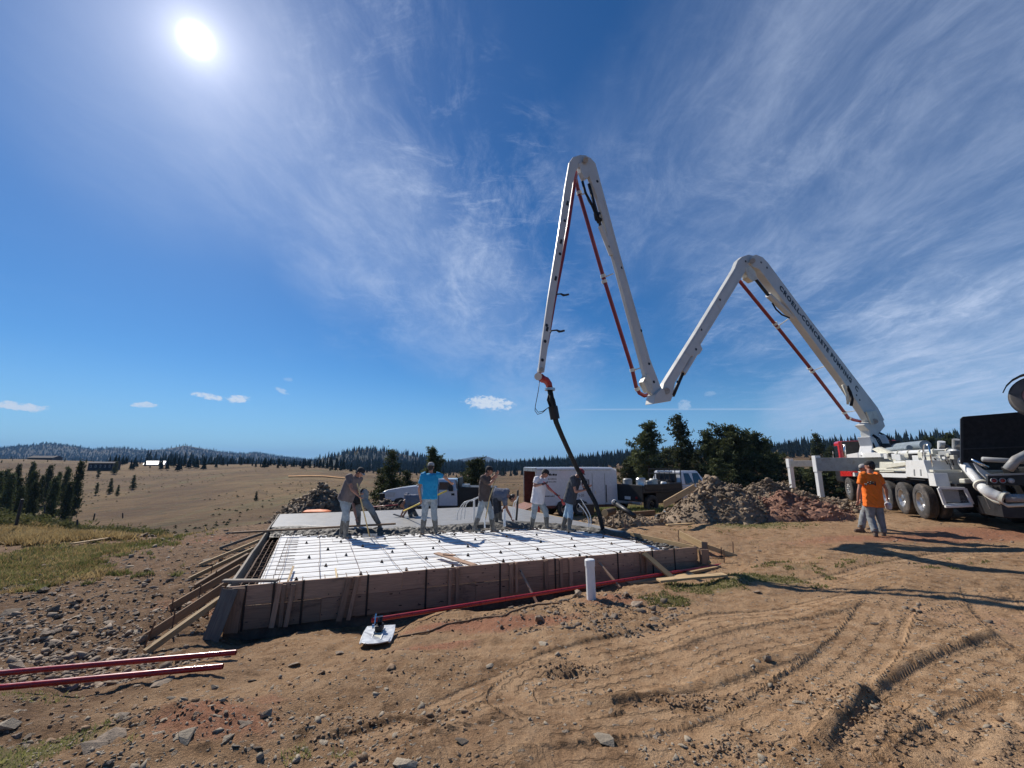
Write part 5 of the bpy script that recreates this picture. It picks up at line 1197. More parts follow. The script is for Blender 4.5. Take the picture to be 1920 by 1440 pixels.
# heaps of dug-out earth and rock
def heap(name, c, rx, ry, h, matl, rockm, nrock, rsz, label, seed, rot=0, power=1.15, cat='rubble pile'):
    g0 = gh(c[0], c[1]); root = thing(name, label, cat, (c[0], c[1], g0))
    n = 110; a = np.linspace(0, 2 * math.pi, n, endpoint=False); t = np.linspace(0, 1.15, 46); T, A = np.meshgrid(t, a)
    lx = T * np.cos(A) * rx; ly = T * np.sin(A) * ry; X = c[0] + lx * math.cos(rot) - ly * math.sin(rot); Y = c[1] + lx * math.sin(rot) + ly * math.cos(rot)
    d = T * (1 + .22 * fbm(X, Y, .8, 3, seed)); Z = h * np.clip(1 - d, 0, 1) ** power
    Z = Z * (1 + .35 * fbm(X, Y, 1.3, 3, seed + 5)) + (np.abs(fbm(X, Y, 2.5, 4, seed + 7, .55)) * .20 + fbm(X, Y, 9, 3, seed + 9, .6) * .07) * np.clip(Z / h * 4, 0, 1) ** .7
    gz_ = height(X.ravel(), Y.ravel()).reshape(X.shape); Zw = gz_ + Z - .12 * sstep(.9, 1.1, T)
    V = np.stack([X - c[0], Y - c[1], Zw - g0], -1).reshape(-1, 3); F = []
    m = len(t)
    for i in range(n):
        i2 = (i + 1) % n
        for j in range(m - 1): F.append((i * m + j, i * m + j + 1, i2 * m + j + 1)); F.append((i * m + j, i2 * m + j + 1, i2 * m + j))
    me = numpy_mesh('earth', V, F, matl); o = bpy.data.objects.new('earth', me); COL.objects.link(o); o.parent = root
    for p in me.polygons: p.use_smooth = True
    rng = np.random.default_rng(seed); nrock = int(nrock * 2.6); rsz = (rsz[0] * .8, rsz[1] * .85); k = rng.integers(0, len(V), nrock); w = (V[k, 2] > .0)
    pos = V[k] + rng.normal(size=(nrock, 3)) * np.array([.05, .05, .015]) + np.array([c[0], c[1], g0]); s = rng.uniform(rsz[0], rsz[1], nrock) * (1 + 1.2 * (rng.random(nrock) < .08))
    merged_stones('rocks', pos, s, rockm, None, 'stuff', root, .9, seed)
    return root
heap('rubble_pile', (7.05, 14.9), 2.0, 1.8, 1.45, M['rubble'], M['rubble'], 1500, (.05, .20), 'tall pile of grey brown broken rock right of the flatbed truck', 11, .2, .95)
heap('dirt_pile', (9.0, 14.2), 2.1, 1.2, .72, M['reddirt'], M['reddirt'], 500, (.05, .2), 'low reddish dirt pile in front of the outrigger legs', 23, -.1, 1.0, 'dirt pile')
heap('rubble_pile', (10.9, 18.2), 3.0, 1.8, 1.0, M['rubble'], M['rubble'], 1100, (.06, .24), 'wide grey rock pile behind the red dirt by the outrigger legs', 37, 0, .9)
heap('dirt_pile', (12.1, 15.9), 1.6, .9, .32, M['reddirt'], M['rubble'], 500, (.05, .18), 'low reddish brown dirt heap left of the front truck wheel', 41, 0, .9, 'dirt pile')
heap('rubble_pile', (-8.0, 18.2), 2.2, 1.6, 1.45, M['darkrubble'], M['rubble'], 1100, (.06, .26), 'dark rock pile on the left behind the slab', 53, 0, .9)
heap('rubble_pile', (-5.4, 18.6), 2.2, 1.4, .75, M['darkrubble'], M['darkrubble'], 500, (.06, .26), 'low dark rubble ridge between the dark rock pile and the bent worker', 57, 0, .9)
heap('dirt_pile', (3.6, 14.2), 1.9, .9, .45, M['rubble'], M['rubble'], 600, (.04, .16), 'low muddy heap of soil just behind the hose man', 61, .2, .9, 'dirt pile')
# bank of stones along the edge of the pad
pts = []; szs = []; rs = random.Random(9)
for i in range(950):
    t = rs.random(); px = 175 + 470 * t; py = np.interp(px, [175, 240, 330, 450, 560, 650], [985, 978, 966, 957, 957, 955]) + rs.gauss(0, 4.5)
    p = gz(px, py, -.5); s = rs.uniform(.07, .34)
    pts.append((p.x, p.y, gh(p.x, p.y) + rs.uniform(-.04, .10))); szs.append(s)
merged_stones('stone_bank', pts, szs, M['rubble'], 'ragged bank of broken rock along the far left edge of the pad', seed=70, tilt=.7)

# ------------------------------------------------------------------ grass
def blades(name, n, pxr, pyr, z, hgt, matl, label, which, seed, wid=.006, pw=1.0):
    rng = np.random.default_rng(seed); px = rng.uniform(*pxr, n); py = pyr[0] + (pyr[1] - pyr[0]) * rng.random(n) ** pw
    b = 720 - py; zz = FPX * SS + b * CC; k = (z - CH) / zz; x = (px - 960) * k; y = (FPX * CC - b * SS) * k
    g, s, rd = cover(x, y); m = (g if which == 0 else s) + fbm(x, y, 3.0, 4, 500 + seed) * .6
    ok = (m > .45) & (y < 30) & (y > 1); u, v = slab_uv(x, y); ok &= ~((u > -.1) & (u < UL + .15) & (v > -.1) & (v < 9.9))
    x, y = x[ok], y[ok]; k = len(x); zt = height(x, y) - .005; h = rng.uniform(hgt[0], hgt[1], k) * (1 + .4 * fbm(x, y, 1.5, 2, 505))
    a = rng.uniform(0, 6.28, k); w = wid * (1 + y / 6); lx = rng.normal(size=k) * h * .45; ly = rng.normal(size=k) * h * .45
    V = np.stack([np.stack([x - np.cos(a) * w, y - np.sin(a) * w, zt], 1), np.stack([x + np.cos(a) * w, y + np.sin(a) * w, zt], 1), np.stack([x + lx, y + ly, zt + h], 1)], 1).reshape(-1, 3)
    me = numpy_mesh(name, V, np.arange(3 * k).reshape(-1, 3), matl); o = bpy.data.objects.new(name, me); COL.objects.link(o); return tag(o, label, 'grass', None, 'stuff')
blades('green_grass', 90000, (-500, 420), (965, 1130), -.6, (.03, .11), M['grass'], 'short green grass at the left between dry grass and stones', 0, 1)
blades('dry_grass', 60000, (-500, 420), (965, 1130), -.6, (.03, .12), M['straw'], 'yellowed blades mixed into the green grass at the left', 0, 11)
blades('dry_grass', 150000, (-500, 420), (955, 1060), -.9, (.08, .30), M['straw'], 'tall dry yellow grass at the far left edge of the pad', 1, 2, .007)
blades('green_grass', 60000, (1150, 1980), (965, 1160), -.05, (.015, .05), M['grass'], 'thin green grass patches right of the form', 0, 3)
blades('green_grass', 9000, (-60, 700), (1180, 1440), 0, (.015, .05), M['grass'], 'sparse green tufts at the lower left', 0, 4, .003)
blades('dry_grass', 14000, (1150, 1980), (990, 1110), 0, (.015, .05), M['straw'], 'thin dry grass on the trampled ground at right', 1, 5, .004)
blades('green_grass', 26000, (980, 1330), (925, 972), -.5, (.08, .2), M['grass'], 'green grass below the trailer and flatbed truck', 0, 6, .006)
# shrubs at the left edge
rng = np.random.default_rng(4); cen = []
sc_ = []
for i in range(900):
    px = rng.uniform(-30, 330); r0 = rng.uniform(31, 42); az = math.atan2(px - 960, 790); x = math.sin(az) * r0; y = math.cos(az) * r0
    if fbm(np.array([x]), np.array([y]), .25, 2, 600)[0] < .02: continue
    cen.append((x, y, gh(x, y) + rng.uniform(.1, .5)))
cen = np.array(cen); v, f = needle_tris(cen, np.full(len(cen), .35), 26, rng, .18, .035)
me = numpy_mesh('scrub', v, f, M['bush']); o = bpy.data.objects.new('scrub', me); COL.objects.link(o); tag(o, 'tangled grey green scrub beyond the dry grass at the left', 'scrub', None, 'stuff')
# fence posts
for (px, y0, y1, dx, Y, lab) in [(30, 985, 936, 12, 17.5, 'leaning dark corner post in the dry grass at far left'), (83, 962, 946, 1, 30, 'small dark fence post by the hollow'), (175, 976, 962, 3, 26, 'short dark fence post below the tall dark pine'), (230, 972, 962, 0, 30, 'short thin fence post right of the tall dark pine'), (145, 985, 974, 0, 20, 'thin grey stake in the dry grass')]:
    tag(MB().tube([at(px, y0, Y), at(px + dx, y1, Y)], [.05 if dx > 5 else .035] * 2, 8).build('fence_post', M['dark']), lab, 'fence post')

# ------------------------------------------------------------------ far buildings
def house(px0, px1, Y, base, eave, ridge, wallm, roofm, label, depth=9, win=0, cat='house', split=False):
    a = at(px0, eave, Y); b = at(px1, eave, Y * 1.02); g = at(px0, base, Y).z; zr = at((px0 + px1) / 2, ridge, Y).z; ze = a.z
    root = thing('house', label, cat, ((a.x + b.x) / 2, Y, g)); ax = Vector((b.x - a.x, b.y - a.y, 0)); L = ax.length; ax.normalize(); ay = Vector((-ax.y, ax.x, 0))
    o0 = Vector((a.x, a.y, 0))
    def q(u, v, z): return o0 + ax * u + ay * v + Vector((0, 0, z))
    MB().hexa([q(0, 0, g - 2), q(L, 0, g - 2), q(L, depth, g - 2), q(0, depth, g - 2), q(0, 0, ze), q(L, 0, ze), q(L, depth, ze), q(0, depth, ze)]).build('wall', wallm, root)
    MB().prism([q(-.4, -.5, ze - .05), q(-.4, depth + .5, ze - .05), q(-.4, depth / 2, zr)], ax * (L + .8)).build('roof', roofm, root)
    for i in range(win):
        u = L * (.12 + .76 * (i / max(1, win - 1))); f = MB().box((0, 0, 0), (L * .06, .12, (ze - g) * .28), Matrix.Translation(q(u, -.05, g + (ze - g) * .62)) @ Matrix.Rotation(math.atan2(ax.y, ax.x), 4, 'Z')).build('window', M['whitepaint'], root)
        MB().box((0, 0, 0), (L * .048, .12, (ze - g) * .22), Matrix.Translation(q(u, -.09, g + (ze - g) * .62)) @ Matrix.Rotation(math.atan2(ax.y, ax.x), 4, 'Z')).build('pane', M['glass'], f)
    return root
M['darkwall'] = mat('dark_wall', (.03, .028, .035), .8, var=.2); M['darkroof'] = mat('dark_roof', (.03, .026, .034), .98, var=.2); M['metalroof'] = mat('white_metal_roof', (.55, .56, .58), .6, var=.05, metal=.2)
house(166, 212, 150, 884, 868, 865.5, M['darkwall'], M['darkroof'], 'low dark house with small white framed windows on the left hillside', 8, 5)
house(270, 306, 185, 877, 871, 864, M['greypaint'], M['metalroof'], 'barn with a bright white metal roof beside the tree line', 12, 0, 'barn')
house(52, 98, 240, 864, 858, 854, M['darkwall'], M['darkroof'], 'long dark roofed farm building on the skyline at far left', 14, 0, 'farm building')
house(1016, 1024, 290, 896, 891, 888, M['creampaint'], M['darkroof'], 'tiny pale house in the far valley left of the trailer', 7, 2)
house(1006, 1013, 300, 892, 887, 884, M['whitepaint'], M['metalroof'], 'tiny white house higher up in the far valley', 7, 1)
house(940, 950, 300, 897, 892, 889, M['brownwood'], M['darkroof'], 'tiny brown cabin in the far valley behind the bending man', 7, 1)
st = []
for k in range(40):
    t = k / 39; px = 545 + 105 * t; r0 = 118
    az = math.atan2(px - 960, 790); st.append((math.sin(az) * r0, math.cos(az) * r0))
V = []; F = []
for k, (x, y) in enumerate(st):
    for w in (0, 3.5): d = Vector((x, y)).normalized() * w; V.append((x + d.x, y + d.y, gh(x + d.x, y + d.y) + .25))
for k in range(len(st) - 1): F += [(2 * k, 2 * k + 1, 2 * k + 3), (2 * k, 2 * k + 3, 2 * k + 2)]
M['orangeweed'] = mat('orange_weeds', (.42, .19, .04), .9, var=.3, nscale=.6)
o = bpy.data.objects.new('orange_weeds', numpy_mesh('orange_weeds', np.array(V), np.array(F), M['orangeweed'])); COL.objects.link(o); tag(o, 'strip of orange autumn weeds across the brown hill', 'weeds', None, 'structure')

# ------------------------------------------------------------------ air
hz = MB().box((0, 0, 100), (19200, 19200, 340))
hm = bpy.data.materials.new('haze_air'); hm.use_nodes = True; nt = NT(hm.node_tree); nt.n.clear()
ho = nt.new('ShaderNodeOutputMaterial'); pv = nt.new('ShaderNodeVolumePrincipled'); pv.inputs['Color'].default_value = (.30, .58, 1, 1); pv.inputs['Density'].default_value = HAZE
nt.l.new(pv.outputs[0], ho.inputs['Volume'])
h_ = hz.build('haze', hm); h_['kind'] = 'stuff'
# ------------------------------------------------------------------ vehicles: shared pieces
def wheel(parent, c, axis, R=.52, Wd=.28, rimm='steel', deep=.06, tyrem='tire'):
    """tyre with rim, hub and wheel nuts; axis points outwards"""
    c = Vector(c); ax = Vector(axis).normalized(); h = Wd / 2
    prof = [(-h, R * .56), (-h, R * .80), (-h * .88, R * .93), (-h * .7, R * .985)]
    for k in range(5):
        a0 = -h * .62 + k * h * .26; prof += [(a0, R), (a0 + h * .17, R), (a0 + h * .19, R * .965), (a0 + h * .24, R * .965)]
    prof += [(h * .7, R * .985), (h * .88, R * .93), (h * 1.0, R * .80), (h * .96, R * .60), (h * .80, R * .57)]
    w = MB().lathe(prof, c, ax, 36).build('wheel', M[tyrem], parent, smooth=True, auto=.5)
    rp = [(h * .80, R * .575), (h * .90, R * .56), (h * .86, R * .50), (h * .55 - deep, R * .40), (h * .5 - deep, R * .26), (h * .72, R * .22), (h * .80, R * .12), (h * .80, 0.001)]
    r = MB().lathe(rp, c, ax, 28).build('rim', M[rimm], w, smooth=True, auto=.6)
    fr = frame(c, c + ax, (0, 0, 1) if abs(ax.z) < .9 else (1, 0, 0)); mb = MB()
    for k in range(10):
        a = 2 * math.pi * k / 10; p = fr @ Vector((h * .5 - deep, math.cos(a) * R * .33, math.sin(a) * R * .33)); mb.tube([p, p + ax * .04], .018, 6)
    mb.build('wheel_nuts', M['steel'], w)
    return w
def textmesh(s, size, matl, name, parent, Mx, extrude=.002, bold=.0, align='LEFT', spacing=1.0):
    cu = bpy.data.curves.new(name, 'FONT'); cu.body = s; cu.size = size; cu.extrude = extrude; cu.offset = bold; cu.align_x = align; cu.space_character = spacing; cu.resolution_u = 3
    to = bpy.data.objects.new('tmp', cu); COL.objects.link(to); dg = bpy.context.evaluated_depsgraph_get(); me = bpy.data.meshes.new_from_object(to.evaluated_get(dg)); bpy.data.objects.remove(to)
    me.materials.clear(); me.materials.append(matl); o = bpy.data.objects.new(name, me); place(o, Mx, parent); return o

# ------------------------------------------------------------------ concrete pump truck
TF = Vector((.41, .912, 0)).normalized(); TL = Vector((-TF.y, TF.x, 0)); T0 = Vector((12.4, 13.1, .12)) - TL * 1.25
def TW(t, s, z): return T0 + TF * t + TL * s + UP * z
truck = thing('pump_truck', 'white concrete pump truck with four section boom unfolded over the slab', 'pump truck', tuple(T0), math.atan2(TF.y, TF.x))
def tside(px, py, s):                  # point of the lengthwise plane s seen at a pixel
    a, y, z = ray(px, py); b = T0 + TL * s; k = (b.x * TF.y - b.y * TF.x) / (a * TF.y - y * TF.x); return Vector((a * k, y * k, CH + z * k))
def trear(px, py, t):                  # point of the crosswise plane t seen at a pixel
    a, y, z = ray(px, py); b = T0 + TF * t; k = (b.x * TL.y - b.y * TL.x) / (a * TL.y - y * TL.x); return Vector((a * k, y * k, CH + z * k))
TM = frame(T0, T0 + TF)               # local: x forward, y left, z up
def tbox(name, t0, t1, s0, s1, z0, z1, m_, parent=None, bevel=.012):
    return MB().box(((t0 + t1) / 2, (s0 + s1) / 2, (z0 + z1) / 2), (abs(t1 - t0), abs(s1 - s0), abs(z1 - z0)), TM).build(name, M[m_], parent or truck, bevel=bevel)
def tpoly(name, pts, s, th, m_, parent=None, bevel=.008):   # side panel traced on plane s, thickness inwards
    return MB().prism([tside(p[0], p[1], s) for p in pts], TL * -th).build(name, M[m_], parent or truck, bevel=bevel)
# chassis
for s in (-.45, .45): tbox('frame_rail', -2.4, 9.4, s - .05, s + .05, .82, 1.12, 'dark')
for t in (0, 1.32, 2.64):
    tbox('axle', t - .09, t + .09, -1.0, 1.0, .42, .62, 'dark')
    for s in (1.11, -1.11): wheel(truck, TW(t, s, .52), TL * (1 if s > 0 else -1), .52, .28)
    for s in (.80, -.80): wheel(truck, TW(t, s, .52), TL * (1 if s > 0 else -1), .52, .26)
for t in (6.97,):
    tbox('axle', t - .08, t + .08, -1.0, 1.0, .42, .60, 'dark')
    for s in (1.09, -1.09): wheel(truck, TW(t, s, .52), TL * (1 if s > 0 else -1), .52, .30, 'steel', -.04)
tbox('fuel_tank', 3.9, 5.1, .72, 1.2, .5, 1.05, 'steel', bevel=.12)
tbox('water_tank', 3.7, 5.3, -1.2, -.6, .45, 1.1, 'whitepaint', bevel=.05)
tbox('subframe', -1.1, 7.6, -.62, .62, 1.12, 1.45, 'creampaint')
tbox('under_box', -1.4, .1, -1.0, .9, .55, 1.1, 'dark')  # dark chassis box, added to carry the shade under the truck
# deck and side panels
tbox('deck', -1.05, 6.2, -1.2, 1.2, 1.40, 1.47, 'creampaint')
tpoly('side_skirt', [(1599, 886), (1700, 888), (1700, 896), (1599, 893)], 1.25, .05, 'whitepaint')
tb_ = tpoly('tool_box', [(1698, 863), (1731, 863), (1739, 888), (1740, 897), (1698, 894)], 1.26, .55, 'whitepaint')
for px in (1712, 1724): tpoly('box_rib', [(px, 880), (px + 2, 880), (px + 3, 892), (px + 1, 892)], 1.275, .02, 'greypaint', tb_)
tpoly('corner_fender', [(1739, 887), (1750, 887), (1756, 912), (1743, 911)], 1.25, .30, 'whitepaint')
tpoly('side_panel', [(1649, 866), (1673, 866), (1676, 885), (1649, 885)], 1.18, .08, 'creampaint')
tpoly('side_panel', [(1675, 865), (1697, 864), (1697, 885), (1678, 885)], 1.15, .08, 'whitepaint')
tpoly('outrigger_arm', [(1655, 870), (1700, 866), (1700, 872), (1660, 878)], 1.22, .2, 'creampaint')
for i in range(3):
    tbox('fender', .66 * 0 - .5 + 1.32 * i, .5 + 1.32 * i, .62, 1.22, 1.14, 1.17, 'dark')
# pedestal and turret
ped = MB(); c_ = TW(6.7, 0, 1.45)
ped.hexa([TW(6.0, .62, 1.45), TW(6.0, -.62, 1.45), TW(7.4, -.62, 1.45), TW(7.4, .62, 1.45), TW(6.35, .42, 2.35), TW(6.35, -.42, 2.35), TW(7.1, -.42, 2.35), TW(7.1, .42, 2.35)])
ped.build('pedestal', M['whitepaint'], truck, bevel=.03)
MB().lathe([(0, .46), (0, .50), (.10, .50), (.10, .42), (.16, .42)], TW(6.7, 0, 2.35), (0, 0, 1), 32).build('slewing_ring', M['dark'], truck, smooth=True, auto=.5)
tu = MB().lathe([(.12, .40), (.3, .38), (.55, .30), (.55, 0)], TW(6.7, 0, 2.35), (0, 0, 1), 24).build('turret', M['boompaint'], truck, smooth=True, auto=.6)
tpoly('diagonal_brace', [(1634, 842), (1646, 838), (1704, 864), (1700, 870), (1680, 869)], .70, .12, 'creampaint')
MB().tube([TW(6.7, .35, 2.9), TW(6.2, .5, 2.8), TW(5.8, .45, 2.5), TW(5.8, .35, 2.1), TW(6.1, .3, 1.8)], .05, 10).build('hydraulic_hose', M['black'], truck, smooth=True)
for k in range(3):
    a = k * .05; MB().tube([TW(6.6, .30 - a, 3.0), TW(6.15, .42 - a, 2.95), TW(5.8, .30 - a, 2.72), TW(5.62, .25 - a, 2.35), TW(5.7, .2 - a, 1.9)], .022, 8).build('hydraulic_hose', M['black'], truck, smooth=True)
# equipment on deck
MB().tube([TW(5.4, -.2, 2.30), TW(2.9, -.2, 2.30)], .17, 14).build('grey_bundle', M['bluetub'], truck, smooth=True, auto=.6)
MB().tube([TW(5.2, .15, 2.20), TW(3.2, .15, 2.22)], .10, 12).build('grey_bundle', M['bluetub'], truck, smooth=True, auto=.6)
tp_ = [tside(1668, 851, .55), tside(1700, 849, .5), tside(1740, 848, .45), tside(1786, 847, .40)]
dl = MB().tube(tp_, .088, 16).build('deck_pipe', M['whitepaint'], truck, smooth=True)
for i in range(6):
    p = tp_[0].lerp(tp_[3], .02 + i * .19); d = (tp_[3] - tp_[0]).normalized(); MB().lathe([(-.03, .088), (-.03, .118), (.03, .118), (.03, .088)], p, d, 16).build('clamp', M['creampaint'], dl, smooth=True, auto=.5)
# valves and boxes between the deck pipe and the tool boxes
rs = random.Random(12)
for i in range(16):
    px = 1664 + i * 8.3; t_ = tside(px, 858, .8); s_ = (.04 + rs.random() * .07)
    MB().box(t_ + UP * rs.uniform(-.06, .1), (s_ * 2, s_ * 2, s_ * rs.uniform(1.4, 3))).build('valve_block', M[rs.choice(['creampaint', 'whitepaint', 'greypaint', 'dark'])], truck, bevel=.01)
for i in range(9):
    a = tside(1690 + i * 11, 856 + rs.uniform(-3, 4), .75); b = tside(1700 + i * 11, 866 + rs.uniform(-4, 6), .9); m_ = a.lerp(b, .5) + UP * rs.uniform(-.15, .15)
    MB().tube([a, m_, b], .018, 6).build('hydraulic_line', M[rs.choice(['black', 'creampaint', 'black'])], truck, smooth=True)
tbox('valve_cabinet', -.9, -.2, .1, .7, 1.47, 2.0, 'greypaint'); tbox('valve_cabinet', -.15, .15, .5, .8, 1.47, 2.05, 'creampaint'); tbox('oil_cooler', -1.0, -.1, -.9, .0, 1.47, 1.9, 'dark')
for (px, y) in ((1765, 828), (1793, 824)):
    p = tside(px, 848, -.2); q = tside(px, y, -.2)
    MB().tube([p, q], .10, 12).build('filter_canister', M['whitepaint' if px < 1780 else 'greypaint'], truck, smooth=True, auto=.6); MB().ell(p + TF * -.3 + UP * .05, (.16, .16, .2), nu=8, nv=6).build('pulley_guard', M['dark'], truck)
hr = [tside(1733, 872, 1.1), tside(1731, 842, 1.1), tside(1732, 834, 1.1), tside(1737, 831, 1.1), tside(1741, 836, 1.1), tside(1744, 848, 1.1), tside(1750, 888, 1.1)]
MB().tube(hr, .02, 8).build('hand_rail', M['chrome'], truck, smooth=True)
for i in range(3): MB().tube([tside(1732, 846 + i * 9, 1.1), tside(1743.5 + i * 1.3, 846 + i * 9, 1.1)], .013, 6).build('ladder_rung', M['chrome'], truck)
# tail: panel, lamp, step, light bar
tr_ = MB().prism([trear(p[0], p[1], -1.1) for p in [(1753, 886), (1806, 885), (1826, 912), (1757, 912)]], TF * .05).build('rear_panel', M['greypaint'], truck, bevel=.01)
lp = trear(1760, 896, -1.13); MB().lathe([(0, .055), (.02, .05), (.03, 0)], lp, -TF, 16).build('tail_lamp', M['amber'], tr_, smooth=True)
MB().box(trear(1779, 904, -1.12), (.14, .02, .06), None).build('plate', M['creampaint'], tr_)
sp_ = [trear(p[0], p[1], -1.45) for p in [(1760, 915), (1809, 916), (1823, 945), (1772, 947)]]
stp = MB(); 
for a, b in zip(sp_, sp_[1:] + sp_[:1]): stp.bar(a, b, .07, .07)
stp = stp.build('step_frame', M['whitepaint'], truck, bevel=.01)
MB().prism([trear(p[0], p[1], -1.40) for p in [(1764, 919), (1807, 920), (1817, 941), (1774, 942)]], TF * .03).build('step_plate', M['greypaint'], stp)
MB().bar(trear(1772, 950, -1.5), trear(1823, 948, -1.5), .10, .06).build('step_lip', M['whitepaint'], truck, bevel=.01)
MB().box(trear(1815, 902, -1.3), (.34, .16, .13), None).build('grease_box', M['creampaint'], truck, bevel=.03)
# hopper with raised black splash guard
hop = MB().hexa([TW(-1.6, -.1, .75), TW(-1.6, -.75, .75), TW(-2.1, -.75, .75), TW(-2.1, -.1, .75), TW(-1.5, .0, 1.5), TW(-1.5, -1.1, 1.5), TW(-2.4, -1.1, 1.5), TW(-2.4, .0, 1.5)]).build('hopper', M['blackpaint'], truck, bevel=.02)
g4 = [trear(p[0], p[1], -1.75) for p in [(1802, 785), (1806, 781), (1990, 766), (1990, 862), (1806, 868), (1802, 862)]]
gd = MB().prism(g4, TF * .05).build('splash_guard', M['black'], truck, bevel=.012)
MB().bar(trear(1806, 842, -1.80), trear(1960, 836, -1.80), .03, .03).build('guard_rib', M['dark'], gd)
MB().bar(trear(1803, 870, -1.80), trear(1803, 785, -1.80), .05, .05).build('guard_edge', M['dark'], gd)
tbox('hopper_grate', -2.4, -1.5, -1.1, .0, 1.5, 1.56, 'dark')
lb = MB().prism([trear(p[0], p[1], -2.5) for p in [(1852, 892), (1990, 888), (1990, 910), (1852, 910)]], TF * .08).build('light_bar', M['blackpaint'], truck, bevel=.01)
MB().bar(trear(1850, 891, -2.5), trear(1990, 886, -2.5), .08, .04).build('bar_rim', M['greypaint'], lb)
for px, m_ in ((1863, 'amber'), (1879, 'amber'), (1895, 'clearlens'), (1935, 'amber')):
    p = trear(px, 901, -2.52); MB().lathe([(0, .062), (.025, .062), (.025, .048), (.012, .046)], p, -TF, 20).build('lamp_ring', M['greypaint'], lb, smooth=True, auto=.5); MB().lathe([(.0, .048), (.02, .045), (.03, 0)], p, -TF, 16).build('lamp_lens', M[m_], lb, smooth=True)
MB().prism([trear(p[0], p[1], -1.9) for p in [(1826, 868), (1857, 889), (1857, 905), (1836, 884)]], TF * .06).build('hopper_wing', M['whitepaint'], truck)
MB().tube([trear(1822, 861, -2.0), trear(1853, 877, -2.1)], .035, 10).build('cylinder_rod', M['chrome'], truck, smooth=True)
MB().tube([trear(1842, 861, -2.4), trear(1925, 866, -2.4)], .06, 12).build('agitator_pipe', M['greypaint'], truck, smooth=True)
MB().tube([trear(1890, 880, -2.7), trear(1905, 862, -2.7), trear(1930, 850, -2.6)], .10, 10).build('chute_bracket', M['greypaint'], truck, smooth=True)
# delivery line from the hopper up to the deck
P_ = [tside(1786, 847, .40), tside(1792, 849, .55), trear(1796, 856, -.75), trear(1806, 870, -.95), trear(1823, 890, -1.6), trear(1842, 911, -2.2)]
MB().tube(P_, [.088, .105, .105, .1, .1, .1], 18).build('delivery_pipe', M['whitepaint'], truck, smooth=True)
P2_ = [trear(1841, 911, -2.2), trear(1848, 919, -2.3), trear(1858, 925, -2.35), trear(1870, 930, -2.4), trear(1884, 934, -2.5)]
el_ = MB().tube(P2_, [.115, .125, .125, .125, .12], 18).build('delivery_elbow', M['whitepaint'], truck, smooth=True)
for a, b in ((P_[5], P_[4]), (P2_[4], P2_[3])): MB().lathe([(-.03, .12), (-.03, .165), (.03, .165), (.03, .12)], a, b - a, 18).build('flange', M['creampaint'], el_, smooth=True, auto=.5)
MB().tube([P2_[4], trear(1930, 934, -2.6)], .10, 14).build('outlet_pipe', M['greypaint'], truck, smooth=True)
MB().tube([trear(1846, 926, -2.2), trear(1866, 940, -2.4), trear(1890, 948, -2.5), trear(1935, 946, -2.6)], .045, 8).build('tow_rail', M['creampaint'], truck, smooth=True)
MB().tube([trear(1843, 925, -2.2), trear(1850, 940, -2.2), trear(1856, 954, -2.2)], .008, 5).build('chain', M['steel'], truck)
tbox('underframe_shade', -2.5, -1.5, -1.0, .6, .35, .8, 'dark')  # dark frame block, its black stands in for shade below the hopper
# cab
tbox('cab', 7.9, 8.7, -1.15, 1.15, 1.75, 2.72, 'redtruck', bevel=.10); tbox('cab_base', 7.9, 9.3, -1.1, 1.1, .75, 1.74, 'blackpaint', bevel=.08); tbox('hood', 8.7, 9.9, -.95, .85, 1.2, 1.95, 'redtruck', bevel=.12)
tbox('cab_window', 8.05, 8.6, 1.14, 1.17, 1.95, 2.5, 'glass')
tbox('cab_back', 7.84, 7.9, -1.18, .98, 1.2, 2.70, 'dark'); MB().tube([tside(1585, 862, 1.3), tside(1583, 833, 1.3)], .04, 8).build('exhaust_stack', M['chrome'], truck, smooth=True)
tbox('front_fender', 6.4, 7.6, .75, 1.25, 1.12, 1.22, 'redtruck', bevel=.04); tpoly('front_fender_side', [(1575, 882), (1582, 879), (1594, 885), (1597, 893), (1576, 893)], 1.26, .3, 'redtruck')
tpoly('walkway', [(1583, 853), (1612, 848), (1650, 850), (1652, 857), (1584, 859)], .9, .6, 'whitepaint')
tpoly('boom_rest', [(1588, 834), (1629, 832), (1629, 837), (1590, 838)], .3, .3, 'greypaint')
MB().tube([tside(1562, 858, 1.5), tside(1561, 846, 1.5)], .02, 6).build('mirror_pole', M['chrome'], truck)
# outriggers at the front
def outrigger(t, s, px_leg_top, ztop, zbot, zfoot, w):
    a = TW(t, .6, 0); b = TW(t, s, 0); b0 = Vector((b.x, b.y, 0)); a0 = Vector((a.x, a.y, 0)); zc = (ztop + zbot) / 2
    ob = MB().bar(a0 + UP * zc, b0 + UP * zc + (b0 - a0).normalized() * .05, w, ztop - zbot).build('outrigger_beam', M['greypaint' if w > .3 else 'creampaint'], truck, bevel=.015)
    MB().box(b0 + UP * ((ztop + zbot) / 2 - .1 + .12), (.24, .24, ztop - zbot + .14), None).build('leg_sleeve', M['whitepaint'], ob, bevel=.015)
    lg_ = MB().bar(b0 + UP * (zbot), b0 + UP * (zfoot + .05), .19, .19, (1, 0, 0)).build('outrigger_leg', M['whitepaint'], truck, bevel=.01)
    MB().lathe([(0, .27), (.05, .27), (.07, .08), (.16, .07)], b0 + UP * zfoot, UP, 20).build('foot_pad', M['steel'], lg_, smooth=True, auto=.5)
outrigger(5.6, 2.57, 1535, 2.02, 1.45, .22, .34); outrigger(8.3, 3.15, 1487, 1.92, 1.62, .25, .26)
for s_, t_ in ((-2.8, 5.6),): outrigger(t_, s_, 0, 2.0, 1.45, .15, .34)

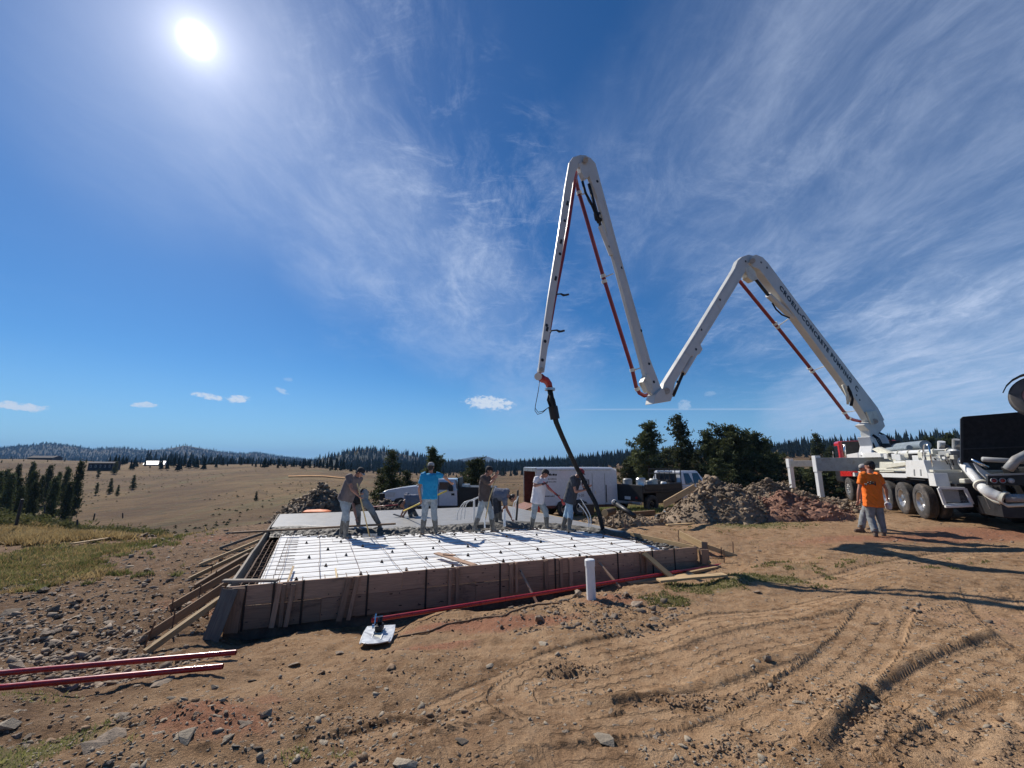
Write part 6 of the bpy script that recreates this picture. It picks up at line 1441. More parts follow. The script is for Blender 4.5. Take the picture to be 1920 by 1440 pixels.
# ------------------------------------------------------------------ the boom
TT = TW(6.7, 0, 0); BT = Vector((1.0, 10.8, 0)); BD = Vector((TT.x - BT.x, TT.y - BT.y, 0)).normalized(); BN = Vector((BD.y, -BD.x, 0))
def bp(px, py, off=0.0):               # point of the boom plane (moved off metres towards the camera) seen at a pixel
    a, y, z = ray(px, py); b = TT + BN * off; k = (b.x * BD.y - b.y * BD.x) / (a * BD.y - y * BD.x); return Vector((a * k, y * k, CH + z * k))
def section(name, pts, w, m_='boompaint', off=0.0, bevel=.018, parent=None, label=None):
    o = MB().prism([bp(p[0], p[1], off + w / 2) for p in pts], BN * -w).build(name, M[m_], parent or truck, bevel=bevel)
    if label: o['label'] = label
    return o
s1 = section('boom_section', [(1659, 788), (1646, 764), (1597, 700), (1518, 597), (1440, 492), (1430, 482), (1418, 477), (1408, 481), (1404, 492), (1412, 500), (1424, 505), (1501, 606), (1579, 712), (1622, 776), (1634, 797)], .28, label='lowest boom section carrying the company lettering')
s2 = section('boom_section', [(1392, 481), (1404, 477), (1417, 480), (1420, 490), (1414, 500), (1400, 506), (1314, 646), (1318, 655), (1312, 664), (1296, 668), (1266, 718), (1262, 738), (1250, 742), (1243, 730), (1246, 718), (1306, 622), (1378, 503), (1384, 488)], .18, label='second boom section slanting down to the lower joint')
s3 = section('boom_section', [(1100, 292), (1108, 296), (1117, 306), (1133, 365), (1163, 477), (1219, 672), (1238, 722), (1246, 738), (1240, 748), (1228, 744), (1218, 735), (1206, 690), (1152, 487), (1121, 372), (1103, 325), (1092, 304)], .13, label='third boom section rising to the highest joint')
s4 = section('boom_section', [(1068, 304), (1075, 294), (1088, 290), (1100, 291), (1104, 299), (1094, 306), (1081, 318), (1074, 345), (1053, 485), (1036, 592), (1021, 698), (1010, 698), (1017, 640), (1028, 560), (1047, 440), (1060, 350)], .08, label='thin last boom section carrying the end hose')
# joints
def pin(px, py, r, w, parent, m_='greypaint', off=0.0): MB().tube([bp(px, py, off + w / 2), bp(px, py, off - w / 2)], r, 16).build('pin', M[m_], parent, smooth=True, auto=.6)
pin(1411, 489, .10, .50, s1); pin(1250, 733, .10, .44, s2); pin(1098, 300, .08, .38, s3); pin(1640, 790, .12, .55, s1); pin(1016, 692, .05, .26, s4)
section('link_plate', [(1398, 502), (1407, 498), (1416, 508), (1421, 523), (1412, 528), (1402, 520)], .22, parent=truck, m_='creampaint')
section('link_plate', [(1226, 757), (1229, 740), (1240, 728), (1258, 731), (1262, 742), (1258, 752)], .36, parent=truck, m_='boompaint')
section('link_plate', [(1086, 305), (1096, 300), (1106, 318), (1104, 332), (1096, 336), (1090, 322)], .16, parent=truck, m_='boompaint')
section('link_plate', [(1206, 716), (1214, 700), (1222, 712), (1225, 730), (1216, 736)], .20, parent=truck, m_='creampaint')
tk = section('turret_head', [(1619, 797), (1632, 790), (1656, 788), (1660, 799), (1650, 811), (1647, 822), (1632, 822), (1630, 807)], .34, parent=truck, m_='boompaint')
section('turret_column', [(1631, 819), (1650, 817), (1660, 826), (1668, 838), (1673, 851), (1633, 853), (1636, 836)], .46, parent=truck, m_='whitepaint')
for k_ in range(3): MB().tube([bp(1650, 812, .1 * k_), bp(1662, 818, .1 * k_), bp(1671, 827, .1 * k_), bp(1664, 833, .1 * k_), bp(1656, 842, .1 * k_), bp(1662, 852, .1 * k_)], .045, 8).build('hydraulic_hose', M['black'], truck, smooth=True)
# hydraulic cylinders
def cyl(p0, p1, p2, r, parent, off=0.0):
    MB().tube([bp(*p0, off), bp(*p1, off)], r, 14).build('cylinder', M['boompaint'], parent, smooth=True, auto=.6); MB().tube([bp(*p1, off), bp(*p2, off)], r * .55, 12).build('cylinder_rod', M['dark'], parent, smooth=True)
cyl((1486, 596), (1440, 553), (1414, 520), .11, s1, -.0); cyl((1302, 664), (1280, 700), (1262, 742), .10, s2); cyl((1147, 478), (1126, 424), (1104, 345), .085, s3); cyl((1206, 672), (1214, 705), (1218, 730), .07, s3)
cyl((1610, 760), (1628, 790), (1640, 812), .13, s1, 0.0)
def hose(pts, r, parent, off=0.0, m_='black', name='hydraulic_hose'): return MB().tube([bp(p[0], p[1], off) for p in pts], r, 8).build(name, M[m_], parent, smooth=True)
hose([(1448, 568), (1455, 580), (1466, 590), (1480, 596)], .03, s1, .1); hose([(1092, 340), (1098, 362), (1108, 380), (1116, 400), (1122, 418)], .04, s3, .05); hose([(1094, 350), (1104, 376), (1118, 398), (1124, 412)], .035, s3, -.05)
hose([(1118, 400), (1120, 410), (1126, 414)], .09, s3); hose([(1588, 724), (1594, 735), (1598, 748), (1596, 760)], .06, s1, .12); hose([(1580, 722), (1588, 740), (1590, 758)], .05, s1, .15, 'creampaint')
MB().prism([bp(p[0], p[1], .19) for p in [(1622, 772), (1640, 770), (1648, 790), (1632, 796)]], BN * .05).build('pivot_plate', M['creampaint'], s1, bevel=.01)
# bolts and openings along the sections
for (par, off, pts) in ((s1, .141, [(1612, 750), (1606, 741), (1438, 502), (1427, 492)]), (s2, .091, [(1350, 562), (1315, 618), (1305, 655), (1270, 716), (1398, 490)]), (s3, .066, [(1120, 340), (1124, 400), (1143, 462), (1166, 502), (1202, 620), (1217, 682), (1226, 716)]), (s4, .041, [(1064, 382), (1059, 414), (1050, 476), (1025, 610), (1022, 640), (1017, 675)])):
    for p in pts: MB().lathe([(0, .045), (.008, .045), (.008, 0)], bp(p[0], p[1], off), BN, 12).build('bolt', M['dark'], par)
for p in [(1064, 381), (1052, 453), (1042, 522), (1026, 617)]: MB().bar(bp(p[0] - 1, p[1] + 4, .041), bp(p[0] + 1, p[1] - 4, .041), .01, .07, tuple(BD)).build('slot', M['dark'], s4)
# flanges, seams and stiffeners welded on the sides
def strip(par, off, pts, w, name='flange_strip', m_='boompaint', th=.010):
    for a, b in zip(pts, pts[1:]):
        MB().bar(bp(*a, off + th / 2), bp(*b, off + th / 2), w, th, tuple(BN)).build(name, M[m_], par)
strip(s2, .09, [(1384, 500), (1308, 626), (1250, 719)], .03); strip(s2, .09, [(1396, 508), (1312, 643)], .03); strip(s2, .09, [(1343, 566), (1352, 580)], .05); strip(s2, .09, [(1284, 660), (1294, 666)], .04)
strip(s3, .065, [(1121, 372), (1151, 484), (1206, 684)], .025); strip(s3, .065, [(1130, 370), (1161, 480), (1217, 680)], .025); strip(s3, .065, [(1150, 486), (1163, 480)], .05); strip(s3, .065, [(1204, 680), (1217, 676)], .05)
for (p_, o_, a, b) in ((s1, .14, (1518, 618), (1526, 608)), (s1, .14, (1586, 714), (1597, 704))): strip(p_, o_, [a, b], .02, 'weld_seam', 'greypaint', .004)
MB().tube([bp(1150, 480, -.02), bp(1156, 500, -.06), bp(1196, 660, -.06), bp(1202, 676, -.02)], .03, 8).build('hydraulic_line', M['boompaint'], s3, smooth=True)
MB().tube([bp(1432, 520, -.1), bp(1500, 612, -.1), bp(1572, 716, -.1)], .022, 8).build('hydraulic_line', M['dark'], s1, smooth=True)
# cable hooks on the last section
for (x, y) in ((1038, 552), (1030, 620)):
    MB().tube([bp(x, y + 6), bp(x + 4, y), bp(x + 14, y - 1), bp(x + 24, y + 2)], .022, 6).build('hose_hook', M['dark'], s4, smooth=True); MB().tube([bp(x + 14, y - 1), bp(x + 18, y + 2), bp(x + 28, y)], .03, 6).build('hose_hook', M['dark'], s4)
# red delivery pipes
def rpipe(pts, off, r, parent, clamps=(), br=()):
    q = MB().tube([bp(p[0], p[1], off) for p in pts], r, 14).build('red_pipe', M['boomred'], parent, smooth=True)
    for c in clamps:
        a = bp(c[0], c[1], off); b = bp(c[2], c[3], off); d = (b - a).normalized(); MB().lathe([(-.05, r), (-.05, r + .025), (.05, r + .025), (.05, r)], a, d, 14).build('pipe_clamp', M['boompaint'], q, smooth=True, auto=.5)
    for c in br: MB().tube([bp(c[0], c[1], off), bp(c[2], c[3], off + .3)], .02, 6).build('bracket', M['boompaint'], q)
    return q
rpipe([(1383, 523), (1386, 526), (1455, 610), (1524, 696), (1583, 773), (1590, 783), (1600, 787), (1614, 790)], -.55, .068, truck, [(1453, 607, 1455, 610), (1458, 613, 1460, 616), (1518, 690, 1524, 696), (1523, 696, 1526, 699), (1583, 773, 1586, 777), (1591, 784, 1597, 786)], [(1391, 528, 1400, 520), (1458, 612, 1478, 598), (1524, 695, 1548, 686), (1584, 773, 1606, 770)])
rpipe([(1081, 316), (1079, 335), (1084, 356), (1132, 522), (1185, 691), (1193, 726), (1199, 737), (1208, 742), (1220, 739)], -.40, .062, truck, [(1079, 325, 1079, 330), (1086, 362, 1088, 370), (1131, 518, 1133, 526), (1133, 528, 1135, 534), (1186, 694, 1187, 698), (1195, 729, 1197, 733)], [(1087, 366, 1099, 362), (1133, 520, 1150, 513), (1186, 695, 1200, 690)])
rpipe([(1080, 322), (1077, 345), (1066, 420), (1056, 478), (1040, 560), (1026, 640), (1014, 690), (1010, 702), (1013, 709), (1020, 711)], -.20, .055, truck, [(1013, 694, 1012, 699)])
el2 = MB().tube([bp(1012, 706), bp(1018, 711), bp(1024, 713), bp(1029, 720), bp(1031, 730)], [.10, .10, .095, .09, .085], 14).build('red_elbow', M['redpipe'], truck, smooth=True)
MB().lathe([(-.03, .08), (-.03, .14), (.03, .14), (.03, .08)], bp(1031, 730), UP, 14).build('flange', M['steel'], el2, smooth=True, auto=.5); MB().tube([bp(1009, 706, .1), bp(1009, 706, -.1)], .10, 12).build('end_swivel', M['boompaint'], el2, smooth=True, auto=.6)
# end hose
HP = [bp(1031, 731), bp(1034, 748), bp(1038, 771), bp(1043, 792), bp(1053, 816, -.15), bp(1067, 847, -.45), bp(1081, 876, -.8), bp(1093, 898, -.85), bp(1104, 920, -.7), bp(1117, 944, -.5), bp(1125, 970, -.4), bp(1131, 995, -.35)]
eh = MB().tube(HP, [.07, .075, .075, .068, .064, .064, .064, .064, .064, .062, .06, .058], 16).build('end_hose', M['black'], truck, smooth=True)
for k in range(4):
    a = k * 1.57; MB().tube([bp(1031, 733), bp(1033 + 6 * math.cos(a), 750, .12 * math.sin(a)), bp(1037 + 5 * math.cos(a), 764, .1 * math.sin(a)), bp(1038, 772)], .028, 8).build('hose_whip', M['black'], eh, smooth=True)
MB().tube([bp(1036.5, 762), bp(1041, 786)], .125, 14).build('hose_clamp', M['blackpaint'], eh, smooth=True, auto=.6)
MB().tube([bp(1012, 712), bp(1009, 735), bp(1004, 760), bp(1003, 770), bp(1008, 777), bp(1017, 774), bp(1028, 764)], .009, 6).build('tag_line', M['dark'], eh, smooth=True)
MB().tube([bp(1004, 766), bp(1009, 773), bp(1018, 771), bp(1030, 763)], .009, 6).build('tag_line', M['dark'], eh, smooth=True)
# lettering along the lowest section
a_ = bp(1462, 538, .144); b_ = bp(1609, 733, .144); xd = (b_ - a_).normalized(); yd = BN.cross(xd).normalized()
if yd.z < 0: yd = -yd
mt = Matrix((xd, yd, xd.cross(yd))).transposed().to_4x4()
zdir = xd.cross(yd)
txt = 'CROELL-CONCRETE PUMPING  C'; M['ink'] = mat('black_lettering', (.015, .015, .018), .5, var=.1)
mt.translation = a_ - yd * .0
tm = textmesh(txt, .215, M['ink'], 'lettering', s1, mt, .001, .012, spacing=1.25)
bb = [v.co.x for v in tm.data.vertices]; ww = max(bb) - min(bb); sc = (b_ - a_).length / ww
tm.data.transform(Matrix.Diagonal((sc, 1.0 if sc < 1.15 else sc * .9, 1, 1)))
tm.data.transform(Matrix.Translation((0, -.075, 0)))
if zdir.dot(BN) < 0: tm.data.flip_normals()

# ------------------------------------------------------------------ mixer truck behind the hopper, mostly outside the frame
mx = thing('mixer_truck', 'rear of a concrete mixer truck with one raised wheel cut by the right border', 'mixer truck', (12.2, 9.6, gh(12.6, 9.0)))
MF = Vector((.80, -.60, 0)); ML = Vector((.60, .80, 0))
wc = at(1952, 744, 9.6); M['redhub'] = mat('dusty_red_rim', (.33, .16, .15), .6, var=.2, dirt=.4); M['dustytire'] = mat('dusty_tyre', (.11, .105, .10), .9, var=.2, dirt=.5, dirtcol=(.2, .18, .16)); wheel(mx, wc, Vector((-.72, -.66, .10)), .50, .30, 'redhub', tyrem='dustytire')
MB().tube([wc + ML * .2, wc + MF * 1.2 + UP * -.5, wc + MF * 2.4 + UP * -1.2], .09, 10).build('axle_arm', M['blackpaint'], mx, smooth=True)
MB().tube([wc + Vector((-.1, .0, .50)) + Vector((math.cos(a), math.sin(a) * .3, math.sin(a) * .2)) * .15 for a in (0, .6, 1.2)], .05, 6).build('mudguard_stay', M['dark'], mx)
mg = MB(); 
for k in range(8):
    a0 = math.pi * (.18 + .09 * k); a1 = a0 + math.pi * .09; w_ = Vector((.72, .66, -.1)).normalized(); e1 = w_.cross(UP).normalized(); e2 = UP
    mg.bar(wc + (e1 * math.cos(a0) + e2 * math.sin(a0)) * .58, wc + (e1 * math.cos(a1) + e2 * math.sin(a1)) * .58, .36, .02, tuple((e1 * math.cos(a0) + e2 * math.sin(a0))))
mg.build('mudguard', M['blackpaint'], mx)
dc = Vector((16.4, 7.2, 2.7)); MB().lathe([(-2.6, .5), (-2.4, .7), (-.6, 1.2), (1.2, 1.2), (2.4, .7), (2.5, 0)], dc, MF + UP * -.12, 28).build('drum', M['whitepaint'], mx, smooth=True, auto=.5)
MB().box((2.8, 0, 1.1), (5.4, .9, .3), frame(Vector((13.4, 8.4, gh(13.4, 8.4))), Vector((13.4, 8.4, gh(13.4, 8.4))) + MF)).build('chassis', M['dark'], mx)
for t_ in (1.2, 2.6):
    for s_ in (-1.0, 1.0):
        q = Vector((13.4, 8.4, 0)) + MF * t_ + ML * s_; q.z = gh(q.x, q.y) + .5; wheel(mx, q, ML * (1 if s_ > 0 else -1), .52, .3, 'chrome')

# ------------------------------------------------------------------ white pickup with black flatbed (left)
def ypoly(name, pts, Y, depth, m_, parent, bevel=.03): return MB().prism([at(p[0], p[1], Y) for p in pts], (0, depth, 0)).build(name, M[m_], parent, bevel=bevel)
M['bluewhite'] = mat('white_car_paint', (.62, .64, .68), .25, var=.04, coat=.6, dirt=.1, dirtcol=(.4, .36, .3))
Yp = 21.2; pk = thing('pickup_truck', 'white pickup truck with a black flatbed parked behind the slab facing left', 'pickup truck', tuple(at(790, 985, Yp + 1)))
ypoly('body', [(715, 948), (714, 932), (718, 922), (728, 918), (752, 914), (780, 911), (800, 918), (857, 918), (858, 952), (790, 953)], Yp, 1.9, 'bluewhite', pk, .05)
MB().hexa([at(779, 914, Yp + .05), at(857, 922, Yp + .05), at(857, 922, Yp + .05) + Vector((0, 1.8, 0)), at(779, 914, Yp + .05) + Vector((0, 1.8, 0)), at(803, 898, Yp + .2), at(853, 898, Yp + .2), at(853, 898, Yp + .2) + Vector((0, 1.5, 0)), at(803, 898, Yp + .2) + Vector((0, 1.5, 0))]).build('cab', M['bluewhite'], pk, bevel=.05)
ypoly('side_window', [(823, 922), (848, 922), (848, 904), (824, 904)], Yp + .02, .06, 'glass', pk, .004); ypoly('side_window', [(795, 921), (818, 922), (819, 904), (806, 904)], Yp + .02, .06, 'glass', pk, .004)
ypoly('windscreen', [(780, 911), (784, 912), (805, 901), (802, 899)], Yp + .2, 1.4, 'glass', pk, .004)
ypoly('mirror', [(840, 912), (849, 912), (849, 921), (841, 921)], Yp - .12, .12, 'blackpaint', pk, .01)
ypoly('door_seam', [(822, 908), (823, 908), (823, 949), (822, 949)], Yp - .004, .01, 'dark', pk, 0); ypoly('door_handle', [(846, 925), (852, 925), (852, 929), (846, 929)], Yp - .02, .03, 'blackpaint', pk, .004)
ypoly('headlight', [(722, 922), (742, 923), (739, 932), (724, 931)], Yp - .02, .05, 'clearlens', pk, .01); ypoly('grille', [(711, 925), (721, 925), (723, 946), (713, 947)], Yp - .03, 1.9, 'blackpaint', pk, .02)
ypoly('bumper', [(709, 938), (740, 939), (740, 950), (711, 950)], Yp - .08, 2.05, 'blackpaint', pk, .03)
ypoly('wheel_arch', [(735, 954), (736, 942), (742, 935), (752, 933), (762, 936), (768, 944), (769, 954)], Yp - .01, .3, 'dark', pk, .01)
ypoly('sill', [(769, 949), (858, 948), (858, 955), (769, 955)], Yp - .01, 1.8, 'dark', pk, .01)
gz0 = gh(at(752, 950, Yp).x, Yp)
for px in (752, 905):
    for dy in (.12, 1.78): c_ = at(px, 960, Yp); c_.z = gz0 + .42; wheel(pk, c_ + Vector((0, dy, 0)), (0, -1 if dy < 1 else 1, 0), .42, .28, 'dark')
ypoly('flatbed', [(859, 913), (930, 914), (930, 946), (859, 949)], Yp + .05, 1.85, 'blackpaint', pk, .02); ypoly('rack', [(858, 896), (861, 896), (862, 914), (859, 914)], Yp + .1, 1.7, 'blackpaint', pk, .01)
ypoly('tool_chest', [(866, 908), (880, 908), (880, 914), (866, 914)], Yp + .3, .5, 'steel', pk, .01)
tag(MB().tube([at(694, 951, 17.5), at(760, 945, 17.8)], .02, 6).build('red_hose', M['redpipe'], smooth=True), 'thin red rail running low in front of the white pickup', 'rail')
# ------------------------------------------------------------------ enclosed trailer
A_ = Vector((1.10, 19.5, 0)); B_ = Vector((5.02, 20.5, 0)); ta = (B_ - A_).normalized(); tn = Vector((-ta.y, ta.x, 0)); TLn = (B_ - A_).length; zb = -.12; zt = 1.53
tl = thing('cargo_trailer', 'white enclosed cargo trailer with open rear door and reddish brown inside', 'trailer', (3.0, 20.8, gh(3.0, 20.8)))
M['inside'] = mat('brown_plywood_lining', (.17, .055, .035), .7, var=.3, dirt=.2)
def tq(u, v, z): return A_ + ta * u + tn * v + UP * z
sw = MB().prism([tq(0, 0, zb), tq(TLn, 0, zb), tq(TLn + .02, 0, zt - .14), tq(TLn - .10, 0, zt - .02), tq(TLn - .3, 0, zt), tq(0, 0, zt)], tn * .04).build('side_wall', M['bluewhite'], tl, bevel=.01)
MB().prism([tq(0, 2.0, zb), tq(TLn, 2.0, zb), tq(TLn, 2.0, zt), tq(0, 2.0, zt)], tn * .04).build('side_wall', M['bluewhite'], tl)
MB().prism([tq(0, 1.96, zb), tq(TLn, 1.96, zb), tq(TLn, 1.96, zt - .1), tq(0, 1.96, zt - .1)], tn * -.02).build('lining', M['inside'], tl)
MB().prism([tq(.02, .05, zb), tq(TLn, .05, zb), tq(TLn, .05, zt - .1), tq(.02, .05, zt - .1)], tn * .02).build('lining', M['inside'], tl)
MB().hexa([tq(0, 0, zt + .003), tq(TLn - .1, 0, zt + .003), tq(TLn - .1, 2.04, zt + .003), tq(0, 2.04, zt + .003), tq(0, .1, zt + .07), tq(TLn - .2, .1, zt + .07), tq(TLn - .2, 1.94, zt + .07), tq(0, 1.94, zt + .07)]).build('roof', M['bluewhite'], tl, bevel=.02)
MB().hexa([tq(0, .02, zb - .12), tq(TLn, .02, zb - .12), tq(TLn, 2.0, zb - .12), tq(0, 2.0, zb - .12), tq(0, .02, zb - .004), tq(TLn, .02, zb - .004), tq(TLn, 2.0, zb - .004), tq(0, 2.0, zb - .004)]).build('floor', M['inside'], tl)
MB().prism([tq(TLn, .04, zb), tq(TLn, 2.0, zb), tq(TLn, 2.0, zt), tq(TLn, .04, zt)], ta * .04).build('front_wall', M['bluewhite'], tl)
MB().prism([tq(-.02, -.02, zb - .1), tq(-.02, .07, zb - .1), tq(-.02, .07, zt + .04), tq(-.02, -.02, zt + .04)], ta * .05).build('rear_post', M['steel'], tl); MB().prism([tq(-.02, 1.96, zb - .1), tq(-.02, 2.05, zb - .1), tq(-.02, 2.05, zt + .04), tq(-.02, 1.96, zt + .04)], ta * .05).build('rear_post', M['steel'], tl)
MB().prism([tq(-.03, 0, zt - .12), tq(-.03, 2.03, zt - .12), tq(-.03, 2.03, zt + .05), tq(-.03, 0, zt + .05)], ta * .05).build('rear_header', M['steel'], tl)
MB().hexa([tq(-1.6, .1, -.72), tq(0, .1, zb - .03), tq(0, 1.95, zb - .03), tq(-1.6, 1.95, -.72), tq(-1.6, .1, -.66), tq(0, .1, zb + .03), tq(0, 1.95, zb + .03), tq(-1.6, 1.95, -.66)]).build('ramp_door', M['inside'], tl)
MB().bar(tq(.10, -.05, zb - .3), tq(.06, -.05, zb + .55), .14, .10, (1, 0, 0)).build('red_brace', M['redtruck'], tl)
MB().bar(tq(.02, -.015, zt - .06), tq(TLn - .3, -.015, zt - .06), .02, .05).build('top_rail', M['steel'], tl)
for u in (2.78, 3.42): MB().bar(tq(u, -.012, zb + .02), tq(u, -.012, zt - .22), .012, .02, (1, 0, 0)).build('seam', M['greypaint'], sw)
MB().bar(tq(3.48, -.016, zb + .1), tq(3.48, -.016, zb + .9), .03, .03, (1, 0, 0)).build('bar_lock', M['dark'], sw); MB().box(tq(2.9, -.03, .45), (.05, .03, .14)).build('latch', M['steel'], sw)
for u in (1.35, 2.1):
    c_ = tq(u, -.02, 0); c_.z = gh(c_.x, c_.y) + .36; wheel(tl, c_, -tn, .36, .22, 'steel'); c_ = tq(u, 2.02, 0); c_.z = gh(c_.x, c_.y) + .36; wheel(tl, c_, tn, .36, .22, 'steel')
MB().prism([tq(.92, -.1, zb - .12), tq(2.55, -.1, zb - .12), tq(2.4, -.1, zb + .15), tq(2.1, -.1, zb + .24), tq(1.3, -.1, zb + .24), tq(1.05, -.1, zb + .15)], tn * .10).build('fender', M['blackpaint'], tl)
def tdecal(u0, u1, z0, z1, m_='ink', name='lettering'): MB().prism([tq(u0, -.004, z0), tq(u1, -.004, z0), tq(u1, -.004, z1), tq(u0, -.004, z1)], tn * .003).build(name, M[m_], sw)
rs = random.Random(2)
for (u0, u1, z, h_) in ((.62, 1.02, 1.22, .10), (.58, .98, 1.05, .045), (.58, .98, .92, .045), (.42, .85, .28, .05)):
    u = u0
    while u < u1:
        w = rs.uniform(.025, .06) * (1.8 if h_ > .06 else 1); tdecal(u, u + w, z, z + h_ * rs.uniform(.7, 1)); u += w + .018
fr_ = frame(tq(2.1, -.005, .28), tq(3, -.005, .28)); tmx = Matrix((ta, UP, ta.cross(UP))).transposed().to_4x4(); tmx.translation = tq(2.05, -.006, .26); textmesh('5-20', .16, M['ink'], 'lettering', sw, tmx, .001)
for k in range(4): tdecal(2.32 + k * .085, 2.37 + k * .085, .58 + .03 * k, 1.10 - .02 * k)
tdecal(2.30, 2.68, .55, .63)
tag(MB().box(at(1103, 955, 17.6), (.42, .4, .42)).build('storage_box', M['blackpaint'], bevel=.02), 'small dark storage box on the ground before the white trailer', 'box')
# ------------------------------------------------------------------ black flatbed work truck (right)
FO = Vector((5.35, 20.2, 0)); FF = Vector((.84, .54, 0)).normalized(); FL = Vector((-FF.y, FF.x, 0)); gf = gh(7.5, 21.5) - .02; FO.z = gf
FMx = frame(FO, FO + FF); ft = thing('flatbed_truck', 'white crew cab truck with a cluttered black flatbed behind the rubble pile', 'flatbed truck', tuple(FO), math.atan2(FF.y, FF.x))
def fq(t, s, z): return FMx @ Vector((t, s, z))
def fbox(name, t0, t1, s0, s1, z0, z1, m_, parent=None, bevel=.02): return MB().box(((t0 + t1) / 2, (s0 + s1) / 2, (z0 + z1) / 2), (abs(t1 - t0), abs(s1 - s0), abs(z1 - z0)), FMx).build(name, M[m_], parent or ft, bevel=bevel)
fbox('bed', 0, 2.9, -1.05, 1.05, .92, 1.04, 'blackpaint'); fbox('tail_board', -.06, 0, -1.05, 1.05, .55, 1.3, 'blackpaint'); fbox('side_board', .1, 2.8, -1.06, -1.02, 1.04, 1.32, 'blackpaint')
fbox('under_box', .9, 2.8, -1.0, 1.0, .45, .92, 'blackpaint'); fbox('rear_bumper', -.12, .02, -.95, .95, .42, .54, 'steel')
MB().prism([fq(3.0, -.95, .5), fq(6.1, -.95, .5), fq(6.15, -.95, 1.0), fq(5.1, -.95, 1.18), fq(4.9, -.95, 1.22), fq(3.0, -.95, 1.22)], FL * 1.9).build('cab_body', M['bluewhite'], ft, bevel=.05)
MB().hexa([fq(3.02, -.93, 1.22), fq(5.1, -.93, 1.22), fq(5.1, .93, 1.22), fq(3.02, .93, 1.22), fq(3.12, -.78, 1.9), fq(4.5, -.78, 1.9), fq(4.5, .78, 1.9), fq(3.12, .78, 1.9)]).build('cab_roof', M['bluewhite'], ft, bevel=.06)
for (a, b) in ((3.28, 3.85), (3.98, 4.62)): MB().hexa([fq(a, -.945, 1.26), fq(b + .08, -.945, 1.26), fq(b + .08, -.9, 1.26), fq(a, -.9, 1.26), fq(a + .04, -.815, 1.78), fq(b - .12, -.815, 1.78), fq(b - .12, -.77, 1.78), fq(a + .04, -.77, 1.78)]).build('side_window', M['glass'], ft)
fbox('back_window', 2.99, 3.04, -.6, .6, 1.3, 1.75, 'glass')
for t_ in (.65, 5.2):
    for s_ in (-.9, .9): wheel(ft, fq(t_, s_, .42), FL * (1 if s_ > 0 else -1), .42, .26, 'dark')
hr = MB()
for z in (1.15, 1.75, 1.98): hr.bar(fq(2.9, -.95, z), fq(2.9, .95, z), .05, .05)
for k in range(7): hr.bar(fq(2.9, -.95 + k * .316, 1.0), fq(2.9, -.95 + k * .316, 1.98), .035, .035, (1, 0, 0))
hr.build('headache_rack', M['blackpaint'], ft); fbox('rack_light', 2.84, 2.9, -.5, .4, 1.80, 1.90, 'chrome')
for (nm, m_, t0, s_, r, h_) in (('steel_drum', 'steel', .45, -.55, .22, .55), ('fuel_can', 'greypaint', .95, -.6, .16, .42), ('grey_barrel', 'creampaint', 1.35, -.55, .2, .5), ('steel_drum', 'greypaint', .5, .3, .22, .5), ('water_jug', 'pvc', 1.9, -.7, .14, .35)):
    o = MB().lathe([(0, 0), (0, r), (h_ * .33, r), (h_ * .36, r * 1.04), (h_ * .4, r), (h_ * .9, r), (h_, r * .8), (h_, 0)], fq(t0, s_, 1.045), UP, 18).build(nm, M[m_], smooth=True, auto=.5)
    tag(o, {'steel_drum': 'dented round drum standing on the black flatbed', 'fuel_can': 'grey can standing beside a drum on the black flatbed', 'grey_barrel': 'pale barrel in the middle of the black flatbed', 'water_jug': 'white jug near the rack of the black flatbed'}[nm] + (' at its tail' if nm == 'steel_drum' and s_ < 0 else ' on its far side' if nm == 'steel_drum' else ''), 'drum' if 'drum' in nm else 'container')
for i in range(7): fbox('tool_crate', 1.6 + rs.uniform(0, 1.0), 1.9 + rs.uniform(0, 1.0) + .2, -.9 + i * .22, -.75 + i * .22, 1.04, 1.2 + rs.uniform(0, .3), rs.choice(['dark', 'blackpaint', 'brownwood']))
for s_ in (-.7, .7): MB().lathe([(0, .06), (.03, .05), (.03, 0)], fq(-.07, s_, .72), -FF, 14).build('tail_lamp', M['amber'], ft)
fbox('license_plate', -.085, -.07, -.35, .0, .62, .76, 'whitepaint')
MB().tube([fq(-.1, -.4, .5), fq(-.35, -.4, .48)], .04, 8).build('tow_hitch', M['steel'], ft)
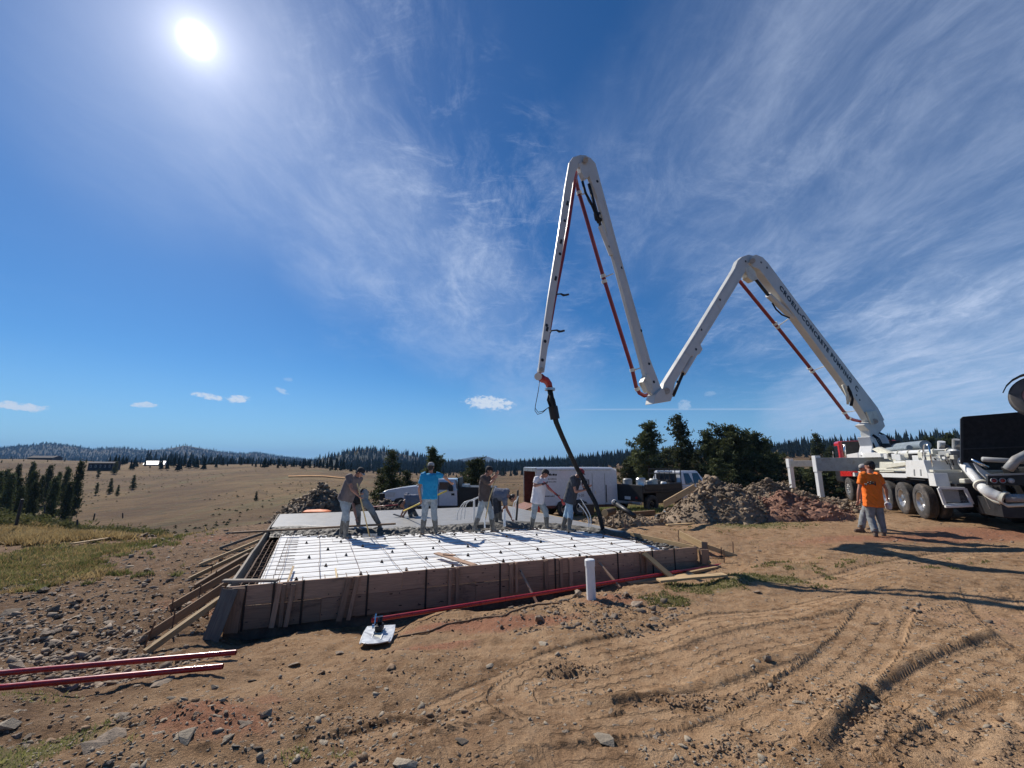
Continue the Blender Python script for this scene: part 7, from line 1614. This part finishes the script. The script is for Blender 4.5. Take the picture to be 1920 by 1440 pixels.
# ------------------------------------------------------------------ people
def remeshed(mb, name, matl, parent, voxel, smooth=2, wrinkle=0.0, wscale=14, seed=0, collar=None):
    me = bpy.data.meshes.new('tmp'); me.from_pydata([tuple(v) for v in mb.v], [], mb.f)
    bm = bmesh.new(); bm.from_mesh(me); bmesh.ops.recalc_face_normals(bm, faces=bm.faces); bm.to_mesh(me); bm.free()
    o = bpy.data.objects.new('tmp', me); COL.objects.link(o)
    r = o.modifiers.new('r', 'REMESH'); r.mode = 'VOXEL'; r.voxel_size = voxel; r.use_smooth_shade = True
    if smooth: s_ = o.modifiers.new('s', 'SMOOTH'); s_.iterations = smooth; s_.factor = .5
    dg = bpy.context.evaluated_depsgraph_get(); m2 = bpy.data.meshes.new_from_object(o.evaluated_get(dg)); bpy.data.objects.remove(o)
    n = len(m2.vertices); co = np.zeros(n * 3, np.float32); m2.vertices.foreach_get('co', co); co = co.reshape(-1, 3).astype(float)
    if wrinkle:
        nr = np.zeros(n * 3, np.float32); m2.vertices.foreach_get('normal', nr); nr = nr.reshape(-1, 3)
        w = fbm(co[:, 0] * 1.6 + co[:, 2] * .9, co[:, 2] * .75 - co[:, 1] * 1.3, wscale, 3, seed, .5)
        w = (1 - np.abs(w) * 2.2) * wrinkle; co = co + nr * w[:, None]
    if parent is not None: inv = np.array(wmat(parent).inverted()); co = co @ inv[:3, :3].T + inv[:3, 3]
    m2.vertices.foreach_set('co', co.astype(np.float32).ravel()); m2.update()
    for p in m2.polygons: p.use_smooth = True
    m2.name = name; m2.materials.clear(); m2.materials.append(matl)
    ob = bpy.data.objects.new(name, m2); COL.objects.link(ob)
    if parent is not None: ob.parent = parent; WM[ob.name] = wmat(parent).copy()
    return ob
def limb(mb, pts, rad, seg=12, cap=True, flat=None):
    pts = [Vector(p) for p in pts]
    a = pts[0] - (pts[1] - pts[0]).normalized() * rad[0] * .5; b = pts[-1] + (pts[-1] - pts[-2]).normalized() * rad[-1] * .5
    mb.tube([a] + pts + [b], [rad[0] * .55] + list(rad) + [rad[-1] * .55], seg)
def slab_ring(mb, secs):
    """loft of elliptical sections: (centre, side vector, front vector)"""
    n = 16; vs = []
    for c, s_, f_ in secs:
        for k in range(n):
            a = 2 * math.pi * k / n; ca, sa = math.cos(a), math.sin(a)
            ca = math.copysign(abs(ca) ** .82, ca); sa = math.copysign(abs(sa) ** .82, sa)
            vs.append(c + s_ * ca + f_ * sa)
    fs = []
    for i in range(len(secs) - 1):
        for k in range(n):
            a = i * n + k; b = i * n + (k + 1) % n; fs.append((a, b, b + n, a + n))
    fs += [tuple(range(n))[::-1], tuple(range((len(secs) - 1) * n, len(secs) * n))]
    mb.add(vs, fs)
def person(label, Y, J, face, look, mats, boots='boots', cap=None, hair=None, hw=None, sleeves=.62, gloves=None, k=1.0, jeans_in=True, build_=1.14):
    """J: joints traced in the photo (column, row, depth offset); face: direction the chest faces; look: head direction"""
    Q = {n: at(v[0], v[1], Y + (v[2] if len(v) > 2 else 0)) for n, v in J.items()}
    F = Vector((face[0], face[1], 0)).normalized(); side = Vector((F.y, -F.x, 0))     # side = the person's right
    neck, hip = Q['neck'], Q['hip']; spine = (neck - hip).normalized()
    fr = (F - spine * F.dot(spine)).normalized(); rt = spine.cross(fr); rt = rt if rt.dot(side) > 0 else -rt
    feet = (Q['ankR'] + Q['ankL']) / 2; root = thing('person', label, 'person', (feet.x, feet.y, min(Q['ankR'].z, Q['ankL'].z) - .09)); bd = build_
    shR = neck + rt * .185 * bd - spine * .045; shL = neck - rt * .185 * bd - spine * .045
    hpR = hip + rt * .095; hpL = hip - rt * .095
    L_ = Vector(look).normalized()
    hc = Q['head']; hd = (hc - neck).normalized()
    # ---- body: one continuous surface
    b = MB()
    hs_ = L_.cross(UP).normalized(); hu = hs_.cross(L_).normalized()
    HM = Matrix((hs_, L_, hu)).transposed()
    b.ell(hc + hu * .02, (.076, .097, .105), HM, 16, 12); b.ell(hc + L_ * .030 - hu * .055, (.055, .066, .060), HM, 12, 8)
    b.ell(hc + L_ * .100 - hu * .012, (.012, .020, .024), HM, 8, 6); b.ell(hc + L_ * .095 - hu * .052, (.024, .012, .010), HM, 8, 6)
    for s_ in (-1, 1): b.ell(hc + hs_ * .080 * s_ - hu * .005 - L_ * .005, (.012, .020, .032), HM, 8, 6); b.ell(hc + hs_ * .03 * s_ + L_ * .088 + hu * .026, (.018, .01, .008), HM, 6, 5)
    limb(b, [neck - spine * .03, neck.lerp(hc, .55)], [.062, .056])
    chest = neck.lerp(hip, .30); waist = neck.lerp(hip, .68)
    slab_ring(b, [(neck - spine * .02, rt * .07, fr * .055), (neck - spine * .06, rt * .155 * bd, fr * .085 * bd), (chest, rt * .160 * bd, fr * .108 * bd), (waist, rt * .135 * bd, fr * .10 * bd), (hip + spine * .03, rt * .155 * bd, fr * .105 * bd), (hip - spine * .06, rt * .14, fr * .09)])
    for (s_, sh, el, ha) in (('R', shR, Q['elR'], Q['haR']), ('L', shL, Q['elL'], Q['haL'])):
        limb(b, [sh - (sh - neck) * .15, sh, sh.lerp(el, .5), el], [.055, .056, .047, .038]); limb(b, [el, el.lerp(ha, .3), el.lerp(ha, .93)], [.040, .041, .027])
        d = (ha - el).normalized(); cl = Q.get('grip' + s_, None); up_ = d.cross(rt if abs(d.dot(rt)) < .9 else fr).normalized(); sd = up_.cross(d)
        b.ell(ha + d * .035, (.026, .050, .040), Matrix((up_, d, sd)).transposed(), 10, 8)
        for i in range(4):     # fingers, curled
            r0 = ha + d * .070 + sd * (.028 - .018 * i); l1 = (.034, .040, .037, .028)[i]; p1 = r0 + d * l1 - up_ * .006; p2 = p1 + (d * .4 - up_ * .9).normalized() * .028; p3 = p2 + (-d * .5 - up_ * .8).normalized() * .020
            b.tube([r0 - d * .02, r0, p1, p2, p3], [.0105, .0105, .010, .0095, .008], 7)
        t0 = ha + d * .02 + sd * .036; b.tube([t0 - sd * .015, t0 + sd * .012 + d * .02 - up_ * .008, t0 + d * .042 - up_ * .026, t0 + d * .055 - up_ * .042 - sd * .012], [.013, .0125, .011, .009], 7)
    for (s_, hp, kn, an) in (('R', hpR, Q['knR'], Q['ankR']), ('L', hpL, Q['knL'], Q['ankL'])):
        limb(b, [hp, hp.lerp(kn, .5), kn], [.085, .072, .052]); limb(b, [kn, kn.lerp(an, .3), an], [.052, .055, .036])
        t_ = Q.get('toe' + s_); fd = ((t_ - an) if t_ is not None else F); fd = Vector((fd.x, fd.y, 0)).normalized(); limb(b, [an - UP * .04, an + fd * .10 - UP * .055, an + fd * .16 - UP * .06], [.036, .034, .026])
    remeshed(b, 'body', M[mats['skin']], root, .0105, 1)
    for s_ in (-1, 1): MB().ell(hc + hs_ * .031 * s_ + L_ * .090 + hu * .013, (.011, .008, .007), HM, 8, 6).build('eye', M['blackpaint'], root, smooth=True)
    # ---- shirt
    s = MB(); hem = hip - spine * (.045 if not mats.get('untucked') else .085)
    g = 1.0
    slab_ring(s, [(neck + spine * .005, rt * .075, fr * .065), (neck - spine * .035, rt * .165 * bd, fr * .098 * bd), (chest, rt * .182 * bd, fr * .130 * bd), (waist, rt * .166 * bd, fr * .132 * bd), (hip + spine * .02, rt * .178 * bd, fr * .135 * bd), (hem, rt * .182 * bd, fr * .138 * bd)])
    for (sh, el) in ((shR, Q['elR']), (shL, Q['elL'])):
        e_ = sh.lerp(el, sleeves); s.tube([sh.lerp(neck, .35), sh, sh.lerp(e_, .5), e_], [.085, .078, .070, .068 if sleeves < .9 else .052], 12)
    remeshed(s, 'shirt', M[mats['shirt']], root, .0155, 2, .012, 9, hash(label) % 97)
    # ---- trousers
    t = MB(); slab_ring(t, [(hip + spine * .05, rt * .152, fr * .110), (hip, rt * .170, fr * .122), (hip - spine * .09, rt * .165, fr * .115)])
    for (s_, hp, kn, an) in (('R', hpR, Q['knR'], Q['ankR']), ('L', hpL, Q['knL'], Q['ankL'])):
        t.tube([hp + spine * .02, hp.lerp(kn, .45), kn], [.104, .093, .078], 12)
        en = kn.lerp(an, .42) if jeans_in else an; t.tube([kn - (kn - hp).normalized() * .03, kn.lerp(en, .5), en], [.079, .074, .073 if jeans_in else .070], 12)
    remeshed(t, 'trousers', M[mats['pants']], root, .0155, 2, .012, 10, 7 + hash(label) % 50)
    # ---- boots
    for (s_, kn, an) in (('R', Q['knR'], Q['ankR']), ('L', Q['knL'], Q['ankL'])):
        t_ = Q.get('toe' + s_); fd = ((t_ - an) if t_ is not None else F); fd = Vector((fd.x, fd.y, 0)).normalized(); bo = MB()
        if jeans_in: bo.tube([kn.lerp(an, .30), kn.lerp(an, .34), kn.lerp(an, .7), an + UP * .02, an - UP * .06], [.082, .080, .068, .058, .054], 12)
        else: bo.tube([an + UP * .08, an - UP * .05], [.058, .052], 12)
        ft_ = an - UP * .045; bo.ell(ft_ - fd * .01, (.050, .062, .048), Matrix((fd.cross(UP), fd, UP)).transposed(), 10, 8); bo.ell(ft_ + fd * .11 - UP * .010, (.050, .095, .038), Matrix((fd.cross(UP), fd, UP)).transposed(), 12, 8)
        bo.box((0, 0, 0), (.088, .27, .024), Matrix.Translation(ft_ + fd * .06 - UP * .042) @ Matrix((fd.cross(UP), fd, UP)).transposed().to_4x4())
        remeshed(bo, 'boot', M[mats['boots']], root, .013, 1, .003, 12, 3)
    # ---- hair and cap
    if hair:
        h = MB(); h.ell(hc + hu * .022 - L_ * .016, (.084, .100, .104), HM, 14, 10); h.ell(hc - hu * .03 - L_ * .055, (.064, .05, .07), HM, 12, 8); h.build('hair', M[hair], root, smooth=True)
    if cap:
        cm, rev = cap; c_ = MB(); cc = hc + hu * .062 - L_ * .004
        prof = [(-.022, .092), (0, .095), (.03, .090), (.055, .074), (.072, .045), (.078, .012), (.079, 0)]
        vs = []; sg = 20
        for (a, r) in prof:
            for q in range(sg): an = 2 * math.pi * q / sg; vs.append(cc + hu * a + hs_ * math.cos(an) * r * .92 + L_ * math.sin(an) * r * 1.14)
        fs = [(i * sg + q, i * sg + (q + 1) % sg, (i + 1) * sg + (q + 1) % sg, (i + 1) * sg + q) for i in range(len(prof) - 1) for q in range(sg)]
        c_.add(vs, fs); fw = -L_ if rev else L_; br = []
        for q in range(11): an = math.pi * q / 10; br.append(cc - hu * (.014 + .012 * math.sin(an)) + hs_ * math.cos(an) * .074 + fw * (.075 + .085 * math.sin(an)))
        br += [cc - hu * .014 - hs_ * .074 + fw * .02, cc - hu * .014 + hs_ * .074 + fw * .02]
        co_ = c_.build('cap', M[cm], root, smooth=True, auto=.8); MB().prism(br, -hu * .006).build('cap_brim', M[mats.get('brim', cm)], co_)
    if gloves:
        for s_ in ('R', 'L'):
            if s_ not in gloves: continue
            el, ha = Q['el' + s_], Q['ha' + s_]; d = (ha - el).normalized(); g_ = MB(); up_ = d.cross(rt if abs(d.dot(rt)) < .9 else fr).normalized(); sd = up_.cross(d)
            g_.tube([ha - d * .06, ha], [.038, .032], 10); g_.ell(ha + d * .035, (.032, .056, .046), Matrix((up_, d, sd)).transposed(), 10, 8)
            for i in range(4):
                r0 = ha + d * .070 + sd * (.030 - .019 * i); p1 = r0 + d * .032 - up_ * .006; p2 = p1 + (d * .4 - up_ * .9).normalized() * .028; g_.tube([r0 - d * .02, r0, p1, p2, p2 - d * .016 - up_ * .012], [.014, .014, .0135, .013, .011], 7)
            t0 = ha + d * .02 + sd * .04; g_.tube([t0 - sd * .015, t0 + sd * .012 + d * .02, t0 + d * .042 - up_ * .026], [.016, .0155, .013], 7)
            remeshed(g_, 'glove', M['gloves'], root, .010, 1)
    return root, Q
M['jeans'] = mat('pale_jeans', (.33, .37, .39), .85, var=.22, nscale=9, dirt=.45, dirtcol=(.24, .23, .21))
M['bluejeans'] = mat('light_blue_jeans', (.27, .40, .52), .85, var=.25, nscale=8, dirt=.3, dirtcol=(.30, .32, .33))
M['greyjeans'] = mat('grey_trousers', (.20, .22, .23), .85, var=.25, nscale=8, dirt=.4, dirtcol=(.3, .28, .25))
M['darkjeans'] = mat('dark_trousers', (.035, .04, .055), .85, var=.3, nscale=8, dirt=.2)
M['boots'] = mat('muddy_rubber_boots', (.13, .12, .105), .7, var=.4, nscale=14, dirt=.6, dirtcol=(.26, .24, .21), bump=.003)
M['shoes'] = mat('dusty_work_boots', (.15, .10, .07), .8, var=.3, dirt=.5, dirtcol=(.26, .2, .15))
M['taupe'] = mat('taupe_shirt', (.155, .125, .12), .9, var=.15, nscale=7); M['cyan'] = mat('bright_blue_shirt', (.012, .27, .50), .85, var=.1); M['brownshirt'] = mat('dark_brown_shirt', (.085, .062, .055), .9, var=.2)
M['slate'] = mat('slate_shirt', (.14, .155, .20), .9, var=.15); M['whiteshirt'] = mat('white_shirt', (.72, .69, .71), .9, var=.06, dirt=.12, dirtcol=(.5, .47, .45)); M['charcoal'] = mat('charcoal_shirt', (.045, .052, .065), .9, var=.25, nscale=8)
M['orangeshirt'] = mat('orange_shirt', (.86, .18, .012), .85, var=.08); M['blackshirt'] = mat('black_shirt', (.015, .015, .018), .9, var=.2)
M['haircol'] = mat('dark_hair', (.02, .014, .01), .6, var=.3); M['beige'] = mat('grey_beige_cap', (.38, .36, .34), .85, var=.1); M['redcap'] = mat('faded_red_cap', (.30, .045, .05), .85, var=.15); M['gloves'] = mat('dark_work_gloves', (.05, .02, .025), .8, var=.3)
M['blackcap'] = mat('black_cap', (.012, .012, .014), .8, var=.1)
def handle(name, pts, r, m_, label, cat, extra=None):
    t = thing(name, label, cat, tuple(pts[-1])); MB().tube(pts, r, 8).build('handle', M[m_], t, smooth=True); return t

YF = gz(650, 1008, -.12).y
p1, q1 = person('man in taupe shirt and pale jeans bending over the yellow handled rake at left', YF, dict(head=(675, 886, 0), neck=(666, 893, .02), hip=(648, 935, 0), elR=(659, 917, -.28), haR=(673, 930, -.30), elL=(664, 915, .20), haL=(676, 925, -.12), knR=(650, 965, -.12), ankR=(648, 1001, -.08), toeR=(662, 1003, -.2), knL=(648, 963, .14), ankL=(640, 998, .12), toeL=(654, 1000, .0)), (.92, -.38), (.75, -.2, -.62), dict(skin='tanskin', shirt='taupe', pants='jeans', boots='boots', brim='beige'), cap=('blackcap', False), hair='haircol', k=1, build_=1.2)
rk1 = handle('rake', [at(670, 906, YF - .30), at(676, 935, YF - .28), at(693, 1006, YF - .1)], .016, 'bamboo', 'pale yellow handled rake in the hands of the man in the taupe shirt', 'rake')
hd = at(693, 1006, YF - .1); MB().bar(hd + Vector((-.18, 0, .02)), hd + Vector((.18, .04, .02)), .02, .09).build('rake_head', M['steel'], rk1)
Y2 = YF + .95
p2, q2 = person('man in grey trousers bent double over the screed board behind the man in taupe', Y2, dict(head=(648, 946, .3), neck=(655, 937, .25), hip=(681, 930, 0), elR=(664, 953, -.1), haR=(668, 972, -.15), elL=(655, 955, .4), haL=(652, 972, .4), knR=(671, 957, .2), ankR=(672, 985, .2), toeR=(664, 986, .1), knL=(696, 955, -.1), ankL=(712, 986, -.05), toeL=(703, 989, -.15)), (-.95, -.3), (-.6, -.1, -.8), dict(skin='tanskin', shirt='blackshirt', pants='greyjeans', boots='boots'), cap=('blackcap', False), sleeves=.5)
Y3 = gz(804, 1003, -.12).y
p3, q3 = person('man in bright blue shirt and grey beige cap seen from behind pointing right', Y3, dict(head=(808, 876, 0), neck=(808, 888, 0), hip=(806, 932, 0), elL=(786, 917, -.05), haL=(789, 938, .12), elR=(834, 895, .12), haR=(845, 905, .30), knR=(814, 963, .02), ankR=(817, 993, .10), toeR=(819, 994, .4), knL=(796, 964, 0), ankL=(792, 997, -.06), toeL=(789, 999, .2)), (-.08, 1), (.1, 1, -.1), dict(skin='tanskin', shirt='cyan', pants='jeans', boots='boots'), cap=('beige', True), hair='haircol', build_=1.14)
handle('float_pole', [at(838, 920, Y3 + .75), at(789, 943, Y3 + .32), at(757, 958, Y3 + 2.6)], .022, 'yellow', 'bright yellow pole held low by the man in the blue shirt', 'pole')
Y4 = Y3 + 3.0
p4, q4 = person('man in grey shirt and dark trousers stooping behind the man in blue', Y4, dict(head=(754, 945, -.1), neck=(760, 938, -.05), hip=(783, 938, .1), elR=(758, 955, .2), haR=(752, 966, .1), elL=(763, 956, -.25), haL=(757, 966, -.3), knR=(773, 955, .25), ankR=(782, 969, .25), toeR=(775, 970, .2), knL=(768, 957, -.1), ankL=(771, 971, -.05), toeL=(764, 972, -.1)), (-1, -.2), (-.6, -.2, -.8), dict(skin='tanskin', shirt='slate', pants='darkjeans', boots='boots'), cap=('blackcap', False), k=1)
tag(board('hand_float', at(738, 964, Y4 - .2), at(762, 972, Y4 - .3), .12, .02, M['dark'], None), 'dark hand float pressed on the concrete by the stooping man', 'float')
Y5 = gz(905, 997, -.12).y
p5, q5 = person('man in dark brown shirt leaning his arms on a pale upright rake handle', Y5, dict(head=(917, 883, 0), neck=(910, 893, 0), hip=(908, 936, 0), elR=(918, 908, -.25), haR=(929, 896, -.22), elL=(921, 899, .12), haL=(931, 889, -.05), knR=(899, 962, -.12), ankR=(890, 989, -.15), toeR=(900, 992, -.25), knL=(921, 962, .05), ankL=(924, 991, .05), toeL=(938, 994, -.05)), (.95, -.3), (.9, -.25, -.3), dict(skin='tanskin', shirt='brownshirt', pants='jeans', boots='boots', brim='blackcap'), cap=('blackcap', False), hair='haircol', sleeves=.95, build_=1.15)
rk2 = handle('rake', [at(932, 889, Y5 - .15), at(918, 934, Y5 - .2), at(908, 985, Y5 - .15)], .015, 'bamboo', 'pale wooden rake under the crossed arms of the man in brown', 'rake')
hd = at(908, 987, Y5 - .15); MB().bar(hd + Vector((-.2, 0, 0)), hd + Vector((.16, .03, .0)), .02, .09).build('rake_head', M['dark'], rk2)
Y6 = Y5 + 1.2
p6, q6 = person('man in slate shirt and black trousers bent double reaching down with one bare arm', Y6, dict(head=(961, 934, -.1), neck=(951, 929, -.05), hip=(929, 926, 0), elR=(951, 956, -.15), haR=(959, 971, -.2), elL=(946, 950, .3), haL=(941, 960, .35), knR=(930, 955, -.08), ankR=(931, 978, -.05), toeR=(942, 979, -.15), knL=(936, 952, .25), ankL=(938, 973, .25), toeL=(947, 974, .2)), (.97, -.25), (.75, -.1, -.65), dict(skin='tanskin', shirt='slate', pants='darkjeans', boots='boots'), hair='haircol', sleeves=.5)
Y7 = gz(1010, 992, -.12).y
p7, q7 = person('man in white shirt and black cap holding a red shovel', Y7, dict(head=(1022, 888, 0), neck=(1014, 896, 0), hip=(1008, 938, .02), elR=(1002, 911, -.22), haR=(1020, 907, -.30), elL=(1029, 916, .0), haL=(1043, 927, -.22), knR=(1001, 962, -.05), ankR=(997, 987, -.08), toeR=(990, 991, -.25), knL=(1024, 961, .06), ankL=(1025, 986, .05), toeL=(1036, 988, -.12)), (.80, -.60), (.8, -.35, -.5), dict(skin='tanskin', shirt='whiteshirt', pants='jeans', boots='boots', untucked=1), cap=('blackcap', False), hair='haircol', gloves='RL', build_=1.22)
sv = handle('shovel', [at(1019, 903, Y7 - .32), at(1045, 929, Y7 - .27), at(1054, 939, Y7 - .25)], .017, 'redpipe', 'red shovel held across the body of the man in the white shirt', 'shovel')
a = at(1053, 937, Y7 - .25); b = at(1064, 941, Y7 - .27); MB().hexa([at(1052, 936, Y7 - .26), at(1066, 933, Y7 - .28), at(1062, 945, Y7 - .28), at(1055, 948, Y7 - .26), at(1052, 936, Y7 - .22), at(1066, 933, Y7 - .24), at(1062, 945, Y7 - .24), at(1055, 948, Y7 - .22)]).build('blade', M['redtruck'], sv, bevel=.008)
Y8 = gz(1066, 994, -.12).y - .1
p8, q8 = person('man in charcoal shirt and red cap guiding the black pump hose', Y8, dict(head=(1088, 887, -.05), neck=(1079, 895, 0), hip=(1068, 938, 0), elR=(1079, 922, -.25), haR=(1096, 919, -.22), elL=(1095, 913, .12), haL=(1103, 912, .0), knR=(1070, 963, -.1), ankR=(1067, 989, -.1), toeR=(1078, 992, -.25), knL=(1063, 962, .12), ankL=(1056, 986, .12), toeL=(1067, 988, 0)), (.9, -.45), (.75, -.4, -.5), dict(skin='tanskin', shirt='charcoal', pants='bluejeans', boots='boots', brim='blackcap', untucked=1), cap=('redcap', False), hair='beige', build_=1.22)
mk = MB()
for (a, b) in (((1090, 901), (1089, 911)), ((1089, 911), (1094, 911)), ((1094, 911), (1094, 905))): mk.bar(at(*a, Y8 - .20), at(*b, Y8 - .20), .01, .03, (0, 1, 0))
mk.build('shirt_mark', M['whiteshirt'], p8)
Y9 = 10.75; gm = gh(9.3, 10.75)
p9, q9 = person('man in bright orange shirt with dark lettering on the back walking away from the camera', Y9, dict(head=(1630, 869, 0), neck=(1630, 883, 0), hip=(1637, 938, 0), elL=(1610, 913, 0), haL=(1608, 934, .05), elR=(1660, 911, .0), haR=(1663, 930, .05), knL=(1632, 967, .05), ankL=(1640, 992, -.10), toeL=(1637, 990, .2), knR=(1650, 966, .0), ankR=(1655, 992, .05), toeR=(1656, 990, .35)), (-.15, 1), (-.5, .85, -.1), dict(skin='tanskin', shirt='orangeshirt', pants='greyjeans', boots='shoes', untucked=1), cap=('blackcap', True), hair='haircol', jeans_in=False, build_=1.22)
dz = gh(q9['ankL'].x, q9['ankL'].y) - (q9['ankL'].z - .11); p9.location.z += dz
tmx = Matrix(((1, 0, 0), (0, 0, -1), (0, 1, 0))).to_4x4(); ct = at(1633, 898, Y9 - .235); tmx.translation = ct + UP * dz
for i, (ch, dy) in enumerate(zip('uORCi', (-.02, 0, .008, 0, -.02))):
    m_ = tmx.copy(); m_.translation = tmx.translation + Vector((-.15 + i * .062, .012 * abs(i - 2), dy)); textmesh(ch, .10, M['ink'], 'back_print', p9, m_, .012, .003)
Y10 = 11.6
p10, q10 = person('man in black shirt and grey cap walking half hidden behind the man in orange', Y10, dict(head=(1618, 873, 0), neck=(1622, 885, 0), hip=(1626, 934, 0), elL=(1614, 910, -.1), haL=(1612, 930, -.1), elR=(1640, 910, .1), haR=(1640, 930, .1), knL=(1618, 958, -.05), ankL=(1614, 983, -.1), toeL=(1604, 984, -.1), knR=(1630, 958, .1), ankR=(1636, 981, .2), toeR=(1627, 982, .2)), (-1, .2), (-1, -.1, -.1), dict(skin='tanskin', shirt='blackshirt', pants='greyjeans', boots='shoes', brim='blackcap'), cap=('beige', False), jeans_in=False)
dz2 = gh(q10['ankL'].x, q10['ankL'].y) - (q10['ankL'].z - .11); p10.location.z += dz2
jg = at(1663, 934, Y9); jg.z += dz
tag(MB().lathe([(0, 0), (0, .05), (.03, .07), (.12, .075), (.16, .05), (.18, .02), (.21, .02), (.21, 0)], jg - UP * .20, UP, 14).build('water_jug', M['clearlens'], smooth=True, auto=.6), 'pale jug hanging from the right hand of the man in orange', 'jug')
